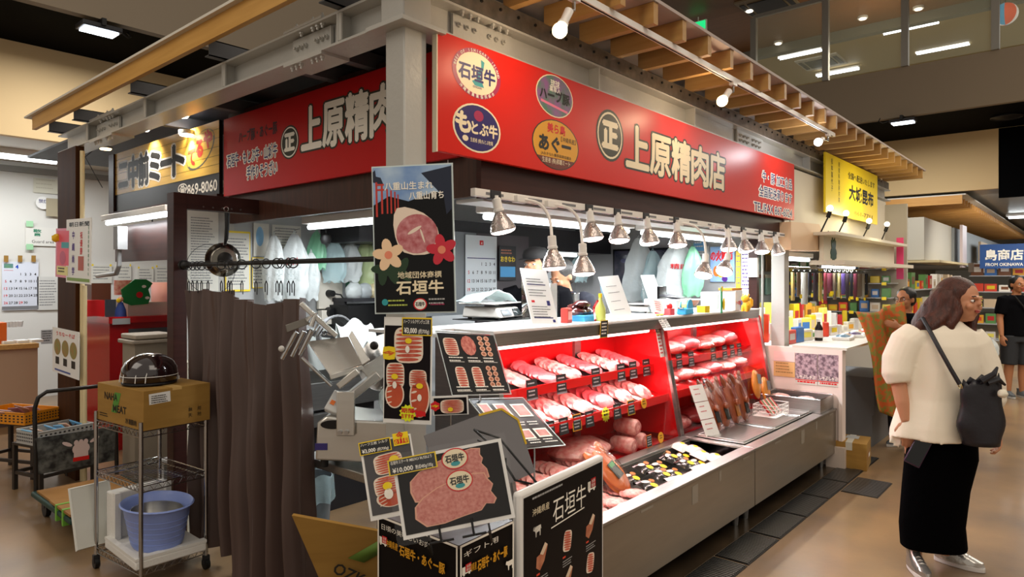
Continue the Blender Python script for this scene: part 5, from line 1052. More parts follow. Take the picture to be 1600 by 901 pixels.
# extra rear wall strip with papers, seen between post and header
struct('wall_back', M().box(1.92, 4.6, 0, 2.30, 4.66, 2.12), mat('b5b4ae', .6))
PAPER = mat('d5d3c8', .6)
def wallsheet(lab, x0, y0, x1, y1, Y=4.59, body=PAPER, ink=GREY, n=12, border=None, name='wall_paper', cat='paper', X=None, extra=None, head=None, grp=None):
    """a flat sheet on a wall plane Y=const (or X=const), given by its photo rectangle"""
    if X is None: a, b = PY(x0, y1, Y), PY(x1, y0, Y); w = b.x-a.x; h = (PY((x0+x1)/2, y0, Y).z-PY((x0+x1)/2, y1, Y).z); mx = Matrix(((1,0,0,a.x),(0,0,-1,Y),(0,1,0,PY((x0+x1)/2, y1, Y).z),(0,0,0,1)))
    else: a, b = PX(x0, y1, X), PX(x1, y0, X); w = a.y-b.y; zb = PX((x0+x1)/2, y1, X).z; h = PX((x0+x1)/2, y0, X).z-zb; mx = Matrix(((0,0,-1,X),(-1,0,0,a.y),(0,1,0,zb),(0,0,0,1)))
    t = thing(name, lab, cat, mtx=mx, group=grp)
    if border: obj('border', M().box(0,0,0,w,h,.001), border, t); obj('sheet', M().box(w*.04,h*.03,.001,w*.96,h*.97,.002), body, t)
    else: obj('sheet', M().box(0,0,0,w,h,.002), body, t)
    P = Pr()
    if head: rect(P('print', head), w*.04, h*.92, w*.92, h*.05, .003)
    if n: lines(P('small_print', ink), w*.1, h*.86, w*.8, n, h*.8/n, min(h*.3/n, .012), .003)
    if extra: extra(P, w, h)
    P.flush(t); return t
wallsheet('large pale notice sheet on the wall just right of the brown post', 293, 323, 341, 455, n=26)
wallsheet('price list with yellow border hanging on the wall beside the frying pan', 352, 361, 391, 455, n=16, border=YINK, ink=GREY)
wallsheet('blue and white map sheet on the wall right of the price list', 396, 349, 420, 400, n=0, extra=lambda P,w,h: (oval(P('print', mat('7fb2d6', .5)), w*.4, h*.6, w*.25, h*.3, .003),))
wallsheet('narrow white list with yellow edge beside the hanging bags', 394, 402, 412, 450, n=8, border=YINK)
wallsheet('grey notice sheet high on the wall behind the plastic bags', 425, 352, 470, 395, n=8, ink=GREY)
one('wire_loop', M().ring(PY(330, 420, 4.56), .17, .002, (0,1,0), 30, 4), BLACK, 'thin black wire looping over the large notice sheet', 'wire')
# plastic bags hanging
def bag(lab, x, y0, y1, wpx, Y=4.45, mt=BAGM, mark=None, X=None, grp='plastic bags hanging inside the stall', seed=0):
    a = PY(x, y0, Y) if X is None else PX(x, y0, X); d = (a-C0).dot(fwd); s = d/F; h = (y1-y0)*s; w = wpx*s
    t = thing('plastic_bag', lab, 'bag', Matrix.Translation(a).translation, -R(49), group=grp)
    r = random.Random(int(x)+seed); ph = [r.uniform(0,6) for _ in range(4)]
    def fn(u, v):
        k = (.22+.78*min(1, v*2.4)**.7)*(1-.12*max(0, v-.8)*5*.2); q = 2*pi*u
        rr = k*(1+.15*sin(3*q+ph[0]+3*v)+.10*sin(7*q+ph[1]+6*v)+.06*sin(5*v*3+ph[3]+2*q))*(1 if v < .9 else .85)
        return (w/2*rr*cos(q), w*.22*rr*sin(q), -h*v + .012*sin(5*q+ph[2])*v)
    obj('film', M().grid(fn, 32, 12), mt, t)
    obj('handle', M().tube([(-w*.05,0,0),(0,0,.03),(w*.05,0,0)], .004, 5), mt, t)
    if mark: m = M(); text(m, mark[0], 0, 0, .05, 0, .02, align='c', w=w*.5); m.m = Matrix(); m.v = [V((v.x, -w*.26, v.y-h*.45)) for v in m.v]; obj('print', m, mark[1], t, smooth=False)
    obj('hook', M().cyl((0,.0,.03),(0,.12,.05), .003, n=5), CHROME, t)
    return t
BAGW = mat('d3dada', .3, 0, alpha=.75, bump=1, bscale=22); BAGG = mat('7fbf9a', .25, 0, alpha=.7, bump=.8, bscale=14); BAGC = mat('bcd8dc', .2, 0, alpha=.5, bump=.8, bscale=14)
bag('crumpled white plastic bag beside the price list', 428, 368, 468, 30, mt=BAGW)
bag('big clear bag with red print above the curtain top', 460, 366, 470, 44, mt=BAGW, mark=('永井', RINK))
bag('long white bag bunched behind the big printed bag', 486, 395, 468, 26, mt=BAGW)
bag('clear bag with green contents beside the fluorescent tube', 495, 362, 420, 26, mt=BAGG)
bag('clear bag with pink packet hanging over the outlet box', 522, 375, 440, 34, mt=BAGC)
bag('pale bag with pink label near the dark shelf', 548, 378, 440, 30, mt=BAGW)
bag('pale green and yellow bag beside the hanging poster', 572, 372, 450, 32, mt=mat('cfe0a8', .25, 0, alpha=.7, bump=.8, bscale=14))
one('dark_lamp_globe', M().lathe([(0,-.04),(.03,-.03),(.042,0),(.036,.03),(.012,.05),(.01,.07),(0,.075)], 16, PY(509, 374, 4.2)), BLACK, 'small dark globe hanging under the fluorescent tube', 'globe')
# outlet panel, plugs, shelf and gloves
p = PY(517, 482, 4.55); t = thing('outlet_panel', 'pale electrical outlet panel with two black plugs', 'outlet', p)
obj('plate', M().box(-.11,0,-.0,.11,.03,.28), OFFW, t, bevel=.004); obj('lower_box', M().box(-.1,-.03,-.12,.06,.03,-.01), OFFW, t, bevel=.004)
for z, r_ in ((.12,.03),(-.03,.045)): obj('plug', M().cyl((-.02,0,z),(-.02,-.06,z), r_, r_*.8, 14), BLACK, t)
obj('cord', M().tube([(-.02,-.06,.12),(.03,-.09,.11),(.08,-.08,.05),(.07,-.05,-.03),(.0,-.07,-.03)], .006, 6), BLACK, t)
t = thing('wall_shelf', 'dark shelf carrying wrapped goods beside the outlet', 'shelf', PY(570, 468, 4.4)); obj('board', M().box(-.2,-.12,-.01,.5,.15,.015), DARK, t); obj('bracket', M().box(-.19,0,-.12,-.17,.15,-.01), DARK, t)
for k in range(3): one('wrapped_bundle', M().ball(PY(553+16*k, 455, 4.4), .075, .06, .07, 12, 8, .08), [BAGW, mat('b9c0c4', .3, alpha=.8), mat('d8c9a0', .3)][k], 'soft wrapped bundle on the dark shelf, %s' % ['nearest the outlet','middle','nearest the poster'][k], 'bundle', group='bundles on the dark shelf')
one('green_display_box', M().cbox(PY(552, 442, 4.52), (.12,.04,.18)), mat('3f7f62', .4), 'small green box with pale frame standing at the shelf end', 'box')
one('under_shelf_cabinet', M().box(3.05, 4.3, .9, 3.9, 4.58, 1.40), BLACK, 'black cabinet under the dark shelf', 'cabinet')
g = one('white_cloth', M().grid(lambda u, v: (2.76+.30*u, 3.98+.12*v-.05*abs(2*v-1), 1.29-.20*(abs(2*v-1)**1.5)-.03*sin(9*u)-(.05*sin(14*u+2))*abs(2*v-1)), 18, 12), mat('dfe8e8', .7), 'white cloth draped over the coiled grey hose', 'cloth', solid=.004)
t = thing('hose_reel', 'coiled grey hose on a wall bracket under the white cloth', 'hose', (2.80, 4.08, 1.2))
for k in range(4): obj('coil', M().ring((0,.02*k,0), .14-.004*k, .009, (0,1,0), 24), GREY, t)
obj('bracket', M().box(-.02,0,-.02,.02,.55,.02), DARK, t)
# sink
t = thing('steel_sink', 'stainless steel sink unit with white splashback behind the curtain', 'sink', (2.3, 3.95, 0))
obj('basin', M().box(2.3,3.95,.72,3.1,3.97,.9).box(2.3,4.52,.72,3.1,4.54,.9).box(2.3,3.97,.72,2.32,4.52,.9).box(3.08,3.97,.72,3.1,4.52,.9).box(2.32,3.97,.72,3.08,4.52,.74), STEEL, t, True)
obj('splashback', M().box(2.3,4.54,.86,3.1,4.56,1.22), mat('cdd3d0', .4), t, True); obj('cabinet', M().box(2.34,4.0,.0,3.06,4.5,.71), DARK, t, True); obj('shelf_pan', M().box(2.35,3.9,.62,2.75,3.99,.70), STEEL, t, True)
fp_ = thing('faucet', 'curved chrome faucet with lever over the steel sink', 'faucet', (2.56, 4.5, .9))
obj('spout', M().tube([(0,0,0),(0,0,.16),(.0,-.02,.215),(.04,-.08,.225),(.06,-.12,.19),(.065,-.13,.16)], .011, 10), CHROME, fp_); obj('lever', M().tube([(.06,0,.02),(.06,-.01,.07),(.09,-.05,.1)], .009, 8), CHROME, fp_); obj('base', M().cyl((0,0,-.01),(0,0,.02), .025, n=14), CHROME, fp_)
t = thing('waste_bin', 'grey waste bin lined with a clear bag beside the curtain', 'bin', (2.16, 3.46, 0)); obj('bin_wall', M().lathe([(.12,0),(.15,.46),(.145,.46),(.115,.01),(0,.01)], 24), mat('6f7a80', .4), t); obj('liner', M().grid(lambda u, v: ((.155+.012*sin(9*2*pi*u)*v)*cos(2*pi*u), (.155+.012*sin(9*2*pi*u)*v)*sin(2*pi*u), .48-.16*v-.015*sin(5*2*pi*u)), 48, 6), BAGC, t)
# slicer table
t = thing('steel_table', 'stainless steel work table carrying the meat slicer', 'table', (1.79, 2.3, 0))
obj('tabletop', M().box(1.79,2.29,.71,2.32,2.92,.75), STEELH, t, True, bevel=.004)
for x in (1.82, 2.28):
    for y in (2.33, 2.88): obj('leg', M().cyl((x,y,0),(x,y,.71), .018, n=12), STEEL, t, True)
for y in (2.33, 2.88): obj('stretcher', M().cyl((1.82,y,.12),(2.28,y,.12), .01, n=8), STEEL, t, True)
obj('stretcher', M().cyl((2.28,2.33,.12),(2.28,2.88,.12), .01, n=8), STEEL, t, True)
# slicer (local x = photo right, y = away)
o = PD(560, 712, 3.08); sl_ = thing('meat_slicer', 'large steel meat slicer with tilted food tray standing on the work table', 'meat slicer', (o.x, o.y, .765), -R(49)); k_ = .00293
def s_(px, py, y=0): return ((px-560)*k_, y, (712-py)*k_-.0)
SLV = mat('c4c2bc', .25, .8, col2='d2d0ca', scale=3, stretch=(1,1,20), contrast=.4)
m = M(); m.m = Matrix.Rotation(R(90), 4, 'X'); m.prism([((497-560)*k_,.02), ((620-560)*k_,.0), ((640-560)*k_,.10), ((640-560)*k_,.19), ((560-560)*k_,.20), ((515-560)*k_,.22), ((500-560)*k_,.19)], -.24, .05); obj('housing', m, SLV, sl_, bevel=.01)
for x in (-.15, .18):
    for y in (-.02, .2): obj('foot', M().cyl((x,y,-.015),(x,y,.02), .018, n=12), BLACK, sl_)
m = M(); m.m = Matrix.Translation(s_(525, 650, -.052)) @ Matrix.Rotation(R(90), 4, 'X'); m.disc((0,0), .055, .02, 0, .004); obj('hand_slot', m, BLACKG, sl_)
obj('maker_plate', M().cbox(s_(507, 684, -.052), (.055,.004,.03)), mat('32286a', .4), sl_)
m = M(); m.m = Matrix.Translation(s_(528, 622, .0)) @ Matrix.Rotation(R(25), 4, 'Y') @ Matrix.Rotation(R(-30), 4, 'X'); m.cbox((0,0,0), (.085,.05,.10)); obj('control_box', m, mat('c9c9c6', .35), sl_, bevel=.006)
for q, c in ((-.02, ORANGE), (.02, BLACK), (0, RED)): mm = M(); mm.m = m.m.copy(); mm.cbox((q, -.027, -.01 if c is not RED else .03), (.02,.006,.02)); obj('button', mm, c, sl_)
obj('side_bracket', M().box(s_(532,0)[0], -.075, s_(0,666)[2], s_(560,0)[0], -.06, s_(0,598)[2]), SLV, sl_, bevel=.004)
for x in (538, 548): obj('bolt', M().cyl(s_(x, 660, -.075), s_(x, 660, -.088), .01, n=12), CHROME, sl_)
obj('swing_arm', M().bar(s_(552, 606, -.05), s_(590, 575, .0), .05, .04), SLV, sl_, bevel=.006); obj('swing_arm', M().bar(s_(536, 590, -.08), s_(566, 566, -.08), .03, .03), SLV, sl_, bevel=.004)
def plate(q, th, mt, name, par=sl_):
    a, b, c, d = [V(x) for x in q]; n = (b-a).cross(d-a).normalized()*th
    return obj(name, M().add([a,b,c,d,a+n,b+n,c+n,d+n], [(0,3,2,1),(4,5,6,7),(0,1,5,4),(1,2,6,5),(2,3,7,6),(3,0,4,7)]), mt, par, bevel=.003)
plate((s_(482,523,-.02), s_(541,517,.04), s_(568,558,-.03), s_(526,570,-.12)), .006, SLV, 'food_tray')
plate((s_(541,517,.04), s_(546,508,.04), s_(580,552,-.03), s_(568,560,-.03)), .006, SLV, 'tray_lip')
plate((s_(526,570,-.12), s_(568,559,-.03), s_(572,566,-.03), s_(528,578,-.12)), .006, SLV, 'tray_lip')
plate((s_(562,566,0), s_(604,540,.05), s_(610,572,.05), s_(585,592,0)), .02, SLV, 'blade_guard')
obj('blade', M().lathe([(.14,0),(.138,.006),(.05,.012),(0,.012)], 40, s_(596, 560, .1), (-.25,-.9,.35)), CHROME, sl_)
obj('pusher_rail', M().bar(s_(472,464,-.02), s_(524,516,.02), .045, .022), SLV, sl_, bevel=.004)
for q in range(6): obj('rib', M().bar(s_(490+5*q, 517-1*q, -.04), s_(498+4.2*q, 497+3.4*q, -.02), .007, .004), CHROME, sl_)
plate((s_(453,497,-.06), s_(480,487,-.03), s_(488,496,-.03), s_(455,509,-.06)), .02, mat('77726a', .3, .6), 'grip_plate')
obj('grip_arm', M().tube([s_(483,490,-.04), s_(496,480,-.03), s_(490,500,-.04)], .012, 8), SLV, sl_)
for q, (a, b) in enumerate((((470,508),(448,549)), ((482,507),(463,545)), ((494,505),(475,543)))): obj('handle_rod', M().cyl(s_(*a, -.06), s_(*b, -.06), .013, .010, 12), CHROME, sl_)
obj('knob', M().ball(s_(448,533,-.07), .014, nu=14, nv=10), mat('c9c6c0', .2), sl_); obj('knob', M().ball(s_(586,530,-.02), .02, nu=14, nv=10), BLACK, sl_)
obj('cross_bar', M().cyl(s_(480,546,-.08), s_(524,590,-.06), .008, n=8), CHROME, sl_)
one('crumpled_bag', M().ball((o.x+.12, o.y-.10, 1.04), .07, .07, .07, 14, 9, .16), BAGM, 'crumpled clear bag tucked beside the slicer blade', 'bag')
t = thing('white_rack_panel', 'white wire rack panel with dark notices under the work table', 'rack', (2.02, 2.34, .1)); obj('frame', M().tube([(0,0,0),(.3,-.02,0),(.3,-.02,.52),(0,0,.52)], .01, 8, True), WHITE, t); obj('notice', M().box(.05,-.02,.2,.14,-.012,.45), BLACK, t); obj('notice', M().box(.17,-.025,.2,.27,-.015,.48), CARD, t); obj('foot', M().box(0,-.03,-.1,.3,.0,0), WHITE, t)
# open carton at the front corner
CB = Matrix.Translation((1.40, 1.93, 0)) @ Matrix.Rotation(R(-38), 4, 'Z')
t = thing('open_carton', 'tall open brown carton with raised flap beside the display stand', 'carton', mtx=CB)
obj('body', M().box(-.10,-.12,0,.16,.12,.60), CARD, t, bevel=.003)
m = M(); m.add([(-.10,-.12,.60),(.16,-.12,.60),(.17,-.16,.76),(-.19,-.18,.86),(-.10,-.116,.604),(.16,-.116,.604),(.17,-.155,.765),(-.185,-.175,.865)], [(0,1,2,3),(7,6,5,4),(0,4,5,1),(1,5,6,2),(2,6,7,3),(3,7,4,0)]); obj('flap', m, CARD, t)
m = M(); m.m = Matrix.Translation((-.02,-.122,.5)) @ Matrix.Rotation(R(90), 4, 'X'); text(m, 'K', 0, 0, .05, .002, .02, rot=.1); text(m, 'OZK', -.05, .16, .045, .03, .02, rot=-.5); obj('lettering', m, INK, t, smooth=False)
m = M(); m.add([(-.02,-.148,.70),(.03,-.145,.68),(.13,-.155,.735),(.08,-.16,.755)], [(0,1,2,3)]); obj('print', m, mat('5c7a2c', .6), t, solid=.001)
# ---- wire shelf
Fc = V((1.35, 3.68, 0)); e1 = V((-.045, .51, 0)); e2 = V((.35, .04, 0))
ws = thing('wire_shelf', 'chrome wire shelf rack on casters carrying a carton and a blue tub', 'shelf rack', Fc, 0)
def sp(u, v, z): p = Fc + e1*u + e2*v; return V((p.x, p.y, z))
for u, v in ((0,0),(1,0),(0,1),(1,1)):
    obj('post', M().cyl(sp(u,v,.07), sp(u,v,.87), .011, n=10), CHROME, ws, True); cw_ = obj('caster', M().cyl(sp(u,v,.03)+V((-.012,0,0)), sp(u,v,.03)+V((.012,0,0)), .03, n=16), BLACK, ws, True); obj('fork', M().box(*(sp(u,v,.03)-V((.016,.012,0))), *(sp(u,v,.075)+V((.016,.012,0)))), DARK, cw_, True)
for z in (.115, .54, .82):
    m = M()
    for zz_ in (0, .03): m.tube([sp(0,0,z-zz_), sp(1,0,z-zz_), sp(1,1,z-zz_), sp(0,1,z-zz_)], .0035, 6, True)
    s = obj('shelf_frame', m, CHROME, ws, True)
    m = M()
    for i in range(1, 16): m.cyl(sp(i/16,0,z), sp(i/16,1,z), .0018, n=5)
    for j in (.33, .66): m.cyl(sp(0,j,z-.005), sp(1,j,z-.005), .0028, n=5)
    for i in range(24):
        u = i/24; m.cyl(sp(u,0,z-(.03 if i % 2 else 0)), sp(u+1/24,0,z-(0 if i % 2 else .03)), .0018, n=4)
    for i in range(16):
        u = i/16; m.cyl(sp(0,u,z-(.03 if i % 2 else 0)), sp(0,u+1/16,z-(0 if i % 2 else .03)), .0018, n=4); m.cyl(sp(1,u,z-(.03 if i % 2 else 0)), sp(1,u+1/16,z-(0 if i % 2 else .03)), .0018, n=4)
    q = obj('wires', m, CHROME, ws, True); q['kind'] = 'stuff'
ax = math.atan2(e1.y, e1.x)
def rk(u, v, z, rz=0): return Matrix.Translation(sp(u,v,z)) @ Matrix.Rotation(ax+rz, 4, 'Z')
t = thing('carton', 'brown meat carton with green lettered print on the top of the wire shelf', 'carton', mtx=rk(.5,.5,.824))
obj('body', M().box(-.27,-.19,0,.25,.17,.205), CARD, t, bevel=.003); obj('tape', M().box(-.271,-.03,.19,.251,.02,.2065), mat('c9a565', .3), t)
# left long face (towards the frame's outer side): local +y is -X world
mf = MATW[t.name] @ Matrix(((-1,0,0,.25),(0,0,1,.17),(0,1,0,0),(0,0,0,1)))
def cf(P):
    poly(P('print', mat('4f8a34', .6)), [(.17,.06),(.23,.06),(.28,.17),(.21,.17)], .001); text(P('lettering', INK), 'NAHA', .09, .125, .048, .0015, .02, w=.15); text(P('lettering', INK), 'MEAT', .19, .065, .048, .0015, .02, w=.15)
    text(P('lettering', INK), '冷凍豚肉', .33, .02, .028, .0015, .02, w=.12); lines(P('small_print', INK), .03, .04, .1, 2, .012, .005, .0015)
childface(t, 'print', mf, cf)
mf = MATW[t.name] @ Matrix(((0,0,-1,-.27),(-1,0,0,.17),(0,1,0,0),(0,0,0,1)))
def cf(P):
    rect(P('delivery_label', WHITE), .03, .13, .11, .055, .001, .04); lines(P('small_print', INK), .04, .17, .09, 4, .011, .005, .0025); 
    for i in range(2):
        for j in range(2): rect(P('print', INK), .24+.05*i, .03+.035*j, .001, .03, .001); text(P('lettering', INK), '天地無用'[i+2*j], .235+.05*i, .035+.03*j, .022, .0015)
childface(t, 'print', mf, cf)
t = thing('helmet', 'glossy black and maroon helmet with white stripes on the meat carton', 'helmet', mtx=rk(.42,.42,1.031,R(20)))
MAR = mat('1c0b0d', .1, coat=1); obj('shell', M().lathe([(.115,0),(.132,.015),(.14,.05),(.135,.09),(.115,.125),(.08,.15),(.04,.163),(0,.167)], 28), MAR, t)
for s in (-.085, -.04, .04, .085):
    kk = math.sqrt(1-(s/.145)**2); obj('stripe', M().tube([(s, -.143*kk*cos(a), .02+.149*kk*sin(a)) for a in [pi*i/14 for i in range(15)]], .0022, 5), WHITE, t)
for z in (.05, .075, .10): kk = math.sqrt(1-((z-.02)/.149)**2); obj('stripe', M().ring((0,0,z), .1435*kk, .0018, n=32, k=5), WHITE, t)
obj('strap', M().tube([(-.02,-.135,.1),(-.02,-.142,.05),(0,-.138,.0)], .008, 6), BLACK, t); obj('buckle', M().cyl((-.02,-.143,.05),(-.02,-.15,.05), .012, n=12), mat('b09a60', .3, .6), t); obj('rim', M().ring((0,0,.01), .13, .007, n=28), BLACK, t); obj('sticker', M().box(-.09,-.12,.01,-.06,-.112,.03), WHITE, t)
t = thing('blue_tub', 'light blue oval plastic tub on the bottom of the wire shelf', 'tub', mtx=rk(.30,.45,.165))
TUB = mat('8a9edc', .35, alpha=1, bump=.1, bscale=30)
m = M(); m.m = Matrix.Diagonal((1.25,.96,.86,1)); m.lathe([(.115,0),(.125,.02),(.16,.24),(.172,.262),(.175,.258),(.178,.262),(.172,.27),(.155,.25),(.118,.015),(0,.01)], 36); obj('tub_wall', m, TUB, t)
for i in range(5): mm = M(); mm.m = Matrix.Diagonal((1.25,.96,.86,1)); mm.ring((0,0,.05+.035*i), .130+.0055*i*1.0, .0016, n=36, k=5); obj('rib', mm, TUB, t)
t = thing('steel_bowl', 'wide steel bowl sitting inside the blue tub', 'bowl', mtx=rk(.30,.45,.30)); m = M(); m.m = Matrix.Diagonal((1.2,.9,1,1)); m.lathe([(.07,-.1),(.125,.0),(.135,.055),(.130,.055),(.12,0),(.065,-.09),(0,-.09)], 32); obj('bowl_wall', m, STEEL, t)
FOAM = mat('dedcd6', .8, bump=.2, bscale=80)
t = thing('foam_slab', 'white foam box lid lying under the blue tub', 'foam lid', mtx=rk(.42,.5,.119,R(-6))); obj('slab', M().box(-.24,-.18,0,.22,.18,.045), FOAM, t, bevel=.008); obj('lip', M().box(-.24,.15,.045,.22,.18,.06).box(-.24,-.18,.045,-.2,.15,.06), FOAM, t)
t = thing('foam_box', 'white foam box standing on edge behind the blue tub', 'foam box', mtx=rk(.88,.55,.12)); obj('slab', M().box(-.04,-.16,0,.04,.15,.30), FOAM, t, bevel=.01); obj('rim', M().box(-.07,-.16,0,-.04,-.13,.30).box(-.07,.12,0,-.04,.15,.30), FOAM, t)
t = thing('foam_sheet', 'thin pale foam sheet leaning out of the wire shelf', 'foam sheet', mtx=rk(.98,.12,.13) @ Matrix.Rotation(R(17), 4, 'Y')); obj('sheet', M().box(0,-.06,0,.012,.14,.33), mat('c9c9c0', .5), t, bevel=.003); obj('rim', M().tube([(.006,-.06,0),(.006,.14,0),(.006,.14,.33),(.006,-.06,.33)], .008, 6, True), mat('d6d6ce', .5), t)
# ---- platform cart
t = thing('platform_cart', 'low platform hand cart with black tube handle and cardboard on its deck', 'hand cart', (1.35, 4.6, 0))
cy0, cy1, cx0, cx1 = 4.62, 5.44, 1.30, 1.86
obj('deck', M().box(cx0,cy0,.13,cx1,cy1,.165), mat('1d3b33', .6), t, True, bevel=.01)
obj('handle', M().tube([(cx0+.03,cy1,.16),(cx0+.03,cy1+.03,.72),(cx0+.05,cy1+.03,.79),(cx0+.10,cy1+.03,.825),(cx1-.10,cy1+.03,.825),(cx1-.05,cy1+.03,.79),(cx1-.03,cy1+.03,.72),(cx1-.03,cy1,.16)], .014, 10), mat('26221f', .35, .5), t, True)
hp = obj('handle_panel', M().box(cx0+.02,cy1+.005,.27,cx1-.02,cy1+.02,.52), mat('141517', .5, 0, col2='5a5c58', scale=22, contrast=.16), t, True)
m = M(); m.m = Matrix(((1,0,0,cx0+.30),(0,0,-1,cy1+.003),(0,1,0,.40),(0,0,0,1)))
oval(m, 0, 0, .055, .045, 0, 0, 16)
for i in range(3): oval(m, -.03+.03*i, .045, .015, .02, .0003, 0, 10)
oval(m, -.085, .045, .035, .013, .0004, -.5, 10); oval(m, .085, .05, .035, .012, .0004, .5, 10); rect(m, -.045, -.075, .09, .06, .0002); obj('hand_print', m, mat('c9b4b0', .5), t, True, smooth=False)
m = M(); m.m = Matrix(((1,0,0,cx0+.30),(0,0,-1,cy1+.002),(0,1,0,.40),(0,0,0,1))); rect(m, -.05, -.085, .10, .028, .0005); obj('print', m, RED, t, True, smooth=False)
for x in (cx0+.07, cx1-.07):
    for y in (cy0+.08, cy1-.08): obj('wheel', M().cyl((x-.015,y,.055),(x+.015,y,.055), .055, n=18), BLACK, t, True); obj('fork', M().box(x-.02,y-.02,.06,x+.02,y+.02,.13), DARK, t, True)
for k, (a, b, c, d, z, rz) in enumerate(((.02,.03,.52,.76,.166,0),(.0,.0,.5,.4,.182,.06))):
    one('cardboard_sheet', M().box(cx0+a,cy0+b,z,cx0+c,cy0+d,z+.014), CARDD, 'flattened cardboard sheet on the cart deck, %s' % ['lower and longer','upper and shorter'][k], 'cardboard', group='cardboard on the cart')
for k, y in enumerate((cy0+.12, cy0+.25)): one('green_tape', M().box(cx0-.004, y, .10, cx0+.3, y+.025, .199), mat('6fae3c', .5), 'strip of green tape over the cardboard, %s' % ['nearer the cart end','farther from the cart end'][k], 'tape')
# ---- low tables with baskets
def lowtable(lab, x, y, w, d, h, rz):
    t = thing('low_table', lab, 'table', (x, y, 0), rz); MT = mat('2a2522', .4)
    obj('tabletop', M().box(-w/2,-d/2,h-.02,w/2,d/2,h), MT, t, bevel=.003)
    for a in (-1, 1):
        for b in (-1, 1): obj('leg', M().box(a*(w/2-.015)-.014,b*(d/2-.015)-.014,0,a*(w/2-.015)+.014,b*(d/2-.015)+.014,h-.02), MT, t)
        obj('stretcher', M().box(-w/2+.02,a*(d/2-.015)-.01,.12,w/2-.02,a*(d/2-.015)+.01,.145), MT, t)
        obj('stretcher', M().box(a*(w/2-.015)-.01,-d/2+.02,.12,a*(w/2-.015)+.01,d/2-.02,.145), MT, t)
a = PZ(22, 660, .44); tb = (1.66, 6.52)
lowtable('low dark table under the orange basket at far left', 1.55, 6.75, .30, .62, .44, R(25)); lowtable('low dark table under the grey basket beside the brown column', 1.62, 6.12, .42, .36, .36, R(15))
def basket(name, lab, x, y, z, w, d, h, mt, rz, packs, pl):
    t = thing(name, lab, 'basket', (x, y, z), rz)
    m = M()
    for a in (-1, 1): 
        obj('side_wall', M().box(-w/2, a*d/2-.004, 0, w/2, a*d/2+.004, h), mt, t); obj('end_wall', M().box(a*w/2-.004,-d/2,0,a*w/2+.004,d/2,h), mt, t)
    obj('bottom', M().box(-w/2,-d/2,0,w/2,d/2,.006), mt, t); obj('rim', M().tube([(-w/2,-d/2,h),(w/2,-d/2,h),(w/2,d/2,h),(-w/2,d/2,h)], .008, 6, True), mt, t)
    m = M()
    for i in range(12):
        for j in range(3): m.box(-w/2+w*(i+.25)/12, -d/2-.006, h*(.2+.25*j), -w/2+w*(i+.7)/12, -d/2-.0045, h*(.32+.25*j)); m.box(-w/2-.006, -d/2+d*(i+.25)/12, h*(.2+.25*j), -w/2-.0045, -d/2+d*(i+.7)/12, h*(.32+.25*j))
    q = obj('holes', m, DARK, t); q['kind'] = 'stuff'
    for i in range(packs):
        mx = MATW[t.name] @ Matrix.Translation((-w/2+w*(i+.5)/packs, random.uniform(-.04,.04), h*.6)) @ Matrix.Rotation(R(random.uniform(35,60)), 4, 'Y') @ Matrix.Rotation(random.uniform(-.3,.3), 4, 'Z')
        c = pl[1][i % len(pl[1])]; tt = thing('snack_packet', pl[0] % pl[2][i], 'packet', mtx=mx, group=lab+' contents'); obj('pouch', M().box(-.06,-.07,0,.06,.07,.012), c, tt, bevel=.005); obj('print', M().box(-.04,-.04,.012,.04,.02,.0135), pl[3][i % len(pl[3])], tt)
od = ['nearest the edge','second','third','fourth','fifth','at the far side']
basket('orange_basket', 'orange plastic basket on the farther low table', 1.52, 6.72, .441, .30, .52, .09, mat('d98a1c', .4), R(25), 5, ('mixed snack packet in the orange basket, %s', [mat('9a6a58', .3), mat('b9a0a8', .3), mat('7d5560', .3)], od, [mat('d8c0a0', .4), RED]))
basket('grey_basket', 'pale grey plastic basket of blue topped packets on the nearer low table', 1.62, 6.10, .361, .40, .28, .10, mat('a9a9a6', .5), R(15), 6, ('light blue and white packet in the grey basket, %s', [mat('6fb0d8', .3), mat('c8a890', .3), mat('5fa0d0', .3)], od, [WHITE, mat('d8742a', .4)]))
# ================================================================ FAR LEFT BACKGROUND
pt = thing('counter_partition', 'pinkish counter partition with a wooden top under the noticeboard wall', 'counter', (-1, 8.93, 0))
obj('panel', M().box(-7, 8.93, 0, 2.2, 8.98, .84), mat('b79a80', .6), pt, True); obj('worktop', M().box(-7, 8.88, .84, 2.2, 9.3, .89), OAKX, pt, True); obj('kick_strip', M().box(-7, 8.92, 0, 2.2, 8.929, .1), mat('4a3a30', .6), pt, True)
one('green_cabinet', M().box(-7, 9.8, .0, 1.6, 10.3, 1.02), mat('12302a', .6), 'dark green low cabinet behind the wooden counter', 'cabinet')
wallsheet('grey notice on the dark green cabinet beside the brown column', 64, 515, 83, 537, Y=9.79, n=5, body=LGREY, ink=INK)
one('orange_bin', M().box(PY(-12,545,9.2).x, 9.1, .89, PY(7,545,9.2).x, 9.3, 1.12), mat('d9641a', .5), 'orange plastic bin on the wooden counter at the left frame edge', 'bin')
for k in range(5): one('cup', M().lathe([(.02,0),(.03,.07),(.026,.07),(.0,.005)], 12, PY(12+5*k, 516, 9.9).xyz if False else (PY(12+5*k, 516, 9.9).x, 9.9, 1.021)), WHITE, 'small white cup on the green cabinet, %s' % ['leftmost','second from the left','middle','second from the right','rightmost'][k], 'cup', group='white cups on the green cabinet')
for k in range(3): one('paper_bundle', M().box(PY(2+22*k,545,9.1).x, 9.0, .891, PY(20+22*k,545,9.1).x, 9.2, .92), WHITE, 'white paper bundle on the wooden counter, %s' % ['nearest the orange bin','middle','nearest the column'][k], 'papers', group='paper bundles on the wooden counter')
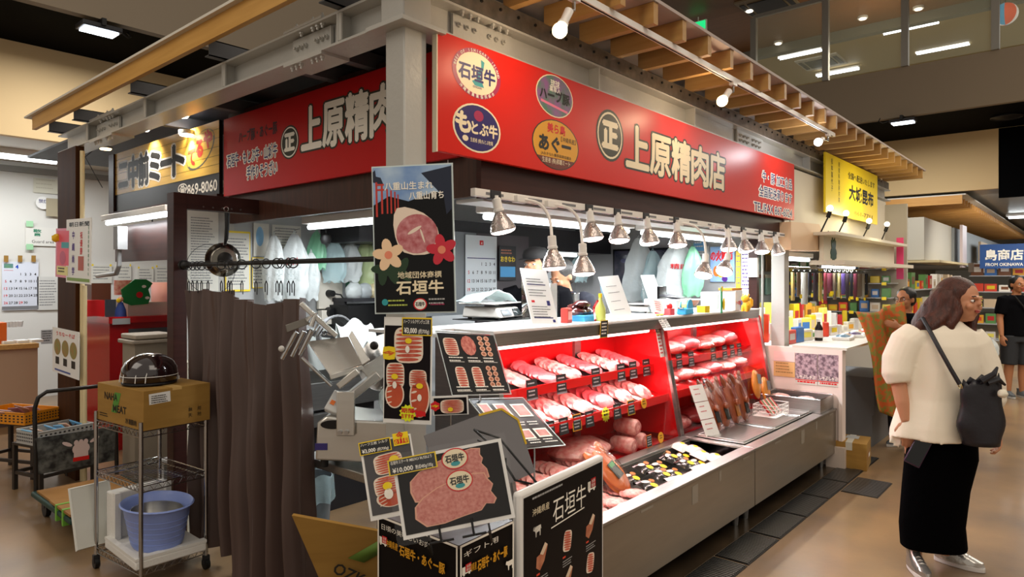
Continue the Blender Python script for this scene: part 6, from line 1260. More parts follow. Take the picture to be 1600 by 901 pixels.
def calx(P, w, h, first=3, y0=.60):
    n = 1
    rect(P('photo_print', mat('3f6ea8', .5, col2='6d9a4a', scale=5)), w*.05, h*.87, w*.25, h*.09, .003); text(P('month', mat('1f4fc0', .5)), '4', w*.36, h*.86, h*.10, .003, .03); rect(P('rule', RINK), w*.05, h*.82, w*.25, h*.008, .003)
    for r in range(5):
        for c in range(7):
            if r == 0 and c < first: continue
            if n > 30: break
            text(P('date_red' if c == 0 else 'date', RINK if c == 0 or n == 29 else INK), str(n), w*(.10+.135*c), h*(.72-.148*r), h*.065, .003, .015, align='c'); n += 1
wallsheet('white April wall calendar with a small landscape picture at far left', 3, 409, 60, 484, Y=10.83, n=0, body=mat('d4d9e4', .6), cat='calendar', name='calendar', extra=lambda P,w,h: (calx(P,w,h), rect(P('foot_print', GREY), w*.0, h*.01, w, h*.07, .0035)))
for k, x in enumerate((6, 28, 49)): wallsheet('brown tape strip above the April calendar, %s' % ['left','middle','right'][k], x, 399, x+7, 409, Y=10.81, n=0, body=CARD, name='tape_strip', cat='tape', grp='tape strips above the calendar')
wallsheet('large pale sheet behind the brown column above a white notice', 58, 432, 92, 484, Y=10.83, n=10, body=mat('cdccc6', .6))
wallsheet('tan card leaning beside the round white sign', 72, 310, 94, 338, Y=10.80, n=0, body=mat('a59a80', .6), name='card')
wallsheet('hand written guard area notice with green lettering', 40, 355, 92, 384, Y=10.83, n=0, body=mat('dedcd4', .6), cat='notice', name='notice', extra=lambda P,w,h: (text(P('lettering', mat('2c7a5a', .5)), '警', w*.22, h*.55, h*.35, .003, .02), text(P('lettering', INK), 'Guard area', w*.18, h*.15, h*.2, .003, 0)))
for k, (x, y) in enumerate(((41,345),(41,381))): wallsheet('pale green tape piece %s the guard area notice' % ['above','below'][k], x, y, x+11, y+9, Y=10.81, n=0, body=mat('9fd0a4', .5), name='tape_strip', cat='tape')
wallsheet('faint buff poster high on the noticeboard wall', 52, 279, 92, 302, Y=10.83, n=3, body=mat('cfccba', .6), ink=mat('b8b3a0', .6), name='poster')
t = thing('round_sign', 'round white sign with small lettering on the left wall', 'sign', PY(67, 317, 10.82)); obj('disc', M().cyl((0,0,0),(0,-.02,0), .085, n=28), WHITE, t)
m = M(); text(m, '禁煙', 0, 0, .05, 0, .01, align='c'); m.v = [V((v.x, -.0215, v.y)) for v in m.v]; obj('lettering', m, NINK, t, smooth=False)
for k, (x0, y0, x1, y1) in enumerate(((142,414,175,442),(183,414,205,446),(215,418,240,446),(243,416,266,446),(243,450,262,486))): wallsheet('pale notice pinned on the far wall behind the red counter, %s' % ['leftmost','second from the left','third from the left','upper right','lower right'][k], x0, y0, x1, y1, Y=10.83, n=5, grp='notices behind the red counter', extra=lambda P,w,h: (rect(P('pin', YINK), w*.02, h*.95, w*.1, h*.1, .004), rect(P('pin', YINK), w*.88, h*.95, w*.1, h*.1, .004)))
# red counter of the neighbouring stall
rc = thing('red_counter', 'glossy red counter with grey front at the far left stall', 'counter', (2.3, 6.9, 0))
obj('carcass', M().box(2.26, 6.9, 0, 3.9, 7.55, 1.19), mat('a80c10', .25, coat=.5), rc, True); obj('front_panel', M().box(2.42, 6.885, 0, 3.9, 6.899, 1.13), mat('55585c', .5), rc, True); obj('countertop', M().box(2.24, 6.86, 1.19, 3.92, 7.6, 1.25), mat('c01518', .25, coat=.5), rc, True); obj('handle', M().box(2.40, 6.87, .82, 2.42, 6.885, .97), BLACK, rc, True); obj('label', M().box(2.27, 6.855, 1.18, 2.42, 6.86, 1.235), LGREY, rc, True)
one('red_panel_box', M().box(2.15, 7.15, 1.25, 2.30, 7.5, 1.40), mat('c8252a', .35), 'red box standing at the left end of the red counter', 'box')
t = thing('green_cutout', 'green cut out figure with red face on the red counter', 'cutout', (2.52, 6.98, 1.38)); GRNC = mat('1c7a3c', .5)
m = M(); m.m = Matrix.Rotation(R(90), 4, 'X'); m.prism([(-.12,0),(-.05,-.03),(.10,-.02),(.12,.05),(.10,.12),(.14,.18),(.08,.22),(-.02,.22),(-.08,.17),(-.14,.12)], 0, .02); obj('body', m, GRNC, t); m = M(); m.m = Matrix.Translation((0,0,0)) @ Matrix.Rotation(R(90), 4, 'X'); oval(m, .02, .07, .03, .03, .021); obj('mouth', m, RINK, t); m = M(); m.m = Matrix.Rotation(R(90), 4, 'X'); oval(m, .06, .15, .02, .014, .021); oval(m, .09, .04, .02, .014, .021); obj('eye', m, WHITE, t)
one('red_cutout', M().cbox((2.42, 7.02, 1.52), (.16,.02,.14)), mat('cc2a30', .5, col2='e8c0a8', scale=30), 'red and white patterned card behind the green cut out', 'card')
t = thing('small_doll', 'small blue robed doll on the red counter corner', 'doll', (2.37, 6.95, 1.25)); obj('robe', M().lathe([(.05,0),(.045,.06),(.02,.13),(0,.14)], 12), mat('223a7a', .6), t); obj('head', M().ball((0,0,.16), .025), SKIN, t); obj('star', M().ball((-.03,-.03,.15), .022, .008, .022, 5, 4), YEL, t)
one('dark_stand_card', M().cbox((2.29, 6.97, 1.33), (.09,.02,.16)), mat('3a4048', .5), 'dark little card stand with white strokes beside the doll', 'card')
one('pale_shelf_box', M().box(2.45, 7.0, 1.25, 2.85, 7.3, 1.375), mat('c9c3bc', .5), 'pale box carrying the green cut out', 'box')
one('pink_board', M().add([(2.70,7.1,1.25),(2.86,6.96,1.25),(2.86,6.96,1.57),(2.70,7.1,1.57)], [(0,1,2,3)]), mat('f2b6b8', .5), 'pink translucent board standing on the red counter', 'board', solid=.006)
one('wood_frame_box', M().box(2.25, 7.35, 1.25, 2.42, 7.55, 1.56), mat('5a3524', .5), 'small dark wooden case behind the red box', 'case')
# banners on the brown column
def vboard(lab, c, d, yaw, name='banner', cat='banner', body=WHITE, fn=None):
    mx, w, h = frame(*c, V((-1,0,0)), 1.752/ray(*c[-1] if isinstance(c[-1], tuple) else c).x); t = thing(name, lab, cat, mtx=mx); obj('sheet', M().box(0,0,-.004,w,h,0), body, t); P = Pr(); fn(P, w, h); P.flush(t); return t
VIO = mat('4a1f80', .5)
def fb(P, w, h):
    text(P('lettering', INK), '朝日新聞', w*.12, h*.885, h*.07, .001, .03, w=w*.8)
    text(P('lettering', VIO), '中縄尚学', w*.30, h*.70, h*.115, .001, .04, vert=True, sp=1.35); rect(P('band', mat('b0452c', .5)), w*.50, h*.2, w*.22, h*.22, .001)
    text(P('lettering', RINK), '祝優勝', w*.62, h*.70, h*.10, .001, .03, vert=True); text(P('lettering', mat('2c7a50', .5)), '全国高校野球選手権大会', w*.9, h*.83, h*.05, .001, .01, vert=True, sp=1.15)
    rect(P('foot_band', mat('7a9a3a', .5)), w*.05, h*.03, w*.9, h*.05, .001)
vboard('tall white victory banner with purple and red vertical lettering on the brown column', ((104,339),(143,344),(142,444),(103,441)), 5.12, 25, fn=fb)
def fp2(P, w, h):
    rect(P('print', mat('e85a72', .5)), w*.1, h*.25, w*.8, h*.7, .0008); rect(P('print', TEAL), w*.4, h*.6, w*.5, h*.12, .0012); oval(P('figure_print', mat('c2456a', .5)), w*.5, h*.4, w*.2, h*.14, .0014); rect(P('note', mat('e6d98a', .5)), w*.1, h*.05, w*.75, h*.18, .0012); lines(P('lettering', INK), w*.2, h*.17, w*.5, 2, h*.06, h*.03, .002)
vboard('pink paper banner with buff note beside the victory banner', ((88,357),(110,356),(110,435),(86,432)), 5.12, 15, body=PINKP, fn=fp2)
one('yellow_flower', M().ball(PX(87, 372, 1.73), .03, .02, .035, 10, 6, .3), YEL, 'yellow paper flower at the top of the pink banner', 'flower')
def fp3(P, w, h):
    text(P('lettering', RINK), 'うちなーそば', w*.15, h*.84, h*.09, .001, .02, w=w*.7)
    for i in range(3): oval(P('food_print', mat('a8743c', .5, col2='7a8a4a', scale=20)), w*(.2+.3*i), h*.58, w*.13, h*.18, .001); rect(P('caption', INK), w*(.13+.3*i), h*.2, w*.14, h*.16, .001)
    rect(P('foot_print', mat('4a5a9a', .5)), w*.1, h*.05, w*.6, h*.04, .001)
vboard('small white menu poster of three oval dishes at the foot of the brown column', ((82,510),(124,519),(123,593),(82,580)), 5.15, 25, name='menu_poster', cat='poster', fn=fp3)
one('hanging_cable', M().tube([PD(133,245,6)+V((.15,0,.16)), PD(133,245,6), PD(148,272,6.1), PD(160,293,6.2)], .004, 6), DARK, 'dark cable sloping behind the cream conduit', 'cable')
t = thing('step_stool', 'grey plastic step stool behind the wire shelf', 'stool', (1.95, 4.55, 0), R(20)); 
for z, w in ((.22,.2),(.42,.14)): obj('tread', M().box(-w/1.4,-.14,z-.03,w/1.4,.14,z), LGREY, t, bevel=.005)
for s in (-1, 1): obj('leg', M().box(-.16,s*.13-.01,0,.16,s*.13+.01,.2), LGREY, t); obj('riser', M().box(-.08,s*.12-.01,.2,.08,s*.12+.01,.4), LGREY, t)
one('ribbed_pale_post', M().box(1.84, 4.28, 0, 1.98, 4.42, 1.08), mat('cfc8b4', .6), 'pale plastic post between the wire shelf and the brown timber post', 'post')
t = thing('folded_container', 'stacked grey food container lids beside the brown post', 'container', (2.04, 5.47, .0)); obj('base', M().box(-.12,-.12,0,.12,.12,1.12), mat('8b8172', .5), t); obj('lid', M().box(-.15,-.15,1.12,.14,.14,1.15), mat('8f8578', .5), t, bevel=.008); obj('lid', M().box(-.13,-.15,1.155,.15,.13,1.19), mat('9c9284', .5), t, bevel=.008)
# ================================================================ INSIDE THE STALL, REAR
def cal2(P, w, h):
    rect(P('print', RINK), w*.44, h*.86, w*.12, h*.07, .003); text(P('month', WINK), '4', w*.5, h*.87, h*.05, .004, .02, align='c'); rect(P('rule', NINK), w*.05, h*.66, w*.9, h*.012, .003); n = 1
    for r in range(5):
        for c in range(7):
            if (r == 0 and c < 3) or n > 30: continue
            text(P('date_red' if c == 0 else 'date', RINK if c == 0 else INK), str(n), w*(.10+.135*c), h*(.56-.125*r), h*.06, .003, .02, align='c'); n += 1
wallsheet('large white monthly calendar on the rear wall behind the near scale', 727, 368, 776, 474, Y=4.05, n=0, body=mat('dfe6ea', .5), name='calendar', cat='calendar', extra=cal2)
wallsheet('dark poster with yellow lettering beside the big calendar', 780, 384, 806, 438, Y=4.02, n=0, body=mat('181a20', .4), name='poster', cat='poster', extra=lambda P,w,h: (text(P('lettering', YINK), 'おきなわ', w*.08, h*.55, h*.16, .003, .03, w=w*.85), rect(P('photo_print', mat('4a9ad0', .5)), w*.05, h*.1, w*.9, h*.3, .003), lines(P('small_print', mat('b06a50', .5)), w*.1, h*.85, w*.7, 2, h*.08, h*.04, .003)))
struct('wall_divider', M().box(4.2, 4.05, 1.0, 4.9, 4.08, 2.0), mat('4a4448', .5), label='dark board the calendar hangs on')
struct('wall_divider', M().box(3.3, 4.06, 1.3, 4.2, 4.09, 2.0), mat('7c8286', .5), label='grey board left of the calendar')
def screen(lab, x0, y0, x1, y1, X, spots):
    a, b = PX(x0, y1, X), PX(x1, y0, X); zb = PX((x0+x1)/2, y1, X).z; w = a.y-b.y; h = PX((x0+x1)/2, y0, X).z-zb
    t = thing('monitor', lab, 'screen', mtx=Matrix(((0,0,-1,X),(-1,0,0,a.y),(0,1,0,zb),(0,0,0,1)))); obj('bezel', M().box(0,0,-.03,w,h,.006), BLACKG, t, bevel=.004); obj('display', M().box(w*.03,h*.04,.006,w*.97,h*.96,.008), mat('1a1c2c', .15, em=.15, col2='3a3440', scale=9, contrast=.1), t)
    P = Pr()
    for (x, y, r, c) in spots: oval(P('picture', c), w*x, h*y, w*r, h*r*.8, .0095, n=12)
    P.flush(t)
screen('dark wall screen showing a dim picture behind the second bent lamp', 958, 388, 1050, 462, 6.38, ((.25,.45,.05,mat('7a4a50', .5)), (.45,.55,.09,mat('26408a', .5)), (.65,.35,.04,mat('7a5048', .5)), (.2,.75,.06,mat('4a4a70', .5)), (.8,.6,.05,mat('5a4a60', .5))))
for k, (x, y0, y1, w, mt, mk) in enumerate(((998,372,470,44,BAGW,None),(1020,392,478,34,BAGC,None),(1058,378,470,56,BAGW,('精肉',RINK)),(1082,385,462,30,BAGG,None),(1040,400,480,26,BAGW,None),(905,398,440,24,BAGC,None))):
    bag(['tall white carrier bag hung beside the dark wall screen','thin clear bag hung next to the tall white bag','wide printed carrier bag hung from two dark clips','pale green bag beside the printed carrier bag','narrow white bag over the weighing scale','small pale bag behind the crouching clerk'][k], x, y0, y1, w, X=6.05 if k != 5 else 6.2, mt=mt, mark=mk)
t = thing('bag_clips', 'pair of dark clips holding the printed carrier bag', 'clips', PX(1058, 372, 6.0))
for s in (-1, 1): obj('clip', M().bar((0,s*.05,.02),(0,s*.03,-.07), .03, .02), mat('1c2444', .5), t)
obj('bar', M().bar((0,-.15,.03),(0,.15,.03), .012, .012), BLACK, t)
wallsheet('bright blue and red event poster with large characters on the side wall', 1110, 385, 1148, 440, X=6.40, n=0, body=mat('8fb2dc', .5), name='poster', cat='poster', extra=lambda P,w,h: (text(P('lettering', RINK), 'の火曜市', w*.02, h*.62, h*.28, .003, .04, w=w*.9), oval(P('print', mat('d8742a', .5)), w*.25, h*.3, w*.13, h*.15, .003), oval(P('print', mat('e0b020', .5)), w*.5, h*.2, w*.2, h*.08, .003), oval(P('print', VIO), w*.6, h*.08, w*.12, h*.08, .0035)))
wallsheet('long white price strip with purple rules hanging on the side wall', 1158, 388, 1172, 462, X=6.40, n=10, body=WHITE, ink=VIO, name='price_strip')
wallsheet('grey patterned notice beside the event poster', 1085, 384, 1108, 430, X=6.40, n=8, body=LGREY)
wallsheet('small blue notice above the third bent lamp', 1084, 378, 1100, 392, X=6.39, n=2, body=mat('5f9ac8', .5), ink=WHITE)
wallsheet('narrow yellow edged notice beside the price strip', 1150, 392, 1157, 455, X=6.40, n=6, body=mat('e0c040', .5))
one('rear_counter', M().box(3.9, 3.75, 0, 6.35, 4.05, .95), STEELH, 'steel work counter along the rear of the stall', 'counter')
for k, (px, c, hgt) in enumerate(((700,'8a9098',.18),(905,'7a3c34',.1),(945,'b8b0a8',.14),(1060,'c8ccd0',.2))):
    p = PY(px, 470, 3.85)
    if p.x < 6.2 and p.x > 3.95: one('storage_tub', M().lathe([(.08,0),(.1,hgt),(.09,hgt),(.07,.01),(0,.01)], 16, (p.x, 3.88, .95)), mat(c, .4), ['','dark red tub','pale tub','tall white tub'][k]+' on the rear steel counter', 'tub')
one('inner_post', M().box(6.30, 2.42, 0, 6.36, 2.50, 1.98), BROWN, 'narrow dark brown post beside the grey column at the far end', 'post')
one('switch_box', M().box(6.26, 2.40, 1.62, 6.30, 2.49, 1.80), OFFW, 'pale switch box at the head of the narrow brown post', 'box')
one('conduit_pipe', M().cyl((6.28, 2.36, .2), (6.28, 2.36, 2.0), .012, n=8), mat('9a9690', .4), 'thin grey conduit beside the narrow brown post', 'pipe')
# ================================================================ RIGHT: END WALL, NEXT STALLS
def ep(P, w, h):
    rect(P('photo_print', mat('6a5560', .5, col2='b8a0a8', scale=34, contrast=.1)), 0, h*.16, w, h*.84, .003); text(P('lettering', WINK), 'しゃぶしゃぶ', w*.08, h*.2, h*.12, .004, .02, w=w*.84); rect(P('red_rule', RINK), 0, h*.12, w, h*.03, .004); lines(P('lettering', RINK), w*.1, h*.05, w*.8, 1, .02, h*.05, .004)
wallsheet('grey purple photo poster on the end wall, nearer the column', 1243, 552, 1277, 600, X=6.155, n=0, name='poster', cat='poster', extra=ep)
wallsheet('grey purple photo poster on the end wall, nearer the aisle', 1278, 554, 1312, 603, X=6.155, n=0, name='poster', cat='poster', extra=ep)
wallsheet('tan sheet with faint print beside the two photo posters', 1209, 565, 1242, 588, X=6.155, n=4, body=mat('d6ac72', .6), ink=mat('9a7a4a', .6))
wallsheet('pale pink blank sheet above the tan sheet', 1209, 549, 1242, 564, X=6.156, n=0, body=mat('eed0cc', .6))
WALLP = mat('d6cdb9', .6)
nx = thing('next_stall', 'pale neighbouring stall front with ledges beyond the red sign', 'stall', (6.45, 2.2, 0)); nx['kind'] = 'structure'
obj('upper_panel', M().box(6.45, 2.16, 1.98, 10.2, 2.2, 2.64), WALLP, nx, True)
obj('ledge', M().box(6.75, 1.85, 2.02, 9.9, 2.16, 2.05), WALLP, nx, True); obj('valance', M().box(6.9, 2.0, 1.78, 9.9, 2.04, 2.02), WALLP, nx, True); obj('lower_ledge', M().box(6.8, 1.78, 1.74, 9.9, 2.1, 1.78), WALLP, nx, True)
obj('rear_panel', M().box(6.5, 3.6, 0, 10.2, 3.66, 2.6), mat('c6cac6', .6), nx, True); obj('ceiling_panel', M().box(6.5, 2.2, 2.3, 10.2, 3.6, 2.34), WHITE, nx, True); obj('end_panel', M().box(10.15, 1.9, 0, 10.2, 3.6, 2.6), mat('b9b2a2', .6), nx, True)
hd = thing('stall_hood', 'pale beige canopy hood box at the start of the neighbouring stall', 'hood', (6.5, 2.0, 1.8))
a = [PY(1236,346,2.05), PY(1280,350,2.05), PY(1299,392,2.05), PY(1236,390,2.05)]
m = M(); n4 = [V((p.x, 2.30, p.z)) for p in a]; m.add(a+n4, [(0,3,2,1),(4,5,6,7),(0,1,5,4),(1,2,6,5),(2,3,7,6),(3,0,4,7)]); obj('shell', m, mat('dcb994', .5), hd, True)
tube_light((6.6, 2.35, 1.80), (7.6, 2.35, 1.80), 'fluorescent tube light under the beige hood', 18); tube_light((7.9, 2.3, 1.74), (9.2, 2.3, 1.74), 'fluorescent tube light beyond the leaf under the neighbouring ledge', 18)
t = thing('monstera_leaf', 'dark green split leaf hanging at the hood corner', 'plant', PY(1302, 392, 2.0))
m = M(); pts = []
for i in range(40): a_ = 2*pi*i/40; r_ = .13*(1-.35*max(0, sin(5*a_)))*(1 if i % 2 else .9); pts.append((r_*cos(a_)*.8, r_*sin(a_)*1.15))
m.m = Matrix.Rotation(R(90), 4, 'X'); m.prism(pts, 0, .006); obj('blade', m, mat('123f24', .3, coat=.4), t, smooth=False); obj('stem', M().tube([(0,0,0),(-.03,.02,.12),(-.06,.03,.2)], .005, 5), mat('123f24', .4), t)
# yellow sign
yX0 = PY(1290, 300, 2.06).x; yX1 = PY(1371, 300, 2.06).x; ysz, yst = 2.16, 2.86
a = PY(1290, 331, 2.06); b = PY(1290, 237, 2.06)
ys_ = thing('shop_sign', 'bright yellow sign with dark lettering over the neighbouring stall', 'sign', mtx=Matrix(((1,0,0,yX0),(0,0,-1,2.06),(0,1,0,a.z),(0,0,0,1)))); w = yX1-yX0; h = b.z-a.z
obj('panel', M().box(0,0,-.02,w,h,0), mat('f0d414', .4), ys_)
P = Pr(); text(P('lettering', INK), '全国へ配送いたします', w*.38, h*.72, h*.12, .002, .01, w=w*.55); text(P('lettering', INK), '大城昆布', w*.40, h*.36, h*.26, .002, .04, w=w*.5); text(P('lettering', mat('8a5a2a', .5)), '861-7711', w*.5, h*.08, h*.1, .002, .01, w=w*.38)
text(P('lettering', INK), '琉球料理研究家', w*.22, h*.85, h*.085, .002, .0, vert=True); text(P('lettering', INK), '松本嘉代子', w*.1, h*.85, h*.095, .002, .0, vert=True); P.flush(ys_)
for k, (px, py) in enumerate(((1297,325),(1322,333),(1358,345),(1386,350))):
    p = PY(px, py, 1.93); t = thing('clip_spotlight', 'small lit bulb spotlight at the foot of the yellow sign, %s' % ['nearest the red sign','second','third','beyond the sign edge'][k], 'light', p, group='spotlights at the yellow sign')
    obj('bulb', M().ball((0,0,0), .03, nu=12, nv=8), mat('fff0c0', .3, em=8), t); obj('socket', M().cyl((0,0,-.03),(0,.02,-.09), .02, n=10), BLACK, t); obj('arm', M().bar((0,.02,-.09),(0,.1,-.26 if k < 3 else -.3), .012, .012), BLACK, t)
lamp('POINT', (8.2, 1.75, 2.3), 14, (1,.9,.6), .1)
one('pink_banner', M().box(9.93, 1.90, 1.60, 9.95, 1.98, 2.14), mat('e0407a', .5), 'narrow pink banner hanging at the far corner of the neighbouring stall', 'banner')
# goods of the next stall
ct = thing('goods_counter', 'white goods counter of the neighbouring stall', 'counter', (6.8, 2.1, 0)); obj('body', M().box(6.52, 2.2, 0, 10, 2.9, .93), mat('b8b4ac', .6), ct, True); obj('countertop', M().box(6.52, 2.15, .93, 10, 2.95, .96), WHITE, ct, True)
GC_ = ['3a3036','5a2a34','8a3a44','6a5a4a','2c2c34','9a8a5a','7a6a3a','b09a5a','4a3a6a','a8a8a0']; rr = random.Random(11); CN = ['yellow','buff','red','amber','blue','tan','scarlet','cream','green','grey','brown','lemon']; XP = lambda k: ['first','second','third','fourth','fifth','sixth','seventh','eighth','ninth','tenth','eleventh','twelfth','thirteenth','fourteenth','fifteenth','sixteenth'][k]+' along'
XN = lambda k: '%s from the grey column' % ['first','second','third','fourth','fifth','sixth','seventh','eighth','ninth','tenth','eleventh','twelfth','thirteenth','fourteenth','fifteenth','sixteenth','seventeenth','eighteenth'][k]
rk_ = thing('hanging_rail', 'thin chrome rail of hanging packets in the neighbouring stall', 'rail', (6.6, 2.3, 1.72)); obj('bar', M().cyl((6.5,2.3,1.72),(10,2.3,1.72), .008, n=8), CHROME, rk_, True)
for k in range(18):
    x = 6.75+k*.178; c = GC_[rr.randrange(10)]; hh_ = rr.uniform(.22,.36)
    t = thing('hanging_packet', 'dark clear wrapped packet hanging on the chrome rail, '+XN(k), 'packet', (x, 2.3, 1.70), R(rr.uniform(-30,30)), group='packets on the chrome rail')
    obj('contents', M().grid(lambda u, v: (.05*(1-.4*v if v < .2 else 1)*(2*u-1), .018*sin(pi*u)*(-1), -.03-hh_*v), 6, 4).grid(lambda u, v: (.05*(1-2*u), .018*sin(pi*u), -.03-hh_*v), 6, 4), mat(c, .4), t); obj('hanger', M().ring((0,0,0), .014, .002, (1,0,0), 10, 4), CHROME, t)
    if k % 2 == 0: tag_ = obj('price_label', M().box(-.03,-.025,-.05-hh_,.03,-.02,-.01-hh_), YINK, t)
CB2 = ['e0c020','d8d0c0','b82a2a','e0a030','3a70b0','c8b090','d04028','e8e0d0','5a8a4a','d0c8c0','7a4a2a','e8d860']
for row, (yy, zz2, s0) in enumerate(((2.30,.961,.0),(2.55,.961,.05),(2.80,.961,.02))):
    for k in range(14):
        x = 6.6+s0+k*.235; hh_ = rr.uniform(.08,.2)+.09*row; w_ = rr.uniform(.06,.10); c = CB2[rr.randrange(12)]
        t = thing('goods_packet', 'colourful food packet on the neighbouring counter, %s row, %s' % (['front','middle','rear'][row], XN(k)), 'packet', (x, yy, zz2), R(rr.uniform(-20,20)), group='packets on the neighbouring counter')
        obj('body', M().box(-w_,-.03,0,w_,.03,hh_), mat(c, .35), t, bevel=.008); obj('print', M().box(-w_*.7,-.032,hh_*.3,w_*.6,-.0305,hh_*.75), mat(CB2[(rr.randrange(12))], .4), t)
for row in range(2):
    for k in range(11):
        x = 6.7+k*.3; t = thing('wall_packet', 'bagged goods hanging on the rear panel, %s row, %s' % (['upper','lower'][row], XN(k)), 'packet', (x, 3.56, 1.95-.33*row), group='bagged goods on the rear panel'); obj('pouch', M().cbox((0,0,-.12), (.2,.03,.24)), mat(['a8d0c0','c0d4cc','d8d8cc','b0a0a0','9a7a5a','c8a83a'][rr.randrange(6)], .3), t, bevel=.01); obj('header', M().cbox((0,-.004,.02), (.2,.03,.05)), mat(CB2[rr.randrange(12)], .4), t)
for row in range(5):
    one('display_shelf', M().box(9.75, 2.0, .97+.19*row, 10.15, 3.5, .98+.19*row), LGREY, 'shelf across the end of the neighbouring stall, %s' % ['lowest','second from below','middle','second from above','highest'][row], 'shelf', group='shelves at the stall end')
    for k in range(11):
        ci = rr.randrange(12); w_ = rr.uniform(.04,.06); hh_ = rr.uniform(.08,.16)
        t = thing('goods_packet', '%s packet at the stall end, %s shelf, %s' % (CN[ci], ['lowest','second','middle','fourth','highest'][row], XP(k)), 'packet', (9.85, 2.08+.13*k, .981+.19*row), 0, group='packets at the stall end')
        obj('body', M().box(-.03,-w_,0,.03,w_,hh_), mat(CB2[ci], .4), t, bevel=.006); obj('print', M().box(-.032,-w_*.7,hh_*.3,-.0305,w_*.6,hh_*.75), mat(CB2[rr.randrange(12)], .4), t)
        if k % 3 == 0: obj('price_label', M().box(-.12,-.025,-.03,-.118,.03,.01), YINK, t)
b = PZ(1238, 548, 1.015); t = thing('dark_bottle', 'dark sauce bottle with white label and white cap behind the grey column', 'bottle', (6.75, 2.0, 1.016)); obj('glass', M().lathe([(.035,0),(.036,.01),(.036,.12),(.015,.16),(.014,.18)], 18), mat('1a0e10', .1), t); obj('label', M().lathe([(.037,.03),(.037,.10)], 18), mat('d8d0cc', .5), t); obj('cap', M().cyl((0,0,.18),(0,0,.205), .02), WHITE, t)
for k in range(6):
    p = (7.0+.2*k, 1.85+.04*(k % 2), 1.016); t = thing('goods_tray', 'clear wrapped tray on the narrow cream counter, '+XN(k), 'tray', p, R(10*k), group='trays on the cream counter'); obj('tray', M().box(-.09,-.08,0,.09,.08,.03), WHITE, t, bevel=.006); obj('contents', M().ball((0,0,.03), .075, .065, .025, 12, 6, .08), mat(['6a8aa0','c0a890','5a4a6a','d0c8b0','c8503a','8a9a6a'][k], .3), t)
# cartons and covered things on the floor at right
p = PZ(1352, 728, 0)
t = thing('carton', 'brown taped carton on the floor past the pale end wall', 'carton', (p.x-.02, p.y+.1, 0), R(8)); obj('body', M().box(-.17,-.13,0,.16,.15,.225), CARD, t, bevel=.003); obj('tape', M().box(-.171,-.02,.16,.161,.03,.2265), mat('c8c4b8', .3), t); obj('label', M().box(-.03,-.132,.09,.06,-.1305,.12), WHITE, t); obj('print', M().box(-.13,-.1315,.08,.10,-.1302,.15), CARDD, t); obj('label', M().box(.0,-.05,.2265,.12,.05,.2275), LGREY, t)
cv = one('plastic_cover', M().grid(lambda u, v: (7.0+.75*u, 1.55-.10*v+.03*sin(9*u), 1.0-.55*v-.12*u*v+.02*sin(14*u+3*v)), 16, 8), mat('8a7f6c', .25, alpha=.8), 'brownish plastic cover draped over the goods by the end wall', 'cover', solid=.005)
one('grey_storage_unit', M().box(7.1, 1.62, 0, 7.9, 2.1, .66).box(7.1,1.60,.30,7.9,1.62,.64), mat('6c6c6c', .5), 'grey storage unit under the plastic cover', 'cabinet')
one('red_crate', M().box(7.95, 1.5, 0, 8.35, 1.95, .42), mat('8f1c22', .5), 'dark red crate on the floor beside the grey storage unit', 'crate')
# ---- second row of stalls and canopy
cn2 = thing('slatted_canopy', 'farther timber slatted canopy over the second row of stalls', 'canopy', (13.8, 1.8, 2.9))
obj('end_board', M().box(13.8, 1.75, 2.90, 13.85, 4.6, 3.05), OAK, cn2, True)
for k in range(42): obj('slat', M().box(14.1+k*.32, 1.75, 2.90, 14.14+k*.32, 3.0, 3.0), OAK, cn2, True)
obj('top_panel', M().box(13.8, 1.7, 3.05, 27.6, 4.6, 3.07), OFFW, cn2, True)
st2_ = thing('far_stall', 'pale boxy far stall under the second slatted canopy', 'stall', (14, 3, 0)); st2_['kind'] = 'structure'
obj('upper_box', M().box(14, 2.35, 1.95, 17.0, 5, 2.72), mat('c9c2b0', .6), st2_, True); obj('upper_box', M().box(17.0, 2.3, 1.9, 27, 5, 2.7), mat('8c9090', .6), st2_, True); obj('shelf_board', M().box(13.9, 2.1, 1.9, 17.4, 2.6, 1.94), mat('cbb88a', .6), st2_, True)
obj('wood_valance', M().box(17.4, 2.0, 1.75, 20, 2.1, 1.95), mat('7a6a5a', .6), st2_, True); obj('rear_panel', M().box(14, 4.2, 0, 27, 4.3, 1.95), mat('9a9488', .6), st2_, True)
one('white_sign_board', M().box(17.0, 2.15, 1.85, 17.6, 2.2, 2.75), mat('d8c8c8', .4), 'tall white and pink sign board on the far stall corner', 'sign'); one('wood_plaque', M().box(19.5, 2.1, 2.05, 20.8, 2.15, 2.5), mat('a89070', .5), 'tilted wooden plaque on the grey far stall', 'plaque')
a = PX(1540, 420, 17); b = PX(1625, 380, 17)
bs = thing('shop_sign', 'dark blue sign with white lettering at the far right of the aisle', 'sign', mtx=Matrix(((0,0,-1,17),(-1,0,0,a.y),(0,1,0,PX(1570,419,17).z),(0,0,0,1)))); w = a.y-b.y; h = PX(1570,381,17).z-PX(1570,419,17).z
obj('panel', M().box(-.1,0,-.04,w,h,0), mat('1c4a8a', .5), bs); P = Pr(); text(P('lettering', WINK), '島商店', 0, h*.38, h*.42, .003, .03, w=w*.7); text(P('lettering', WINK), 'FROM OKINAWA', 0, h*.1, h*.16, .003, .02, w=w*.7); P.flush(bs)
for k in range(3):
    t = thing('strip_light', 'far ceiling strip light over the aisle, %s' % ['nearest','middle','farthest'][k], 'light', (20+4*k, .6-.5*k, 3.05), group='far aisle strip lights'); obj('tube', M().box(-.06,-1,0,.06,1,.05), TUBE, t); obj('housing', M().box(-.1,-1.05,.05,.1,1.05,.10), WHITE, t)
